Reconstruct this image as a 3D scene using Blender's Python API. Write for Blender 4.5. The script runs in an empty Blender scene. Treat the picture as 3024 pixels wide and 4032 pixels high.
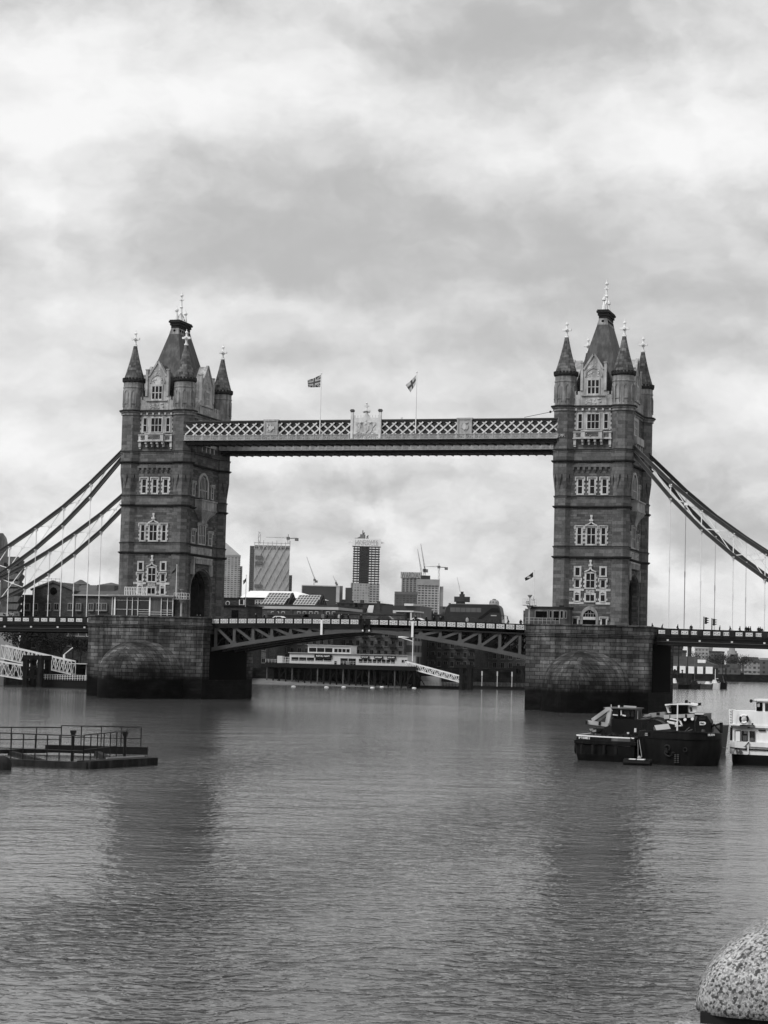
import bpy, bmesh, math, random
from mathutils import Vector, Matrix
R_ = math.radians
S = bpy.context.scene
COL = S.collection

# ------------------------------------------------------------------ camera
CAM = (114.044, -372.774, 7.682)
YAW, PIT, ROL, FPX = -0.2960224, 0.0699919, 0.02557992, 8384.87
_fw = Vector((math.sin(YAW)*math.cos(PIT), math.cos(YAW)*math.cos(PIT), math.sin(PIT)))
_r = Vector((math.cos(YAW), -math.sin(YAW), 0)); _u = _r.cross(_fw)
_r2 = _r*math.cos(ROL)+_u*math.sin(ROL); _u2 = -_r*math.sin(ROL)+_u*math.cos(ROL)
cd = bpy.data.cameras.new('camera'); cam = bpy.data.objects.new('camera', cd); COL.objects.link(cam)
cam.matrix_world = Matrix((( _r2.x, _u2.x, -_fw.x, CAM[0]), (_r2.y, _u2.y, -_fw.y, CAM[1]), (_r2.z, _u2.z, -_fw.z, CAM[2]), (0, 0, 0, 1)))
cd.sensor_fit = 'VERTICAL'; cd.sensor_height = 36.0; cd.lens = 36.0*FPX/4032; cd.clip_start = 0.3; cd.clip_end = 20000
S.camera = cam

def at(px, py, Y):          # surveyed point: where the sight line through a photo pixel meets the plane y = Y
    d = _fw*FPX+_r2*(px-1512)-_u2*(py-2016); t = (Y-CAM[1])/d.y
    return Vector((CAM[0]+d.x*t, Y, CAM[2]+d.z*t))
def atz(px, py, z=0):
    d = _fw*FPX+_r2*(px-1512)-_u2*(py-2016); t = (z-CAM[2])/d.z
    return Vector((CAM[0]+d.x*t, CAM[1]+d.y*t, z))
def view(x0, y0, w, zw=1659.0):
    s = w/zw
    return lambda x, y: (x0+x*s, y0+y*s)
vL1 = view(400, 1120, 600); vL2 = view(400, 1850, 600); vR1 = view(2100, 1090, 600); vR2 = view(2050, 1850, 600)
vB1 = view(820, 2060, 680); vB2 = view(1300, 2060, 800); vB3 = view(1050, 2350, 1000); vS = view(0, 2350, 400)
vS2 = view(2550, 2380, 474); vC1 = view(0, 1750, 560); vC2 = view(2450, 1700, 574, 1587); vP = view(0, 2820, 660)
vBO = view(2220, 2700, 804); vQ5 = view(860, 2470, 640); vQ6 = view(1480, 2470, 600)

# ------------------------------------------------------------------ node helpers
class NT:
    def __init__(s, tree): s.t = tree; s.n = tree.nodes; s.l = tree.links
    def new(s, kind, **kw):
        n = s.n.new(kind)
        for k, v in kw.items(): setattr(n, k, v)
        return n
    def put(s, sock, val):
        if isinstance(val, bpy.types.NodeSocket): s.l.new(val, sock)
        elif val is not None:
            if sock.type == 'RGBA' and not hasattr(val, '__len__'): val = (val, val, val, 1)
            if sock.type == 'VECTOR' and not hasattr(val, '__len__'): val = (val, val, val)
            sock.default_value = val
    def math(s, op, a, b=None, c=None, clamp=False):
        n = s.new('ShaderNodeMath', operation=op, use_clamp=clamp)
        s.put(n.inputs[0], a)
        if b is not None: s.put(n.inputs[1], b)
        if c is not None: s.put(n.inputs[2], c)
        return n.outputs[0]
    def mix(s, f, a, b):            # float mix
        n = s.new('ShaderNodeMix', data_type='FLOAT'); s.put(n.inputs[0], f); s.put(n.inputs[2], a); s.put(n.inputs[3], b)
        return n.outputs[0]
    def ramp(s, x, a0, a1, b0=0.0, b1=1.0, smooth=True):
        n = s.new('ShaderNodeMapRange', interpolation_type='SMOOTHSTEP' if smooth else 'LINEAR')
        s.put(n.inputs[0], x); s.put(n.inputs[1], a0); s.put(n.inputs[2], a1); s.put(n.inputs[3], b0); s.put(n.inputs[4], b1)
        return n.outputs[0]
    def noise(s, vec, scale, detail=4, rough=0.55, dist=0.0):
        n = s.new('ShaderNodeTexNoise'); s.put(n.inputs['Vector'], vec); n.inputs['Scale'].default_value = scale
        n.inputs['Detail'].default_value = detail; n.inputs['Roughness'].default_value = rough; n.inputs['Distortion'].default_value = dist
        return n.outputs['Fac'] if 'Fac' in n.outputs else n.outputs[0]
    def vmul(s, vec, k):
        n = s.new('ShaderNodeVectorMath', operation='MULTIPLY'); s.put(n.inputs[0], vec); n.inputs[1].default_value = k
        return n.outputs[0]
    def xyz(s, vec):
        n = s.new('ShaderNodeSeparateXYZ'); s.put(n.inputs[0], vec); return n.outputs
    def comb(s, x, y, z):
        n = s.new('ShaderNodeCombineXYZ'); s.put(n.inputs[0], x); s.put(n.inputs[1], y); s.put(n.inputs[2], z); return n.outputs[0]

# ------------------------------------------------------------------ sky: overcast, black-and-white film look
world = bpy.data.worlds.new('World'); S.world = world; world.use_nodes = True
W = NT(world.node_tree); W.n.clear()
SUN_EL, SUN_AZ = 48.0, 215.0        # compass-like: the sun is behind cloud, to the left of and behind the camera
sky = W.new('ShaderNodeTexSky', sky_type='NISHITA'); sky.sun_disc = False
sky.sun_elevation = R_(SUN_EL); sky.sun_rotation = R_(SUN_AZ)
bw = W.new('ShaderNodeRGBToBW'); W.l.new(sky.outputs[0], bw.inputs[0])
tc = W.new('ShaderNodeTexCoord')
dx, dy, dz = W.xyz(tc.outputs['Generated'])
# directions turned so that v is elevation and u the bearing from the river's axis (tangent plane, upper half)
c0, s0 = math.cos(YAW), math.sin(YAW)
ru = W.math('SUBTRACT', W.math('MULTIPLY', dx, c0), W.math('MULTIPLY', dy, s0))
rf = W.math('ADD', W.math('MULTIPLY', dx, s0), W.math('MULTIPLY', dy, c0))
den = W.math('MAXIMUM', W.math('ABSOLUTE', rf), 0.08)
u = W.math('DIVIDE', ru, den); v = W.math('DIVIDE', dz, den)
uv = W.comb(u, W.math('MULTIPLY', v, 1.45), 0.0)
w1 = W.noise(uv, 14.0, 7, 0.62); w2 = W.noise(W.vmul(uv, (1, 1, 1)), 15.5, 7, 0.62)
wu = W.math('ADD', u, W.math('MULTIPLY', W.math('SUBTRACT', w1, 0.5), 0.06))
wv = W.math('ADD', v, W.math('MULTIPLY', W.math('SUBTRACT', w2, 0.5), 0.032))
acc = W.math('ADD', 0.80, W.math('MULTIPLY', W.math('SUBTRACT', W.noise(uv, 10.0, 7, 0.50, 0.1), 0.5), 0.46))
acc = W.math('ADD', acc, W.math('MULTIPLY', W.math('SUBTRACT', W.noise(uv, 5.0, 4, 0.5, 0.2), 0.5), 0.25))
# broad banks of cloud: (bearing, elevation, half-width, half-height, lighter/darker)
K = 1.0/4600
def B(x, y, sx, sy, a): return ((x-829)*K, (1462-y)*K, sx*K, sy*K, a)
BLOBS = [B(420, 290, 420, 40, .05), B(250, 930, 300, 25, -.08), B(900, 1065, 350, 22, -.10), B(1500, 1180, 250, 30, -.10), B(480, 1185, 300, 18, -.07), B(900, 905, 300, 20, -.06), B(1000, 980, 300, 18, .07), B(150, 1090, 200, 20, -.06), B(1250, 760, 300, 22, -.07), B(60, 30, 260, 40, -.10), B(220, 190, 330, 120, .20), B(620, 190, 150, 90, .10), B(1080, 90, 250, 100, -.19),
  B(1480, 290, 260, 110, .20), B(1120, 330, 230, 70, .13), B(560, 400, 420, 75, -.13), B(760, 500, 330, 60, -.12), B(60, 460, 140, 200, .20),
  B(1380, 480, 330, 55, -.08), B(700, 600, 560, 75, -.17), B(1450, 640, 260, 60, -.13), B(330, 560, 200, 40, -.07), B(240, 720, 260, 40, .10),
  B(640, 690, 180, 40, .09), B(1000, 720, 260, 50, -.03), B(700, 800, 400, 35, -.07), B(560, 880, 180, 40, .14), B(1620, 870, 120, 60, .16), B(1500, 790, 160, 35, -.09),
  B(80, 850, 140, 60, .09), B(620, 1040, 220, 35, .15), B(950, 1000, 200, 40, .06), B(700, 1100, 300, 22, -.05), B(1060, 1130, 240, 40, .09), B(90, 1000, 160, 60, .15),
  B(1540, 1080, 150, 80, -.10), B(1500, 960, 120, 30, .06), B(1550, 1290, 200, 45, .12), B(700, 1240, 500, 60, .06)]
for bu, bv, su, sv, a in BLOBS:
    a1 = W.math('MULTIPLY', W.math('SUBTRACT', wu, bu), 1/su); a2 = W.math('MULTIPLY', W.math('SUBTRACT', wv, bv), 1/sv)
    d2 = W.math('ADD', W.math('MULTIPLY', a1, a1), W.math('MULTIPLY', a2, a2))
    acc = W.math('MULTIPLY_ADD', W.math('EXPONENT', W.math('MULTIPLY', d2, -0.75)), a, acc)
# billows: tops catch the light, undersides are darker
uvb = W.comb(wu, W.math('MULTIPLY', wv, 1.35), 0.0); uvc = W.comb(W.math('ADD', wu, .006), W.math('MULTIPLY', W.math('ADD', wv, .011), 1.35), 0.0)
def bill(sc, det): return W.math('SUBTRACT', W.noise(uvb, sc, det, .56), W.noise(uvc, sc, det, .56))
acc = W.math('MULTIPLY_ADD', bill(9.5, 7), .80, acc)
acc = W.math('MULTIPLY_ADD', W.math('MULTIPLY', bill(20.0, 6), W.ramp(v, .16, .04)), .75, acc)
acc = W.math('ADD', W.math('MULTIPLY', W.math('SUBTRACT', acc, 0.76), 1.22), 0.672)
val = W.math('SUBTRACT', acc, W.math('MULTIPLY', W.math('POWER', W.math('MAXIMUM', W.math('SUBTRACT', acc, .78), 0), 2.0), .9))
val = W.math('MINIMUM', W.math('MAXIMUM', W.math('SMOOTH_MAX', val, .50, .14), 0.40), 0.97)
val = W.math('POWER', val, 1.0)
up = W.ramp(dz, 0.34, 0.9, 1.0, 0.82)                # heavier cloud overhead, beyond the frame
val = W.math('MULTIPLY', val, up)
col = W.math('ADD', W.math('MULTIPLY', val, 9.6), W.math('MULTIPLY', bw.outputs[0], 0.06))
cc = W.new('ShaderNodeCombineColor'); [W.put(cc.inputs[i], col) for i in range(3)]
bg = W.new('ShaderNodeBackground'); W.l.new(cc.outputs[0], bg.inputs[0]); bg.inputs[1].default_value = 0.1
wo = W.new('ShaderNodeOutputWorld'); W.l.new(bg.outputs[0], wo.inputs[0])
world.cycles.sampling_method = 'MANUAL'; world.cycles.sample_map_resolution = 512

sl = bpy.data.lights.new('sun', 'SUN'); sl.energy = 2.6; sl.angle = R_(25); sl.color = (1, 1, 1)
so = bpy.data.objects.new('sun', sl); COL.objects.link(so)
_a = R_(SUN_AZ)      # Nishita: rotation 0 looks along +Y, clockwise from above
sd = Vector((math.sin(_a)*math.cos(R_(SUN_EL)), math.cos(_a)*math.cos(R_(SUN_EL)), math.sin(R_(SUN_EL))))
so.rotation_euler = sd.to_track_quat('Z', 'Y').to_euler(); so.location = (0, -200, 300)
vs = S.view_settings; S.display_settings.display_device = 'sRGB'
vs.view_transform = 'Standard'; vs.look = 'None'; vs.gamma = 1; vs.use_curve_mapping = False; vs.exposure = 0.0
S.cycles.max_bounces = 5; S.cycles.diffuse_bounces = 2; S.cycles.glossy_bounces = 3; S.cycles.volume_bounces = 0
S.cycles.caustics_reflective = False; S.cycles.caustics_refractive = False
S.cycles.use_denoising = True

# ------------------------------------------------------------------ materials (all grey: the photo is black and white)
M = {}
def mat(name, c, rough=0.8, var=0.25, scale=0.6, spec=0.3, bump=0.0, bscale=None, metal=0.0, streak=0.0):
    m = bpy.data.materials.new(name); m.use_nodes = True; t = NT(m.node_tree); p = t.n['Principled BSDF']
    geo = t.new('ShaderNodeNewGeometry')
    n = t.noise(geo.outputs['Position'], scale, 6, 0.62)
    f = t.ramp(n, 0.28, 0.72, 1-var, 1+var, False)
    if streak:
        n2 = t.noise(t.vmul(geo.outputs['Position'], (1, 1, .09)), 1.7, 4, .6)
        f = t.math('MULTIPLY', f, t.ramp(n2, .35, .7, 1-streak, 1+streak*.4))
    colr = t.math('MULTIPLY', f, c, clamp=True)
    cx = t.new('ShaderNodeCombineColor'); [t.put(cx.inputs[i], colr) for i in range(3)]
    t.l.new(cx.outputs[0], p.inputs['Base Color'])
    p.inputs['Roughness'].default_value = rough; p.inputs['Metallic'].default_value = metal
    p.inputs['Specular IOR Level'].default_value = spec*(.35 if rough > .3 else 1)
    if bump:
        b = t.new('ShaderNodeBump'); b.inputs['Strength'].default_value = bump; b.inputs['Distance'].default_value = .1
        t.put(b.inputs['Height'], t.noise(geo.outputs['Position'], bscale or scale*6, 4, .6)); t.l.new(b.outputs[0], p.inputs['Normal'])
    M[name] = m; return m

def masonry(name, c, bw_, bh, mortar=0.03, vary=0.35, mort=0.5, stain=0.3, tide=None, rough=0.9, bump=0.35, dirt=0.0):
    m = bpy.data.materials.new(name); m.use_nodes = True; t = NT(m.node_tree); p = t.n['Principled BSDF']
    geo = t.new('ShaderNodeNewGeometry'); P = geo.outputs['Position']
    x, y, z = t.xyz(P); nx, ny, nz = t.xyz(geo.outputs['True Normal'])
    side = t.math('GREATER_THAN', t.math('ABSOLUTE', nx), t.math('ABSOLUTE', ny))
    uu = t.mix(side, x, t.math('ADD', y, 0.37*bw_))
    br = t.new('ShaderNodeTexBrick'); t.put(br.inputs['Vector'], t.comb(uu, z, 0))
    br.inputs['Color1'].default_value = (0, 0, 0, 1); br.inputs['Color2'].default_value = (1, 1, 1, 1); br.inputs['Mortar'].default_value = (.5, .5, .5, 1)
    br.inputs['Scale'].default_value = 1; br.inputs['Brick Width'].default_value = bw_; br.inputs['Row Height'].default_value = bh
    br.inputs['Mortar Size'].default_value = mortar; br.inputs['Mortar Smooth'].default_value = .3; br.inputs['Bias'].default_value = 0
    rnd = t.new('ShaderNodeRGBToBW'); t.l.new(br.outputs['Color'], rnd.inputs[0])
    f = t.mix(rnd.outputs[0], 1-vary, 1+vary)
    f = t.math('MULTIPLY', f, t.mix(br.outputs['Fac'], 1.0, mort))
    f = t.math('MULTIPLY', f, t.ramp(t.noise(P, .22, 6, .6), .3, .7, 1-stain, 1+stain))
    f = t.math('MULTIPLY', f, t.ramp(t.noise(P, 2.3, 6, .7), .3, .7, .82, 1.18))
    st = t.noise(t.vmul(P, (1, 1, .07)), .9, 5, .65)
    f = t.math('MULTIPLY', f, t.ramp(st, .38, .68, 1-.35*(stain+dirt), 1.06))
    colr = t.math('MULTIPLY', f, c, clamp=True)
    if tide:                      # weed and wet stone below the high-water mark
        wob = t.math('MULTIPLY', t.math('SUBTRACT', t.noise(t.vmul(P, (1, 1, .35)), .45, 6, .65), .5), 2.2)
        k = t.ramp(t.math('ADD', z, wob), tide-.55, tide+.5, 0, 1)
        n3 = t.ramp(t.noise(t.vmul(P, (.5, .5, 1.2)), .5, 5, .6), .4, .8, .006, .028)
        colr = t.mix(k, n3, colr)
        k2 = t.ramp(t.math('ADD', z, t.math('MULTIPLY', wob, 2)), tide+.2, tide+3.4, .52, 1)
        colr = t.math('MULTIPLY', colr, k2)
        t.put(p.inputs['Roughness'], t.mix(k, .8, rough)); 
    else: p.inputs['Roughness'].default_value = rough
    cx = t.new('ShaderNodeCombineColor'); [t.put(cx.inputs[i], colr) for i in range(3)]
    t.l.new(cx.outputs[0], p.inputs['Base Color']); p.inputs['Specular IOR Level'].default_value = .05
    b = t.new('ShaderNodeBump'); b.inputs['Strength'].default_value = bump; b.inputs['Distance'].default_value = .15
    h = t.math('ADD', t.math('MULTIPLY', br.outputs['Fac'], -1.0), t.math('MULTIPLY', t.noise(P, 3.0, 4, .6), .8))
    t.put(b.inputs['Height'], h); t.l.new(b.outputs[0], p.inputs['Normal'])
    M[name] = m; return m

masonry('stone_rough', .118, 1.35, .42, .03, .42, .55, .13, dirt=.15)
masonry('stone_smooth', .130, 1.6, .62, .02, .32, .66, .14, dirt=.15)
masonry('stone_pier', .112, 1.9, .66, .06, .46, .30, .50, tide=3.8, dirt=.9)
masonry('stone_cone', .15, .85, .5, .02, .55, .6, .35, dirt=.6)
masonry('brick_dark', .048, .9, .3, .03, .25, .8, .25)
masonry('brick_mid', .082, .9, .3, .03, .25, .8, .25)
masonry('river_wall', .018, 2.2, .6, .04, .4, .6, .5)
mat('stone_light', .40, .85, .42, .55, .2, .3, 4, streak=.30)
mat('stone_drum', .27, .88, .42, .5, .2, .3, 3, streak=.42)
mat('stone_white', .52, .85, .24, .8, .2, .2, 4, streak=.25)
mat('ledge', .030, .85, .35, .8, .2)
mat('roof_lead', .085, .6, .28, .35, .35, .1, 2, streak=.4)
mat('iron_black', .010, .5, .3, 1.0, .4)
mat('black_void', .004, .9, .2, 1.0, .05)
mat('glass', .012, .18, .5, .25, .55)
mat('groove_shade', .02, .95, .3, 20, .1)
mat('shaded_stone', .03, .9, .4, .8, .1)  # stone coloured near black to stand for the shade inside the road arch
mat('pane_dark', .006, .25, .5, .25, .18); M['pane_dark'].node_tree.nodes['Principled BSDF'].inputs['Specular IOR Level'].default_value = .22
mat('finial_white', .82, .7, .08, .7, .2)
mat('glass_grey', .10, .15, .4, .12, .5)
mat('steel_white', .80, .5, .08, .8, .4)
mat('steel_pale', .62, .55, .22, .9, .35)
mat('steel_panel', .38, .6, .25, 1.5, .35, streak=.2)
mat('chain_blue', .045, .42, .22, .6, .45)
mat('chain_cap', .11, .45, .2, .7, .45)
mat('truss_blue', .085, .5, .2, .5, .4)
mat('girder_dark', .018, .5, .3, .5, .4)
mat('asphalt', .05, .9, .2, .5)
mat('pavement', .22, .9, .2, .6)
mat('hull_black', .009, .55, .6, .7, .3, .2, 3, streak=.5)
mat('hull_grey', .10, .5, .3, .9, .3, streak=.3)
mat('boat_white', .80, .35, .07, .5, .45, streak=.10)
mat('paint_yellow', .42, .5, .18, 1.2, .35, streak=.2)
mat('rubber', .012, .8, .3, 2)
mat('timber_dark', .016, .85, .4, 1.2, .2, .2, 5, streak=.5)
mat('timber_mid', .13, .85, .35, 1.5, .2, .2, 5, streak=.4)
mat('rust', .026, .75, .5, 1.4, .2, .2, 5, streak=.4)
mat('slate', .09, .7, .25, .5, .3)
mat('slate_dark', .045, .7, .25, .5, .3)
mat('lead_light', .80, .5, .10, .3, .4)
mat('render_pale', .55, .8, .12, .3)
mat('concrete', .42, .85, .15, .1)
mat('concrete_far', .27, .85, .15, .1)
mat('glass_far', .36, .35, .25, .02, .4)
mat('glass_far_dark', .040, .4, .25, .02, .4)
mat('far_mid', .11, .6, .15, .05)
mat('steel_far', .42, .5, .1, .05)
mat('cloth_dark', .014, .9, .3, 3)
mat('cloth_mid', .06, .9, .3, 3)
mat('cloth_light', .35, .9, .2, 3)
mat('skin', .30, .7, .1, 3)
mat('flag_white', .46, .85, .05, 2)
mat('flag_red', .075, .85, .05, 2)
mat('flag_blue', .022, .85, .05, 2)
mat('bus_red', .030, .4, .1, .5, .5)
mat('bus_dark', .008, .4, .1, .5, .5)
mat('car_white', .75, .25, .05, .5, .5)
mat('car_dark', .02, .25, .1, .5, .5)
mat('leaf_dark', .020, .8, .5, .8)
mat('leaf_mid', .060, .8, .5, .8)
mat('bark', .035, .9, .3, 2)
mat('mud', .16, .6, .3, .3, .3, .3, 1)
mat('ground', .12, .9, .3, .1)
mat('letters_white', .85, .6, .02, 2)
mat('letters_dark', .05, .6, .05, 2)
# ------------------------------------------------------------------ mesh building
class MB:
    def __init__(s): s.v = []; s.f = []; s.mi = []
    def add(s, vs, fs, mi=0):
        k = len(s.v); s.v += [tuple(p) for p in vs]
        for f in fs: s.f.append(tuple(i+k for i in f)); s.mi.append(mi)
        return s
    def hexa(s, p, mi=0):        # 8 corners: bottom 0-3, top 4-7
        return s.add(p, [(0, 3, 2, 1), (4, 5, 6, 7), (0, 1, 5, 4), (1, 2, 6, 5), (2, 3, 7, 6), (3, 0, 4, 7)], mi)
    def box(s, x0, x1, y0, y1, z0, z1, mi=0):
        return s.hexa([(x0, y0, z0), (x1, y0, z0), (x1, y1, z0), (x0, y1, z0), (x0, y0, z1), (x1, y0, z1), (x1, y1, z1), (x0, y1, z1)], mi)
    def fb(s, P, u0, u1, n0, n1, z0, z1, mi=0):   # box in facade coordinates
        return s.hexa([P(u0, n0, z0), P(u1, n0, z0), P(u1, n1, z0), P(u0, n1, z0), P(u0, n0, z1), P(u1, n0, z1), P(u1, n1, z1), P(u0, n1, z1)], mi)
    def bar(s, a, b, w, h=None, up=(0, 0, 1), mi=0):
        a, b = Vector(a), Vector(b); h = h or w; d = (b-a)
        if d.length < 1e-6: return s
        d.normalize(); U = Vector(up)
        if abs(d.dot(U)) > .98: U = Vector((0, 1, 0)) if abs(d.y) < .9 else Vector((1, 0, 0))
        sd = d.cross(U).normalized()*(w/2); uu = sd.cross(d).normalized()*(h/2)
        return s.hexa([a-sd-uu, a+sd-uu, b+sd-uu, b-sd-uu, a-sd+uu, a+sd+uu, b+sd+uu, b-sd+uu], mi)
    def cyl(s, a, b, r0, r1=None, n=8, mi=0, caps=True):
        a, b = Vector(a), Vector(b); r1 = r0 if r1 is None else r1; d = (b-a).normalized()
        U = Vector((0, 0, 1)) if abs(d.z) < .95 else Vector((1, 0, 0))
        e1 = d.cross(U).normalized(); e2 = d.cross(e1)
        vs = []
        for c, r in ((a, r0), (b, r1)):
            for i in range(n):
                q = 2*math.pi*i/n; vs.append(c+e1*(r*math.cos(q))+e2*(r*math.sin(q)))
        fs = [(i, (i+1) % n, n+(i+1) % n, n+i) for i in range(n)]
        if caps: fs += [tuple(range(n))[::-1], tuple(range(n, 2*n))]
        return s.add(vs, fs, mi)
    def tube(s, pts, r, n=6, mi=0):
        for a, b in zip(pts[:-1], pts[1:]): s.cyl(a, b, r, r, n, mi)
        return s
    def lathe(s, prof, c=(0, 0), n=12, rot=0.0, mi=0, sx=1, sy=1):     # profile of (z, r)
        vs = []
        for z, r in prof:
            for i in range(n):
                q = rot+2*math.pi*i/n; vs.append((c[0]+sx*r*math.cos(q), c[1]+sy*r*math.sin(q), z))
        fs = []
        for k in range(len(prof)-1):
            for i in range(n): fs.append((k*n+i, k*n+(i+1) % n, (k+1)*n+(i+1) % n, (k+1)*n+i))
        fs += [tuple(range(n))[::-1], tuple(range((len(prof)-1)*n, len(prof)*n))]
        return s.add(vs, fs, mi)
    def loft(s, rings, mi=0, caps=True, closed=True):
        n = len(rings[0]); vs = [p for r in rings for p in r]; fs = []
        for k in range(len(rings)-1):
            for i in range(n if closed else n-1): fs.append((k*n+i, k*n+(i+1) % n, (k+1)*n+(i+1) % n, (k+1)*n+i))
        if caps: fs += [tuple(range(n))[::-1], tuple(range((len(rings)-1)*n, len(rings)*n))]
        return s.add(vs, fs, mi)
    def prism(s, poly, fn, d0, d1, mi=0):     # 2-D outline, fn(a, b, d) -> point
        n = len(poly); vs = [fn(a, b, d0) for a, b in poly]+[fn(a, b, d1) for a, b in poly]
        fs = [tuple(range(n))[::-1], tuple(range(n, 2*n))]+[(i, (i+1) % n, n+(i+1) % n, n+i) for i in range(n)]
        return s.add(vs, fs, mi)
    def sphere(s, c, r, n=10, m=6, mi=0, sx=1, sy=1, sz=1):
        prof = [(c[2]-r*sz*math.cos(math.pi*k/m), max(1e-3, r*math.sin(math.pi*k/m))) for k in range(m+1)]
        return s.lathe(prof, (c[0], c[1]), n, 0, mi, sx, sy)
    def torus(s, c, R, r, ax='y', n=20, m=8, mi=0, a0=0, a1=2*math.pi):
        rings = []
        for i in range(n+1):
            q = a0+(a1-a0)*i/n; ring = []
            for j in range(m):
                w = 2*math.pi*j/m; rr = R+r*math.cos(w); o = r*math.sin(w)
                p = {'y': (rr*math.cos(q), o, rr*math.sin(q)), 'x': (o, rr*math.cos(q), rr*math.sin(q)), 'z': (rr*math.cos(q), rr*math.sin(q), o)}[ax]
                ring.append((c[0]+p[0], c[1]+p[1], c[2]+p[2]))
            rings.append(ring)
        return s.loft(rings, mi, caps=True)
    def build(s, name, m, parent=None, smooth=False, off=None, bevel=0.0, fix=True):
        me = bpy.data.meshes.new(name)
        if off is not None: vv = [(p[0]-off[0], p[1]-off[1], p[2]-off[2]) for p in s.v]
        else: vv = s.v
        me.from_pydata(vv, [], s.f)
        ms = m if isinstance(m, (list, tuple)) else [m]
        for q in ms: me.materials.append(M[q])
        if len(ms) > 1: me.polygons.foreach_set('material_index', s.mi)
        if fix:
            bm = bmesh.new(); bm.from_mesh(me); bmesh.ops.recalc_face_normals(bm, faces=bm.faces)
            if bevel: bmesh.ops.bevel(bm, geom=list(bm.edges), offset=bevel, segments=1, affect='EDGES')
            bm.to_mesh(me); bm.free()
        if smooth:
            me.polygons.foreach_set('use_smooth', [True]*len(me.polygons))
            if smooth != 'all':
                try: me.set_sharp_from_angle(angle=R_(38))
                except Exception: pass
        me.update()
        o = bpy.data.objects.new(name, me); COL.objects.link(o)
        if parent is not None: o.parent = parent
        return o

def tag(o, label=None, cat=None, group=None, kind=None):
    if label: o['label'] = label
    if cat: o['category'] = cat
    if group: o['group'] = group
    if kind: o['kind'] = kind
    return o
def thing(name, label, cat, loc=(0, 0, 0), rz=0.0, group=None):
    o = bpy.data.objects.new(name, None); COL.objects.link(o); o.location = loc; o.rotation_euler = (0, 0, rz)
    o.empty_display_size = .5
    return tag(o, label, cat, group)
KIDS = {}
def copy_tree(o, parent=None):
    c = o.copy(); COL.objects.link(c); c.parent = parent
    for ch in [x for x in COL.objects if x.parent == o]: copy_tree(ch, c)
    return c
def single(mb, name, m, label, cat, loc, rz=0.0, group=None, smooth=False):   # a thing that is one mesh, origin at its base; mb in local coordinates
    o = mb.build(name, m, None, smooth); o.location = loc; o.rotation_euler = (0, 0, rz); return tag(o, label, cat, group)
def text_mb(s, size, ext=.01, thick=0.0):
    c = bpy.data.curves.new('lettering', 'FONT'); c.body = s; c.size = size; c.extrude = ext; c.offset = thick; c.align_x = 'CENTER'; c.align_y = 'CENTER'
    c.resolution_u = 2
    o = bpy.data.objects.new('lettering', c); COL.objects.link(o); dg = bpy.context.evaluated_depsgraph_get()
    me = bpy.data.meshes.new_from_object(o.evaluated_get(dg)); bpy.data.objects.remove(o); bpy.data.curves.remove(c)
    mb = MB(); mb.add([tuple(v.co) for v in me.vertices], [tuple(p.vertices) for p in me.polygons]); bpy.data.meshes.remove(me)
    return mb
def text(s, size, fn, m, parent, ext=.01, thick=0.0, name='lettering', w=None):    # fn maps text (x right, y up, z out) to parent space
    mb = text_mb(s, size, ext, thick)
    if w:
        xs = [p[0] for p in mb.v]; k = w/(max(xs)-min(xs)); c = (max(xs)+min(xs))/2
        mb.v = [((p[0]-c)*k, p[1], p[2]) for p in mb.v]
    mb.v = [tuple(fn(*p)) for p in mb.v]
    return mb.build(name, m, parent, fix=False)
# ------------------------------------------------------------------ water, banks
def flat(name, poly, z, m, kind='structure'):
    me = bpy.data.meshes.new(name); me.from_pydata([(x, y, z) for x, y in poly], [], [tuple(range(len(poly)))]); me.materials.append(M[m])
    o = bpy.data.objects.new(name, me); COL.objects.link(o); o['kind'] = kind; return o

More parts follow.
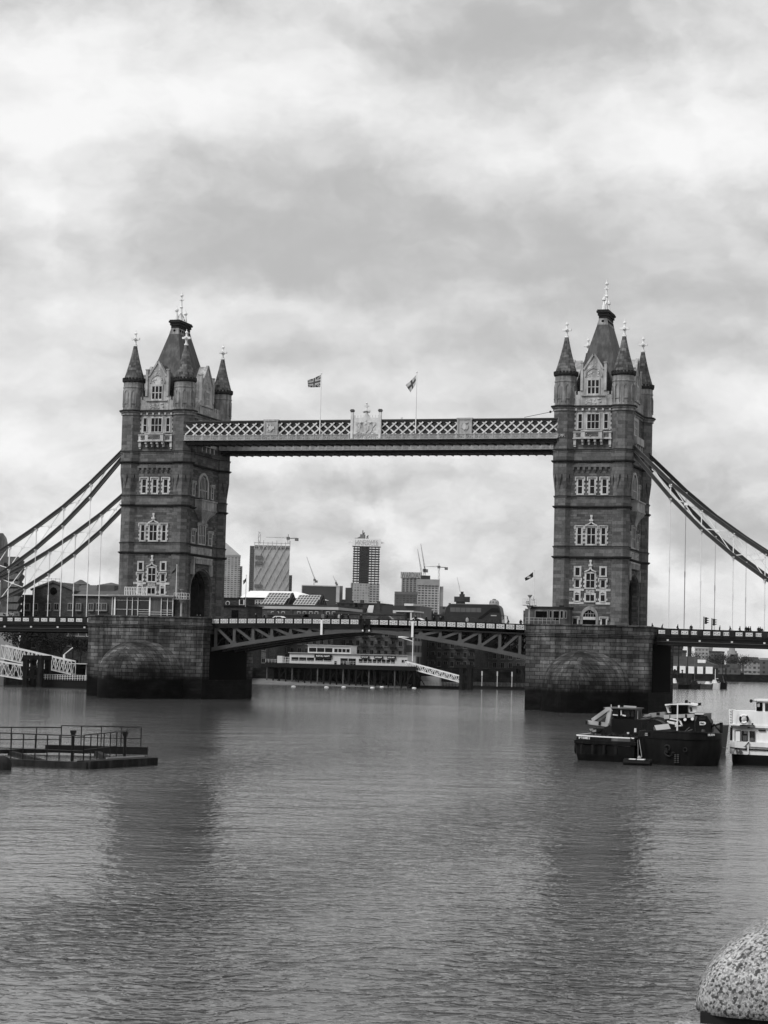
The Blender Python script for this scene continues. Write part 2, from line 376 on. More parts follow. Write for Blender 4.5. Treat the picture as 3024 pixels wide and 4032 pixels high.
def water_mat():
    m = bpy.data.materials.new('water'); m.use_nodes = True; t = NT(m.node_tree); p = t.n['Principled BSDF']
    geo = t.new('ShaderNodeNewGeometry'); P = geo.outputs['Position']
    mp = t.new('ShaderNodeMapping'); mp.inputs['Rotation'].default_value = (0, 0, R_(-14)); t.l.new(P, mp.inputs['Vector']); Q = mp.outputs[0]
    patch = t.ramp(t.noise(t.vmul(Q, (1, .8, 1)), .022, 4, .55, .3), .45, .65, .0, .16)      # smooth and ruffled water
    x_, y_, z_ = t.xyz(P)
    for (px, py, sx, sy, k) in ((560, 3580, 2.6, 9, 1.0), (930, 3840, 2.2, 6, .55), (2330, 3640, 2.4, 9, .5), (2120, 3880, 2.2, 6, .6), (2290, 3150, 3.8, 34, 1.0), (720, 3030, 4.6, 40, 1.0), (130, 3760, 2.0, 8, .6), (1850, 3900, 2, 4, .3), (2600, 3850, 1.5, 5, .5)):
        c0_ = atz(px, py)
        e1 = t.math('MULTIPLY', t.math('SUBTRACT', x_, c0_.x), 1/sx); e2 = t.math('MULTIPLY', t.math('SUBTRACT', y_, c0_.y), 1/sy)
        patch = t.math('MULTIPLY_ADD', t.math('EXPONENT', t.math('MULTIPLY', t.math('ADD', t.math('MULTIPLY', e1, e1), t.math('MULTIPLY', e2, e2)), -.7)), k, patch)
    a = t.noise(t.vmul(Q, (.85, 1, 1)), 1.0, 2, .5, .5); b = t.noise(t.vmul(Q, (.9, 1, 1)), 2.7, 2, .5, .6)
    fine = t.noise(Q, 5.5, 2, .5, .3); c = t.noise(t.vmul(Q, (.8, 1, 1)), .16, 2, .5)
    wk_ = atz(640, 3050)                             # old wake: shallow arcs spreading over the lower left
    d_ = t.new('ShaderNodeVectorMath', operation='DISTANCE'); t.put(d_.inputs[0], P); d_.inputs[1].default_value = wk_
    ring = t.math('SINE', t.math('ADD', t.math('MULTIPLY', d_.outputs['Value'], 4.6), t.math('MULTIPLY', t.noise(P, .45, 3, .6), 11.0)))
    cw = atz(600, 3620); e1 = t.math('MULTIPLY', t.math('SUBTRACT', x_, cw.x), 1/2.7); e2 = t.math('MULTIPLY', t.math('SUBTRACT', y_, cw.y), 1/9.0)
    wm = t.math('EXPONENT', t.math('MULTIPLY', t.math('ADD', t.math('MULTIPLY', e1, e1), t.math('MULTIPLY', e2, e2)), -.8))
    sa = t.ramp(t.noise(t.vmul(Q, (.75, 1, 1)), 1.25, 2, .5, .7), .50, .80); sb = t.ramp(b, .52, .80)      # steep little crests with flat water between
    h = t.math('ADD', t.math('MULTIPLY', a, .30), t.math('MULTIPLY', b, .13)); h = t.math('MULTIPLY', h, t.math('MULTIPLY_ADD', patch, .22, .19))
    h = t.math('MULTIPLY_ADD', t.math('MULTIPLY', t.math('ADD', t.math('MULTIPLY', sa, .17), t.math('MULTIPLY', sb, .05)), t.math('ADD', patch, .035)), 1.0, h)
    h = t.math('MULTIPLY_ADD', fine, .0025, h); h = t.math('MULTIPLY_ADD', c, .17, h)
    rc = t.math('POWER', t.math('MAXIMUM', ring, 0), 2.5)
    h = t.math('MULTIPLY_ADD', t.math('MULTIPLY', rc, wm), .07, h)
    bp = t.new('ShaderNodeBump'); bp.inputs['Strength'].default_value = 1.0; bp.inputs['Distance'].default_value = 1.0
    t.put(bp.inputs['Height'], h); t.l.new(bp.outputs[0], p.inputs['Normal'])
    silt = t.ramp(t.noise(Q, .03, 5, .6), .3, .7, .055, .085)
    cx = t.new('ShaderNodeCombineColor'); [t.put(cx.inputs[i], silt) for i in range(3)]
    t.l.new(cx.outputs[0], p.inputs['Base Color'])
    p.inputs['Roughness'].default_value = .10; p.inputs['IOR'].default_value = 1.25; p.inputs['Specular IOR Level'].default_value = .5
    M['water'] = m
water_mat()
flat('water', [(-6000, -1500), (6000, -1500), (6000, 9000), (-6000, 9000)], 0.0, 'water')
# the north bank: one sheet from the near hotel quay round the bend to the horizon
BANK = [(-3000, 70), (-112, 72), (-112, 236), (-66, 246), (-30, 292), (-38, 560), (-62, 780), (-120, 1100), (-60, 1120), (60, 1060), (700, 900), (3000, 900), (6000, 9000), (-6000, 9000), (-6000, 70)]
mb = MB(); mb.prism(BANK, lambda a, b, d: (a, b, d), -1.0, 5.2); tag(mb.build('ground', 'ground', smooth=False), kind='structure')
mb = MB()
for (a, b) in zip(BANK[1:11], BANK[2:12]):
    n = (Vector((b[0]-a[0], b[1]-a[1], 0))).normalized(); o_ = Vector((n.y, -n.x, 0))*.5
    mb.hexa([(a[0], a[1], -1), (b[0], b[1], -1), (b[0]+o_.x, b[1]+o_.y, -1), (a[0]+o_.x, a[1]+o_.y, -1), (a[0], a[1], 6.1), (b[0], b[1], 6.1), (b[0]+o_.x, b[1]+o_.y, 6.1), (a[0]+o_.x, a[1]+o_.y, 6.1)])
tag(mb.build('river_wall', 'river_wall'), 'long dark stone embankment wall along the far river bank', 'wall')
mb = MB(); mb.loft([[(-118, 222, -.4), (-62, 231, -.4)], [(-118, 240, 2.6), (-64, 246, 1.2)]], caps=False, closed=False); tag(mb.build('shore', 'mud'), kind='structure')

# ------------------------------------------------------------------ piers
PH = 11.45; PY = 13.0; PTIP = 15.6
def pier_poly(g=0.0, back=True):
    return [(-PH-g, -PY-g*.6), (-PH*.55, -PY-1.55-g), (0, -PTIP-g), (PH*.55, -PY-1.55-g), (PH+g, -PY-g*.6), (PH+g, PY+g*.6), (PH*.55, PY+1.55+g), (0, PTIP+g), (-PH*.55, PY+1.55+g), (-PH-g, PY+g*.6)]
def make_pier():
    root = thing('bridge_pier', 'broad granite bridge pier carrying the glazed control cabin', 'bridge pier', (-40.55, 0, 0))
    P3 = lambda a, b, d: (a, b, d)
    mb = MB(); mb.prism(pier_poly(), P3, -2, 12.75); mb.build('shaft', 'stone_pier', root)
    mb = MB(); mb.prism(pier_poly(.18), P3, 12.753, 12.95); mb.prism(pier_poly(.34), P3, 13.05, 13.22); mb.prism(pier_poly(.26), P3, 13.3, 13.5); mb.prism(pier_poly(.1), P3, 12.9, 13.6)
    mb.build('string_course', 'stone_pier', root)
    mb = MB(); outer = pier_poly(.12); inner = pier_poly(-.45); n = len(outer)
    mb.loft([[(a, b, 13.55) for a, b in outer], [(a, b, 14.6) for a, b in outer], [(a, b, 14.6) for a, b in inner], [(a, b, 13.55) for a, b in inner]], caps=False)
    mb.build('parapet', 'stone_pier', root)
    mb = MB(); outer = pier_poly(.28); inner = pier_poly(-.55)
    mb.loft([[(a, b, 14.58) for a, b in outer], [(a, b, 14.78) for a, b in outer], [(a, b, 14.86) for a, b in inner], [(a, b, 14.58) for a, b in inner], [(a, b, 14.58) for a, b in outer]], caps=False)
    mb.build('coping', 'stone_pier', root)
    mb = MB(); mb.prism(pier_poly(-.3), P3, 13.5, 13.7); mb.build('deck', 'pavement', root)
    # cut-water: pointed below, rising in a half dome of coursed stone against the face
    for sgn in (-1, 1):
        mb = MB(); out = []
        N = 14
        for i in range(-N, N+1):
            q = i/N; x = 8.7*q; y = PY-.6+16.1*(1-abs(q)**1.75); out.append((x, y))
        rings = [[(x, sgn*y, -2) for x, y in out], [(x, sgn*y, 4.25) for x, y in out]]
        for k in range(0, 11):
            th = math.pi/2*k/10; c_, s_ = math.cos(th)**.85, math.sin(th)**1.1
            rings.append([(x*c_, sgn*(12.5+(y-12.5)*c_), 4.6+5.9*s_) for x, y in out])
        mb.loft(rings, closed=False, caps=False); mb.build('cutwater', 'stone_pier', root, smooth=False)
    for x in (-8.8, -4.9, 4.6):
        y = -PTIP+abs(x)*(PTIP-PY)/PH
        mb = MB(); mb.box(x-.22, x+.22, y-.16, y+.5, 12.0, 12.72); mb.build('drain_opening', 'black_void', root)
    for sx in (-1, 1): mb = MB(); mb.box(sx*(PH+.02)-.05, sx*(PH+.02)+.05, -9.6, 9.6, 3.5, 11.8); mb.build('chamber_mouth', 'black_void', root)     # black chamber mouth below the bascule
    return root
pier = make_pier()
pier.location.x = -40.6; pier.scale.x = .99; pr = copy_tree(pier); pr.location = (41.25, 0, 0); pr.scale.x = .936; pr['label'] = 'broad granite bridge pier behind the moored boats, carrying a low stone-clad cabin'
for o in (pier, pr): o['group'] = 'river piers of the bridge'

# ------------------------------------------------------------------ towers
TX, TY = 5.1, 9.35
WY = 10.05; WX = 5.55       # wall planes
def octa(r, z, cx=0, cy=0, n=8, rot=math.pi/8): return [(cx+r*math.cos(rot+2*math.pi*i/n), cy+r*math.sin(rot+2*math.pi*i/n), z) for i in range(n)]
FRONT = lambda u, n, z: (u, -WY-n, z)
EAST = lambda u, n, z: (WX+n, u, z)
WEST = lambda u, n, z: (-WX-n, -u, z)
def arch_pts(hw, z0, h, n=16, p=1.0): return [(hw*math.cos(math.pi*i/n), z0+h*math.sin(math.pi*i/n)**p) for i in range(n+1)]
def pointed(hw, z0, h, n=7):
    L = [(hw*math.cos(math.pi/2*i/n), z0+h*(math.sin(math.pi/2*i/n)*.86+.14*i/n)) for i in range(n+1)]
    return L+[(-x, z) for x, z in L[::-1][1:]]

def window(root, P, c, z0, z1, hw, lights=1, fw=.28, transom=None, quoin=True, hood=True, name='window', tr=.12, fm='stone_white', proud=.14):
    """stone surround in toothed blocks; panes behind mullions and transom"""
    x0, x1 = c-hw, c+hw
    mb = MB()
    mb.fb(P, x0-fw, x0, -.05, proud, z0-fw*.8, z1+fw); mb.fb(P, x1, x1+fw, -.05, proud, z0-fw*.8, z1+fw)
    mb.fb(P, x0-.002, x1+.002, -.05, proud-.01, z1, z1+fw-.003); mb.fb(P, x0-.05, x1+.05, -.05, proud+.08, z0-fw*.8, z0)
    if quoin:
        k = 0; z = z0+.1
        while z < z1-.25:
            if k % 2 == 0:
                mb.fb(P, x0-fw-.2, x0-fw+.003, -.05, proud-.03, z, z+.34); mb.fb(P, x1+fw-.003, x1+fw+.2, -.05, proud-.03, z, z+.34)
            z += .36; k += 1
    if hood: mb.fb(P, x0-fw-.1, x1+fw+.1, -.05, proud+.2, z1+fw-.02, z1+fw+.13); mb.fb(P, x0-fw-.22, x0-fw-.02, 0, proud+.16, z1-.25, z1+fw+.11); mb.fb(P, x1+fw+.02, x1+fw+.22, 0, proud+.16, z1-.25, z1+fw+.11)
    for i in range(1, lights):
        xm = x0+(x1-x0)*i/lights; mb.fb(P, xm-.06, xm+.06, -.05, proud-.04, z0, z1)
    if transom: mb.fb(P, x0-.001, x1+.001, -.05, proud-.05, transom-.06, transom+.06)
    w = mb.build(name, fm, root)
    g = MB(); g.fb(P, x0-.03, x1+.03, -.08, max(.03, proud-.07) if not hood and not quoin else .03, z0-.02, z1+.03); g.build('pane', 'pane_dark', w)
    return w

def relief(mb, P, x0, x1, z0, z1, n0=.0, n1=.1, seed=1, k=26):
    rnd = random.Random(seed)
    for _ in range(k):
        x = rnd.uniform(x0, x1); z = rnd.uniform(z0, z1); r = rnd.uniform(.05, .14)*min(2, (z1-z0))
        mb.fb(P, max(x0, x-r), min(x1, x+r), n0, n1*rnd.uniform(.4, 1), max(z0, z-r), min(z1, z+r))

def make_tower():
    root = thing('bridge_tower', 'stone Gothic bridge tower with the glazed cabin at its foot and wide road arch', 'bridge tower', (-41, 0, 0))
    # body with the road arch cut through
    poly = [(-WY, 13.6)]
    poly += [(-4.9, 13.6), (-4.9, 20.0)]+[(y, z) for y, z in arch_pts(4.9, 20.0, 3.7)[::-1]][1:-1]+[(4.9, 20.0), (4.9, 13.6)]
    poly += [(WY, 13.6), (WY, 45.0), (-WY, 45.0)]
    mb = MB(); mb.prism(poly, lambda a, b, d: (d, a, b), -WX, WX)
    mb.box(-WX, WX, -WY, WY, 45.001, 53.0)
    mb.build('wall', 'stone_rough', root)
    # turrets
    for sx in (-1, 1):
        for sy in (-1, 1):
            cx, cy = sx*TX, sy*TY
            mb = MB()
            mb.loft([octa(1.95, 13.6, cx, cy), octa(1.95, 14.3, cx, cy), octa(1.85, 14.5, cx, cy), octa(1.75, 14.9, cx, cy), octa(1.62, 15.3, cx, cy), octa(1.6, 41.0, cx, cy)])
            top = octa(1.98, 41.0, cx, cy); low = octa(1.6, 37.9, cx, cy)
            for i in range(8):                        # broaches carrying the wider upper stage
                C_ = Vector(top[i]); A_ = C_.lerp(Vector(top[i-1]), .47); B_ = C_.lerp(Vector(top[(i+1) % 8]), .47)
                L_ = Vector(low[i]); ctr = Vector((cx, cy, 41.0)); inA = A_.lerp(ctr, .45); inB = B_.lerp(ctr, .45); inL = L_.lerp(Vector((cx, cy, 37.9)), .3)
                mb.add([L_, A_, C_, B_, inA, inB, inL], [(0, 1, 2), (0, 2, 3), (0, 6, 4, 1), (0, 3, 5, 6), (1, 4, 5, 3, 2), (6, 5, 4)])
            mb.loft([octa(1.98, 41.0, cx, cy), octa(1.98, 52.3, cx, cy)])
            t = mb.build('turret', 'stone_smooth', root)
            mb = MB()                                 # round upper stage with blind panels
            mb.lathe([(52.9, 1.92), (57.1, 1.92), (57.15, 2.0), (57.35, 2.0), (57.4, 1.92), (58.25, 1.92)], (cx, cy), 16)
            for i in range(8):
                q = math.pi/8+2*math.pi*i/8; d = Vector((math.cos(q), math.sin(q), 0)); s_ = Vector((-d.y, d.x, 0)); c = Vector((cx, cy, 0))+d*1.93
                for o_ in (-.42, .42): mb.bar(c+s_*o_+Vector((0, 0, 53.6)), c+s_*o_+Vector((0, 0, 56.2)), .12, .12, up=d)
                mb.bar(c-s_*.42+Vector((0, 0, 56.2)), c+Vector((0, 0, 56.75)), .1, .1, up=d); mb.bar(c+s_*.42+Vector((0, 0, 56.2)), c+Vector((0, 0, 56.75)), .1, .1, up=d)
                mb.bar(c-s_*.45+Vector((0, 0, 54.2)), c+s_*.45+Vector((0, 0, 54.2)), .1, .22, up=d)
            mb.build('drum', 'stone_drum', t, smooth=True)
            mb = MB()
            mb.lathe([(58.2, 1.98), (58.35, 2.16), (58.6, 2.2), (58.72, 2.12)], (cx, cy), 16)
            for i in range(20):
                q = 2*math.pi*i/20; mb.bar((cx+2.05*math.cos(q), cy+2.05*math.sin(q), 58.6), (cx+2.05*math.cos(q), cy+2.05*math.sin(q), 59.02), .34, .26, up=(math.cos(q), math.sin(q), 0))
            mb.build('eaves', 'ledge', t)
            mb = MB(); prof = []
            for k in range(13):
                z = 58.7+(65.0-58.7)*k/12; r = 1.95*(1-k/12)+.30*(k/12)-.10*math.sin(math.pi*k/12)
                prof += [(z, r+.035), (z+.5, r-.10*(1-k/13)-.02)]
            mb.lathe(prof, (cx, cy), 10, math.pi/10); mb.build('cone_roof', 'stone_cone', t)
            mb = MB()
            mb.lathe([(65.0, .3), (65.15, .42), (65.3, .42), (65.4, .3), (65.6, .2), (66.2, .2), (67.35, .17), (67.4, .3), (67.6, .3), (67.75, .1), (68.2, .02)], (cx, cy), 8)
            mb.box(cx-.80, cx+.80, cy-.19, cy+.19, 66.30, 66.66); mb.box(cx-.18, cx+.18, cy-.80, cy+.80, 66.31, 66.65); mb.lathe([(66.15, .3), (66.5, .42), (66.8, .3)], (cx, cy), 8)
            mb.build('finial', 'finial_white', t)
    # cornices and string courses wrap walls and turrets
    def course(name, z0, z1, pr, m, off=0.0):
        mb = MB(); e = .004
        rt = (1.6 if z0 < 38 else 1.98)/math.cos(0)+pr
        mb.box(-TX, TX, -WY-pr, WY+pr, z0, z1); mb.box(-WX-pr, WX+pr, -TY, TY, z0+e, z1-e)
        for sx in (-1, 1):
            for sy in (-1, 1): mb.loft([octa(rt, z0+2*e, sx*TX, sy*TY), octa(rt, z1-2*e, sx*TX, sy*TY)])
        return mb.build(name, m, root)
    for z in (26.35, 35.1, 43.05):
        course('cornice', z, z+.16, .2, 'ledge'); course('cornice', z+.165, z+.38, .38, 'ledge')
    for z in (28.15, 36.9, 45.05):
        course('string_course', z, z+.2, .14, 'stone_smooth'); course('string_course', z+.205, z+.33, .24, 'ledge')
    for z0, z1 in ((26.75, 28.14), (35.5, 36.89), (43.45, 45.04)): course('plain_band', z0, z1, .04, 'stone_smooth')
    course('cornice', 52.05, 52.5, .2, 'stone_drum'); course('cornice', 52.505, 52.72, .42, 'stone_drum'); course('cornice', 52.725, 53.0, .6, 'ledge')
    mb = MB()
    for sy in (-1, 1):
        for k in range(8): mb.box(-4.2+k*1.2-.16, -4.2+k*1.2+.16, sy*(WY+.25)-.2, sy*(WY+.25)+.2, 52.1, 52.48)
    mb.build('cornice_block', 'stone_white', root)

    # ---- front face
    P = FRONT
    # ground floor: porch and side lights
    pp = [(1.12, 13.9), (1.12, 16.0)]+pointed(1.12, 16.0, 1.45)[1:-1]+[(-1.12, 16.0), (-1.12, 13.9)]
    op = [(1.62, 13.9), (1.62, 16.0)]+pointed(1.62, 16.0, 2.1)[1:-1]+[(-1.62, 16.0), (-1.62, 13.9)]
    mb = MB(); n = len(pp)
    for d0, d1, o_, i_ in ((-.05, .22, op, pp),):
        mb.loft([[P(a, d0, b) for a, b in o_], [P(a, d1, b) for a, b in o_], [P(a*1.04, d1, b) for a, b in i_], [P(a, d0, b) for a, b in i_]], caps=False, closed=True)
    d = mb.build('doorway', 'stone_drum', root)
    mb = MB(); mb.prism([(x, z) for x, z in pp], lambda a, b, q: P(a, q, b), -.06, .04); mb.build('door_void', 'black_void', d)
    mb = MB(); mb.fb(P, -1.1, 1.1, .0, .14, 15.75, 16.25); mb.build('lintel', 'stone_white', d)
    mb = MB()
    for x in (-.66, -.22, .22, .66): mb.fb(P, x-.05, x+.05, .0, .1, 16.25, 17.35-abs(x)*.7)
    mb.fb(P, -.9, .9, 0, .09, 16.75, 16.85); mb.build('tracery', 'stone_drum', d)
    for c in (-2.5, 2.55): window(root, P, c, 13.9, 15.95, .36, 1, .25, None, False, True)
    for z in (18.42, 20.72):
        mb = MB(); mb.fb(P, -3.62, -1.06, -.05, .12, z, z+.38); mb.fb(P, 1.06, 3.62, -.05, .12, z, z+.38); mb.build('stone_band', 'stone_white', root)
    for c in (-2.22, 2.28):
        window(root, P, c, 23.4, 24.72, .36, 1, .3, None, False, False)
        window(root, P, c, 21.35, 22.6, .34, 1, .26, None, True, True)
        window(root, P, c, 19.0, 20.05, .34, 1, .28, None, True, False)
        mb = MB(); mb.fb(P, c-.6, c+.6, -.05, .13, 20.2, 20.7); mb.bar(P(c-.4, .15, 20.3), P(c, .15, 20.6), .12, .1); mb.bar(P(c+.4, .15, 20.3), P(c, .15, 20.6), .12, .1); mb.build('spandrel_panel', 'stone_white', root)
    window(root, P, 0.06, 21.3, 23.75, .72, 2, .3, 22.55, True, False)
    window(root, P, 0.06, 19.0, 20.05, .72, 2, .3, None, True, False)
    mb = MB(); mb.fb(P, -.7, .82, -.05, .12, 20.15, 20.95); relief(mb, P, -.6, .7, 20.2, 20.9, .1, .24, 5, 16); mb.build('carved_panel', 'stone_light', root)
    mb = MB()
    def hoodfin(c, z, top, hw):
        mb.bar(P(c-hw, .2, z), P(c-hw*.3, .2, z+.3), .22, .2); mb.bar(P(c+hw, .2, z), P(c+hw*.3, .2, z+.3), .22, .2); mb.bar(P(c-hw*.35, .2, z+.26), P(c, .2, z+.62), .2, .2); mb.bar(P(c+hw*.35, .2, z+.26), P(c, .2, z+.62), .2, .2)
        mb.fb(P, c-.2, c+.2, 0, .26, z+.5, top-1.0); mb.fb(P, c-.34, c+.34, 0, .4, top-1.1, top-.8); mb.fb(P, c-.14, c+.14, 0, .22, top-.82, top-.35); mb.fb(P, c-.2, c+.2, 0, .26, top-.36, top)
    hoodfin(.06, 24.02, 26.1, 1.05); mb.build('carved_finial', 'stone_white', root); mb = MB(); hoodfin(.06, 32.1, 33.9, 1.0); mb.build('carved_finial', 'stone_white', root)
    # second floor
    window(root, P, -2.03, 28.85, 31.65, .32, 1, .3, 30.48, True, True)
    window(root, P, .06, 28.85, 31.65, .70, 2, .3, 30.48, True, True)
    window(root, P, 2.2, 28.85, 31.65, .32, 1, .3, 30.48, True, True)
    # third floor
    for c in (-2.05, .08, 2.25): window(root, P, c, 37.62, 40.1, .36, 1, .32, 38.86, True, True)
    mb = MB(); mb.fb(P, -3.55, 3.62, -.05, .34, 42.25, 42.62)
    for k in range(8): c = -3.35+k*.97; mb.fb(P, c-.22, c+.22, -.05, .34, 41.75, 42.26); mb.fb(P, c-.16, c+.16, -.05, .2, 41.45, 41.76)
    mb.fb(P, -3.5, 3.56, -.05, .12, 42.62, 42.9)
    mb.build('corbel_table', 'stone_smooth', root)
    # fourth floor: pale window group over a corbelled balcony
    mb = MB(); mb.fb(P, -3.05, 3.08, -.05, .06, 48.7, 52.04)
    for k in range(4):
        for sg in (-1, 1): mb.fb(P, *(sorted((sg*3.05, sg*3.28))), -.05, .05, 48.9+k*.8, 49.3+k*.8)
    mb.build('window_panel', 'stone_light', root)
    window(root, P, -2.27, 48.97, 51.5, .30, 1, .18, 50.2, False, False, proud=.16); window(root, P, .02, 48.97, 51.5, 1.02, 3, .18, 50.2, False, False, proud=.16); window(root, P, 2.3, 48.97, 51.5, .30, 1, .18, 50.2, False, False, proud=.16)
    mb = MB()
    mb.fb(P, -3.32, 3.32, -.05, .55, 47.3, 48.32); mb.fb(P, -1.8, 1.8, .5, 1.15, 47.3, 48.42); mb.fb(P, -3.4, 3.4, -.05, .66, 48.25, 48.4); mb.fb(P, -1.88, 1.88, .5, 1.25, 48.38, 48.55)
    mb.fb(P, -3.42, 3.42, -.05, .68, 47.1, 47.3); mb.fb(P, -1.9, 1.9, .5, 1.28, 47.08, 47.26)
    for c in (-3.1, 3.1): mb.fb(P, c-.22, c+.22, -.05, .45, 46.1, 47.1); mb.fb(P, c-.18, c+.18, -.05, .3, 45.75, 46.1)
    for c in (-1.65, -.55, .55, 1.65): mb.fb(P, c-.18, c+.18, -.05, 1.05, 46.6, 47.1); mb.fb(P, c-.16, c+.16, -.05, .6, 46.1, 46.6)
    b = mb.build('balcony', 'stone_white', root)
    mb = MB(); mb.fb(P, -1.2, 1.2, 1.13, 1.16, 47.45, 48.25); mb.fb(P, -2.9, -2.05, .53, .56, 47.45, 48.2); mb.fb(P, 2.05, 2.9, .53, .56, 47.45, 48.2); mb.build('recess', 'stone_rough', b)
    mb = MB(); relief(mb, P, -1.15, 1.15, 47.5, 48.2, 1.14, 1.3, 8, 22); relief(mb, P, -2.85, -2.1, 47.5, 48.15, .54, .68, 9, 10); relief(mb, P, 2.1, 2.85, 47.5, 48.15, .54, .68, 10, 10); mb.build('carving', 'stone_light', b)
    # ---- sides facing along the bridge (both)
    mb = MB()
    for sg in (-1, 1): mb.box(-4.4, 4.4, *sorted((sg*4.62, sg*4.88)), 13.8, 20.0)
    rings = [[(x, y, z) for y, z in arch_pts(4.85, 20.0, 3.62, 16)] for x in (-4.4, 4.4)]; mb.loft(rings, closed=False, caps=False); mb.build('arch_lining', 'shaded_stone', root)
    for P in (EAST, WEST):
        a = MB()
        for rr, d0, d1 in ((5.75, -.1, .34), (5.35, -.1, .2)):
            o_ = arch_pts(rr, 20.0, rr*.76, 18); i_ = arch_pts(rr-.36, 20.0, (rr-.36)*.76, 18)
            a.loft([[P(y, d0, z) for y, z in o_], [P(y, d1, z) for y, z in o_], [P(y, d1, z) for y, z in i_], [P(y, d0, z) for y, z in i_]], caps=False, closed=False)
        for sg in (-1, 1): a.fb(P, *(sorted((sg*4.95, sg*5.7))), -.1, .22, 13.7, 20.0)
        ar = a.build('archway', 'stone_smooth', root)
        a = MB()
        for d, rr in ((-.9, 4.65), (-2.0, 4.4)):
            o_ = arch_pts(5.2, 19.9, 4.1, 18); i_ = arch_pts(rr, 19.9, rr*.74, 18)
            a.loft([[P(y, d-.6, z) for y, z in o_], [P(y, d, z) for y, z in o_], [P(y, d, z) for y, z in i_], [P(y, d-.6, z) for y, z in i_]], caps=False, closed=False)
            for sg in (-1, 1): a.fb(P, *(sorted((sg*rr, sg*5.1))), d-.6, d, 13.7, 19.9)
        a.build('inner_order', 'shaded_stone', ar)
        a = MB(); a.fb(P, -4.6, 4.6, -.05, .45, 25.0, 25.9); a.fb(P, -4.8, 4.8, -.05, .55, 25.9, 26.2)
        for k in range(11): a.fb(P, -4.5+k*.9-.14, -4.5+k*.9+.14, 0, .56, 25.05, 25.85)
        for sg in (-1, 1): a.fb(P, sg*4.6-.3, sg*4.6+.3, -.05, .6, 22.9, 25.0)
        a.build('machicolation', 'stone_light', root)
        a = MB(); a.fb(P, -5.2, 5.2, -.05, .12, 26.8, 28.1); relief(a, P, -5, 5, 26.9, 28.0, .1, .26, 3, 40); a.build('carved_panel', 'stone_light', root)
        window(root, P, -4.3, 28.85, 31.1, .75, 2, .25, 30.1, False, True, fm='stone_white'); window(root, P, 0, 28.85, 32.3, 1.6, 4, .3, 30.4, False, True, fm='stone_white'); window(root, P, 4.3, 28.85, 31.1, .75, 2, .25, 30.1, False, True, fm='stone_white')
        a = MB()                                      # corbelled oriel balcony
        pr_ = [(1.0, 32.6), (1.35, 33.2), (2.2, 33.9), (3.4, 34.6), (3.8, 35.0)]
        rings = []
        for y, z in pr_: rings.append([P(-y, -.1, z), P(-y, .12+.34*y, z), P(y, .12+.34*y, z), P(y, -.1, z)])
        a.loft(rings); a.fb(P, -3.9, 3.9, -.1, 1.5, 35.0, 35.3); a.fb(P, -3.8, 3.8, -.1, 1.38, 35.3, 36.75); a.fb(P, -3.95, 3.95, -.1, 1.55, 36.75, 37.0)
        a.build('oriel_balcony', 'stone_light', root)
        a = MB(); o_ = [(2.5, 37.4), (2.5, 40.0)]+pointed(2.5, 40.0, 2.2)[1:-1]+[(-2.5, 40.0), (-2.5, 37.4)]; i_ = [(x*.82, z-.0 if z < 40.1 else 40+(z-40)*.82) for x, z in o_]
        a.loft([[P(y, -.05, z) for y, z in o_], [P(y, .25, z) for y, z in o_], [P(y, .2, z) for y, z in i_], [P(y, -.05, z) for y, z in i_]], caps=False)
        for x in (-1, -.34, .34, 1): a.fb(P, x-.06, x+.06, -.05, .14, 37.4, 41.3)
        a.fb(P, -2, 2, -.05, .13, 38.8, 38.95)
        w = a.build('arched_window', 'stone_white', root)
        a = MB(); a.prism(i_, lambda p_, q_, d_: P(p_, d_, q_), -.06, .05); a.build('pane', 'pane_dark', w)
        for c in (-4.7, 4.7): window(root, P, c, 37.7, 39.9, .4, 1, .3, 38.8, False, True, fm='stone_white')
        a = MB(); a.fb(P, -3.4, 3.4, -.05, .12, 48.3, 52.03); a.fb(P, -3.5, 3.5, -.05, 1.1, 47.0, 48.3)
        for c in (-3, -1, 1, 3): a.fb(P, c-.25, c+.25, -.05, .9, 46.0, 47.0)
        a.build('side_balcony', 'stone_light', root)
        window(root, P, 0, 48.8, 51.4, 1.4, 3, .2, 50.1, False, False, proud=.2)
    # ---- parapet, dormers, main roof
    mb = MB()
    for sy in (-1, 1):
        y0, y1 = sorted((sy*(WY-.35), sy*(WY+.12)))
        for sg in (-1, 1):
            mb.box(*sorted((sg*2.3, sg*3.5)), y0, y1, 53.0, 54.9); mb.box(*sorted((sg*2.2, sg*2.75)), y0-.04, y1+.04, 54.9, 55.5); mb.box(*sorted((sg*3.1, sg*3.6)), y0-.04, y1+.04, 54.9, 55.5)
    for sx in (-1, 1):
        x0, x1 = sorted((sx*(WX-.35), sx*(WX+.12)))
        for k in range(7): 
            for sg in (-1, 1):
                yy = sg*(3.6+k*.62); mb.box(x0, x1, yy-.33, yy+.33, 53.0, 54.2 if k % 2 else 55.0)
    mb.build('parapet', 'stone_light', root)
    def dormer(P, hw, apex, lights, base=53.0):
        a = MB()
        gp = [(hw*1.28, base), (hw*1.28, base+2.4), (hw, base+3.1), (hw, base+6.5), (hw*.82, base+6.6), (0, apex), (-hw*.82, base+6.6), (-hw, base+6.5), (-hw, base+3.1), (-hw*1.28, base+2.4), (-hw*1.28, base)]
        a.prism(gp, lambda p_, q_, d_: P(p_, d_, q_), -1.4, .25)
        o_ = pointed(1.55, base+5.0, 1.75); i_ = pointed(1.3, base+5.0, 1.45)
        a.loft([[P(x, .2, z) for x, z in o_], [P(x, .42, z) for x, z in o_], [P(x, .36, z) for x, z in i_], [P(x, .2, z) for x, z in i_]], caps=False, closed=False)
        k_ = (apex-base-6.4)/(hw*.9)
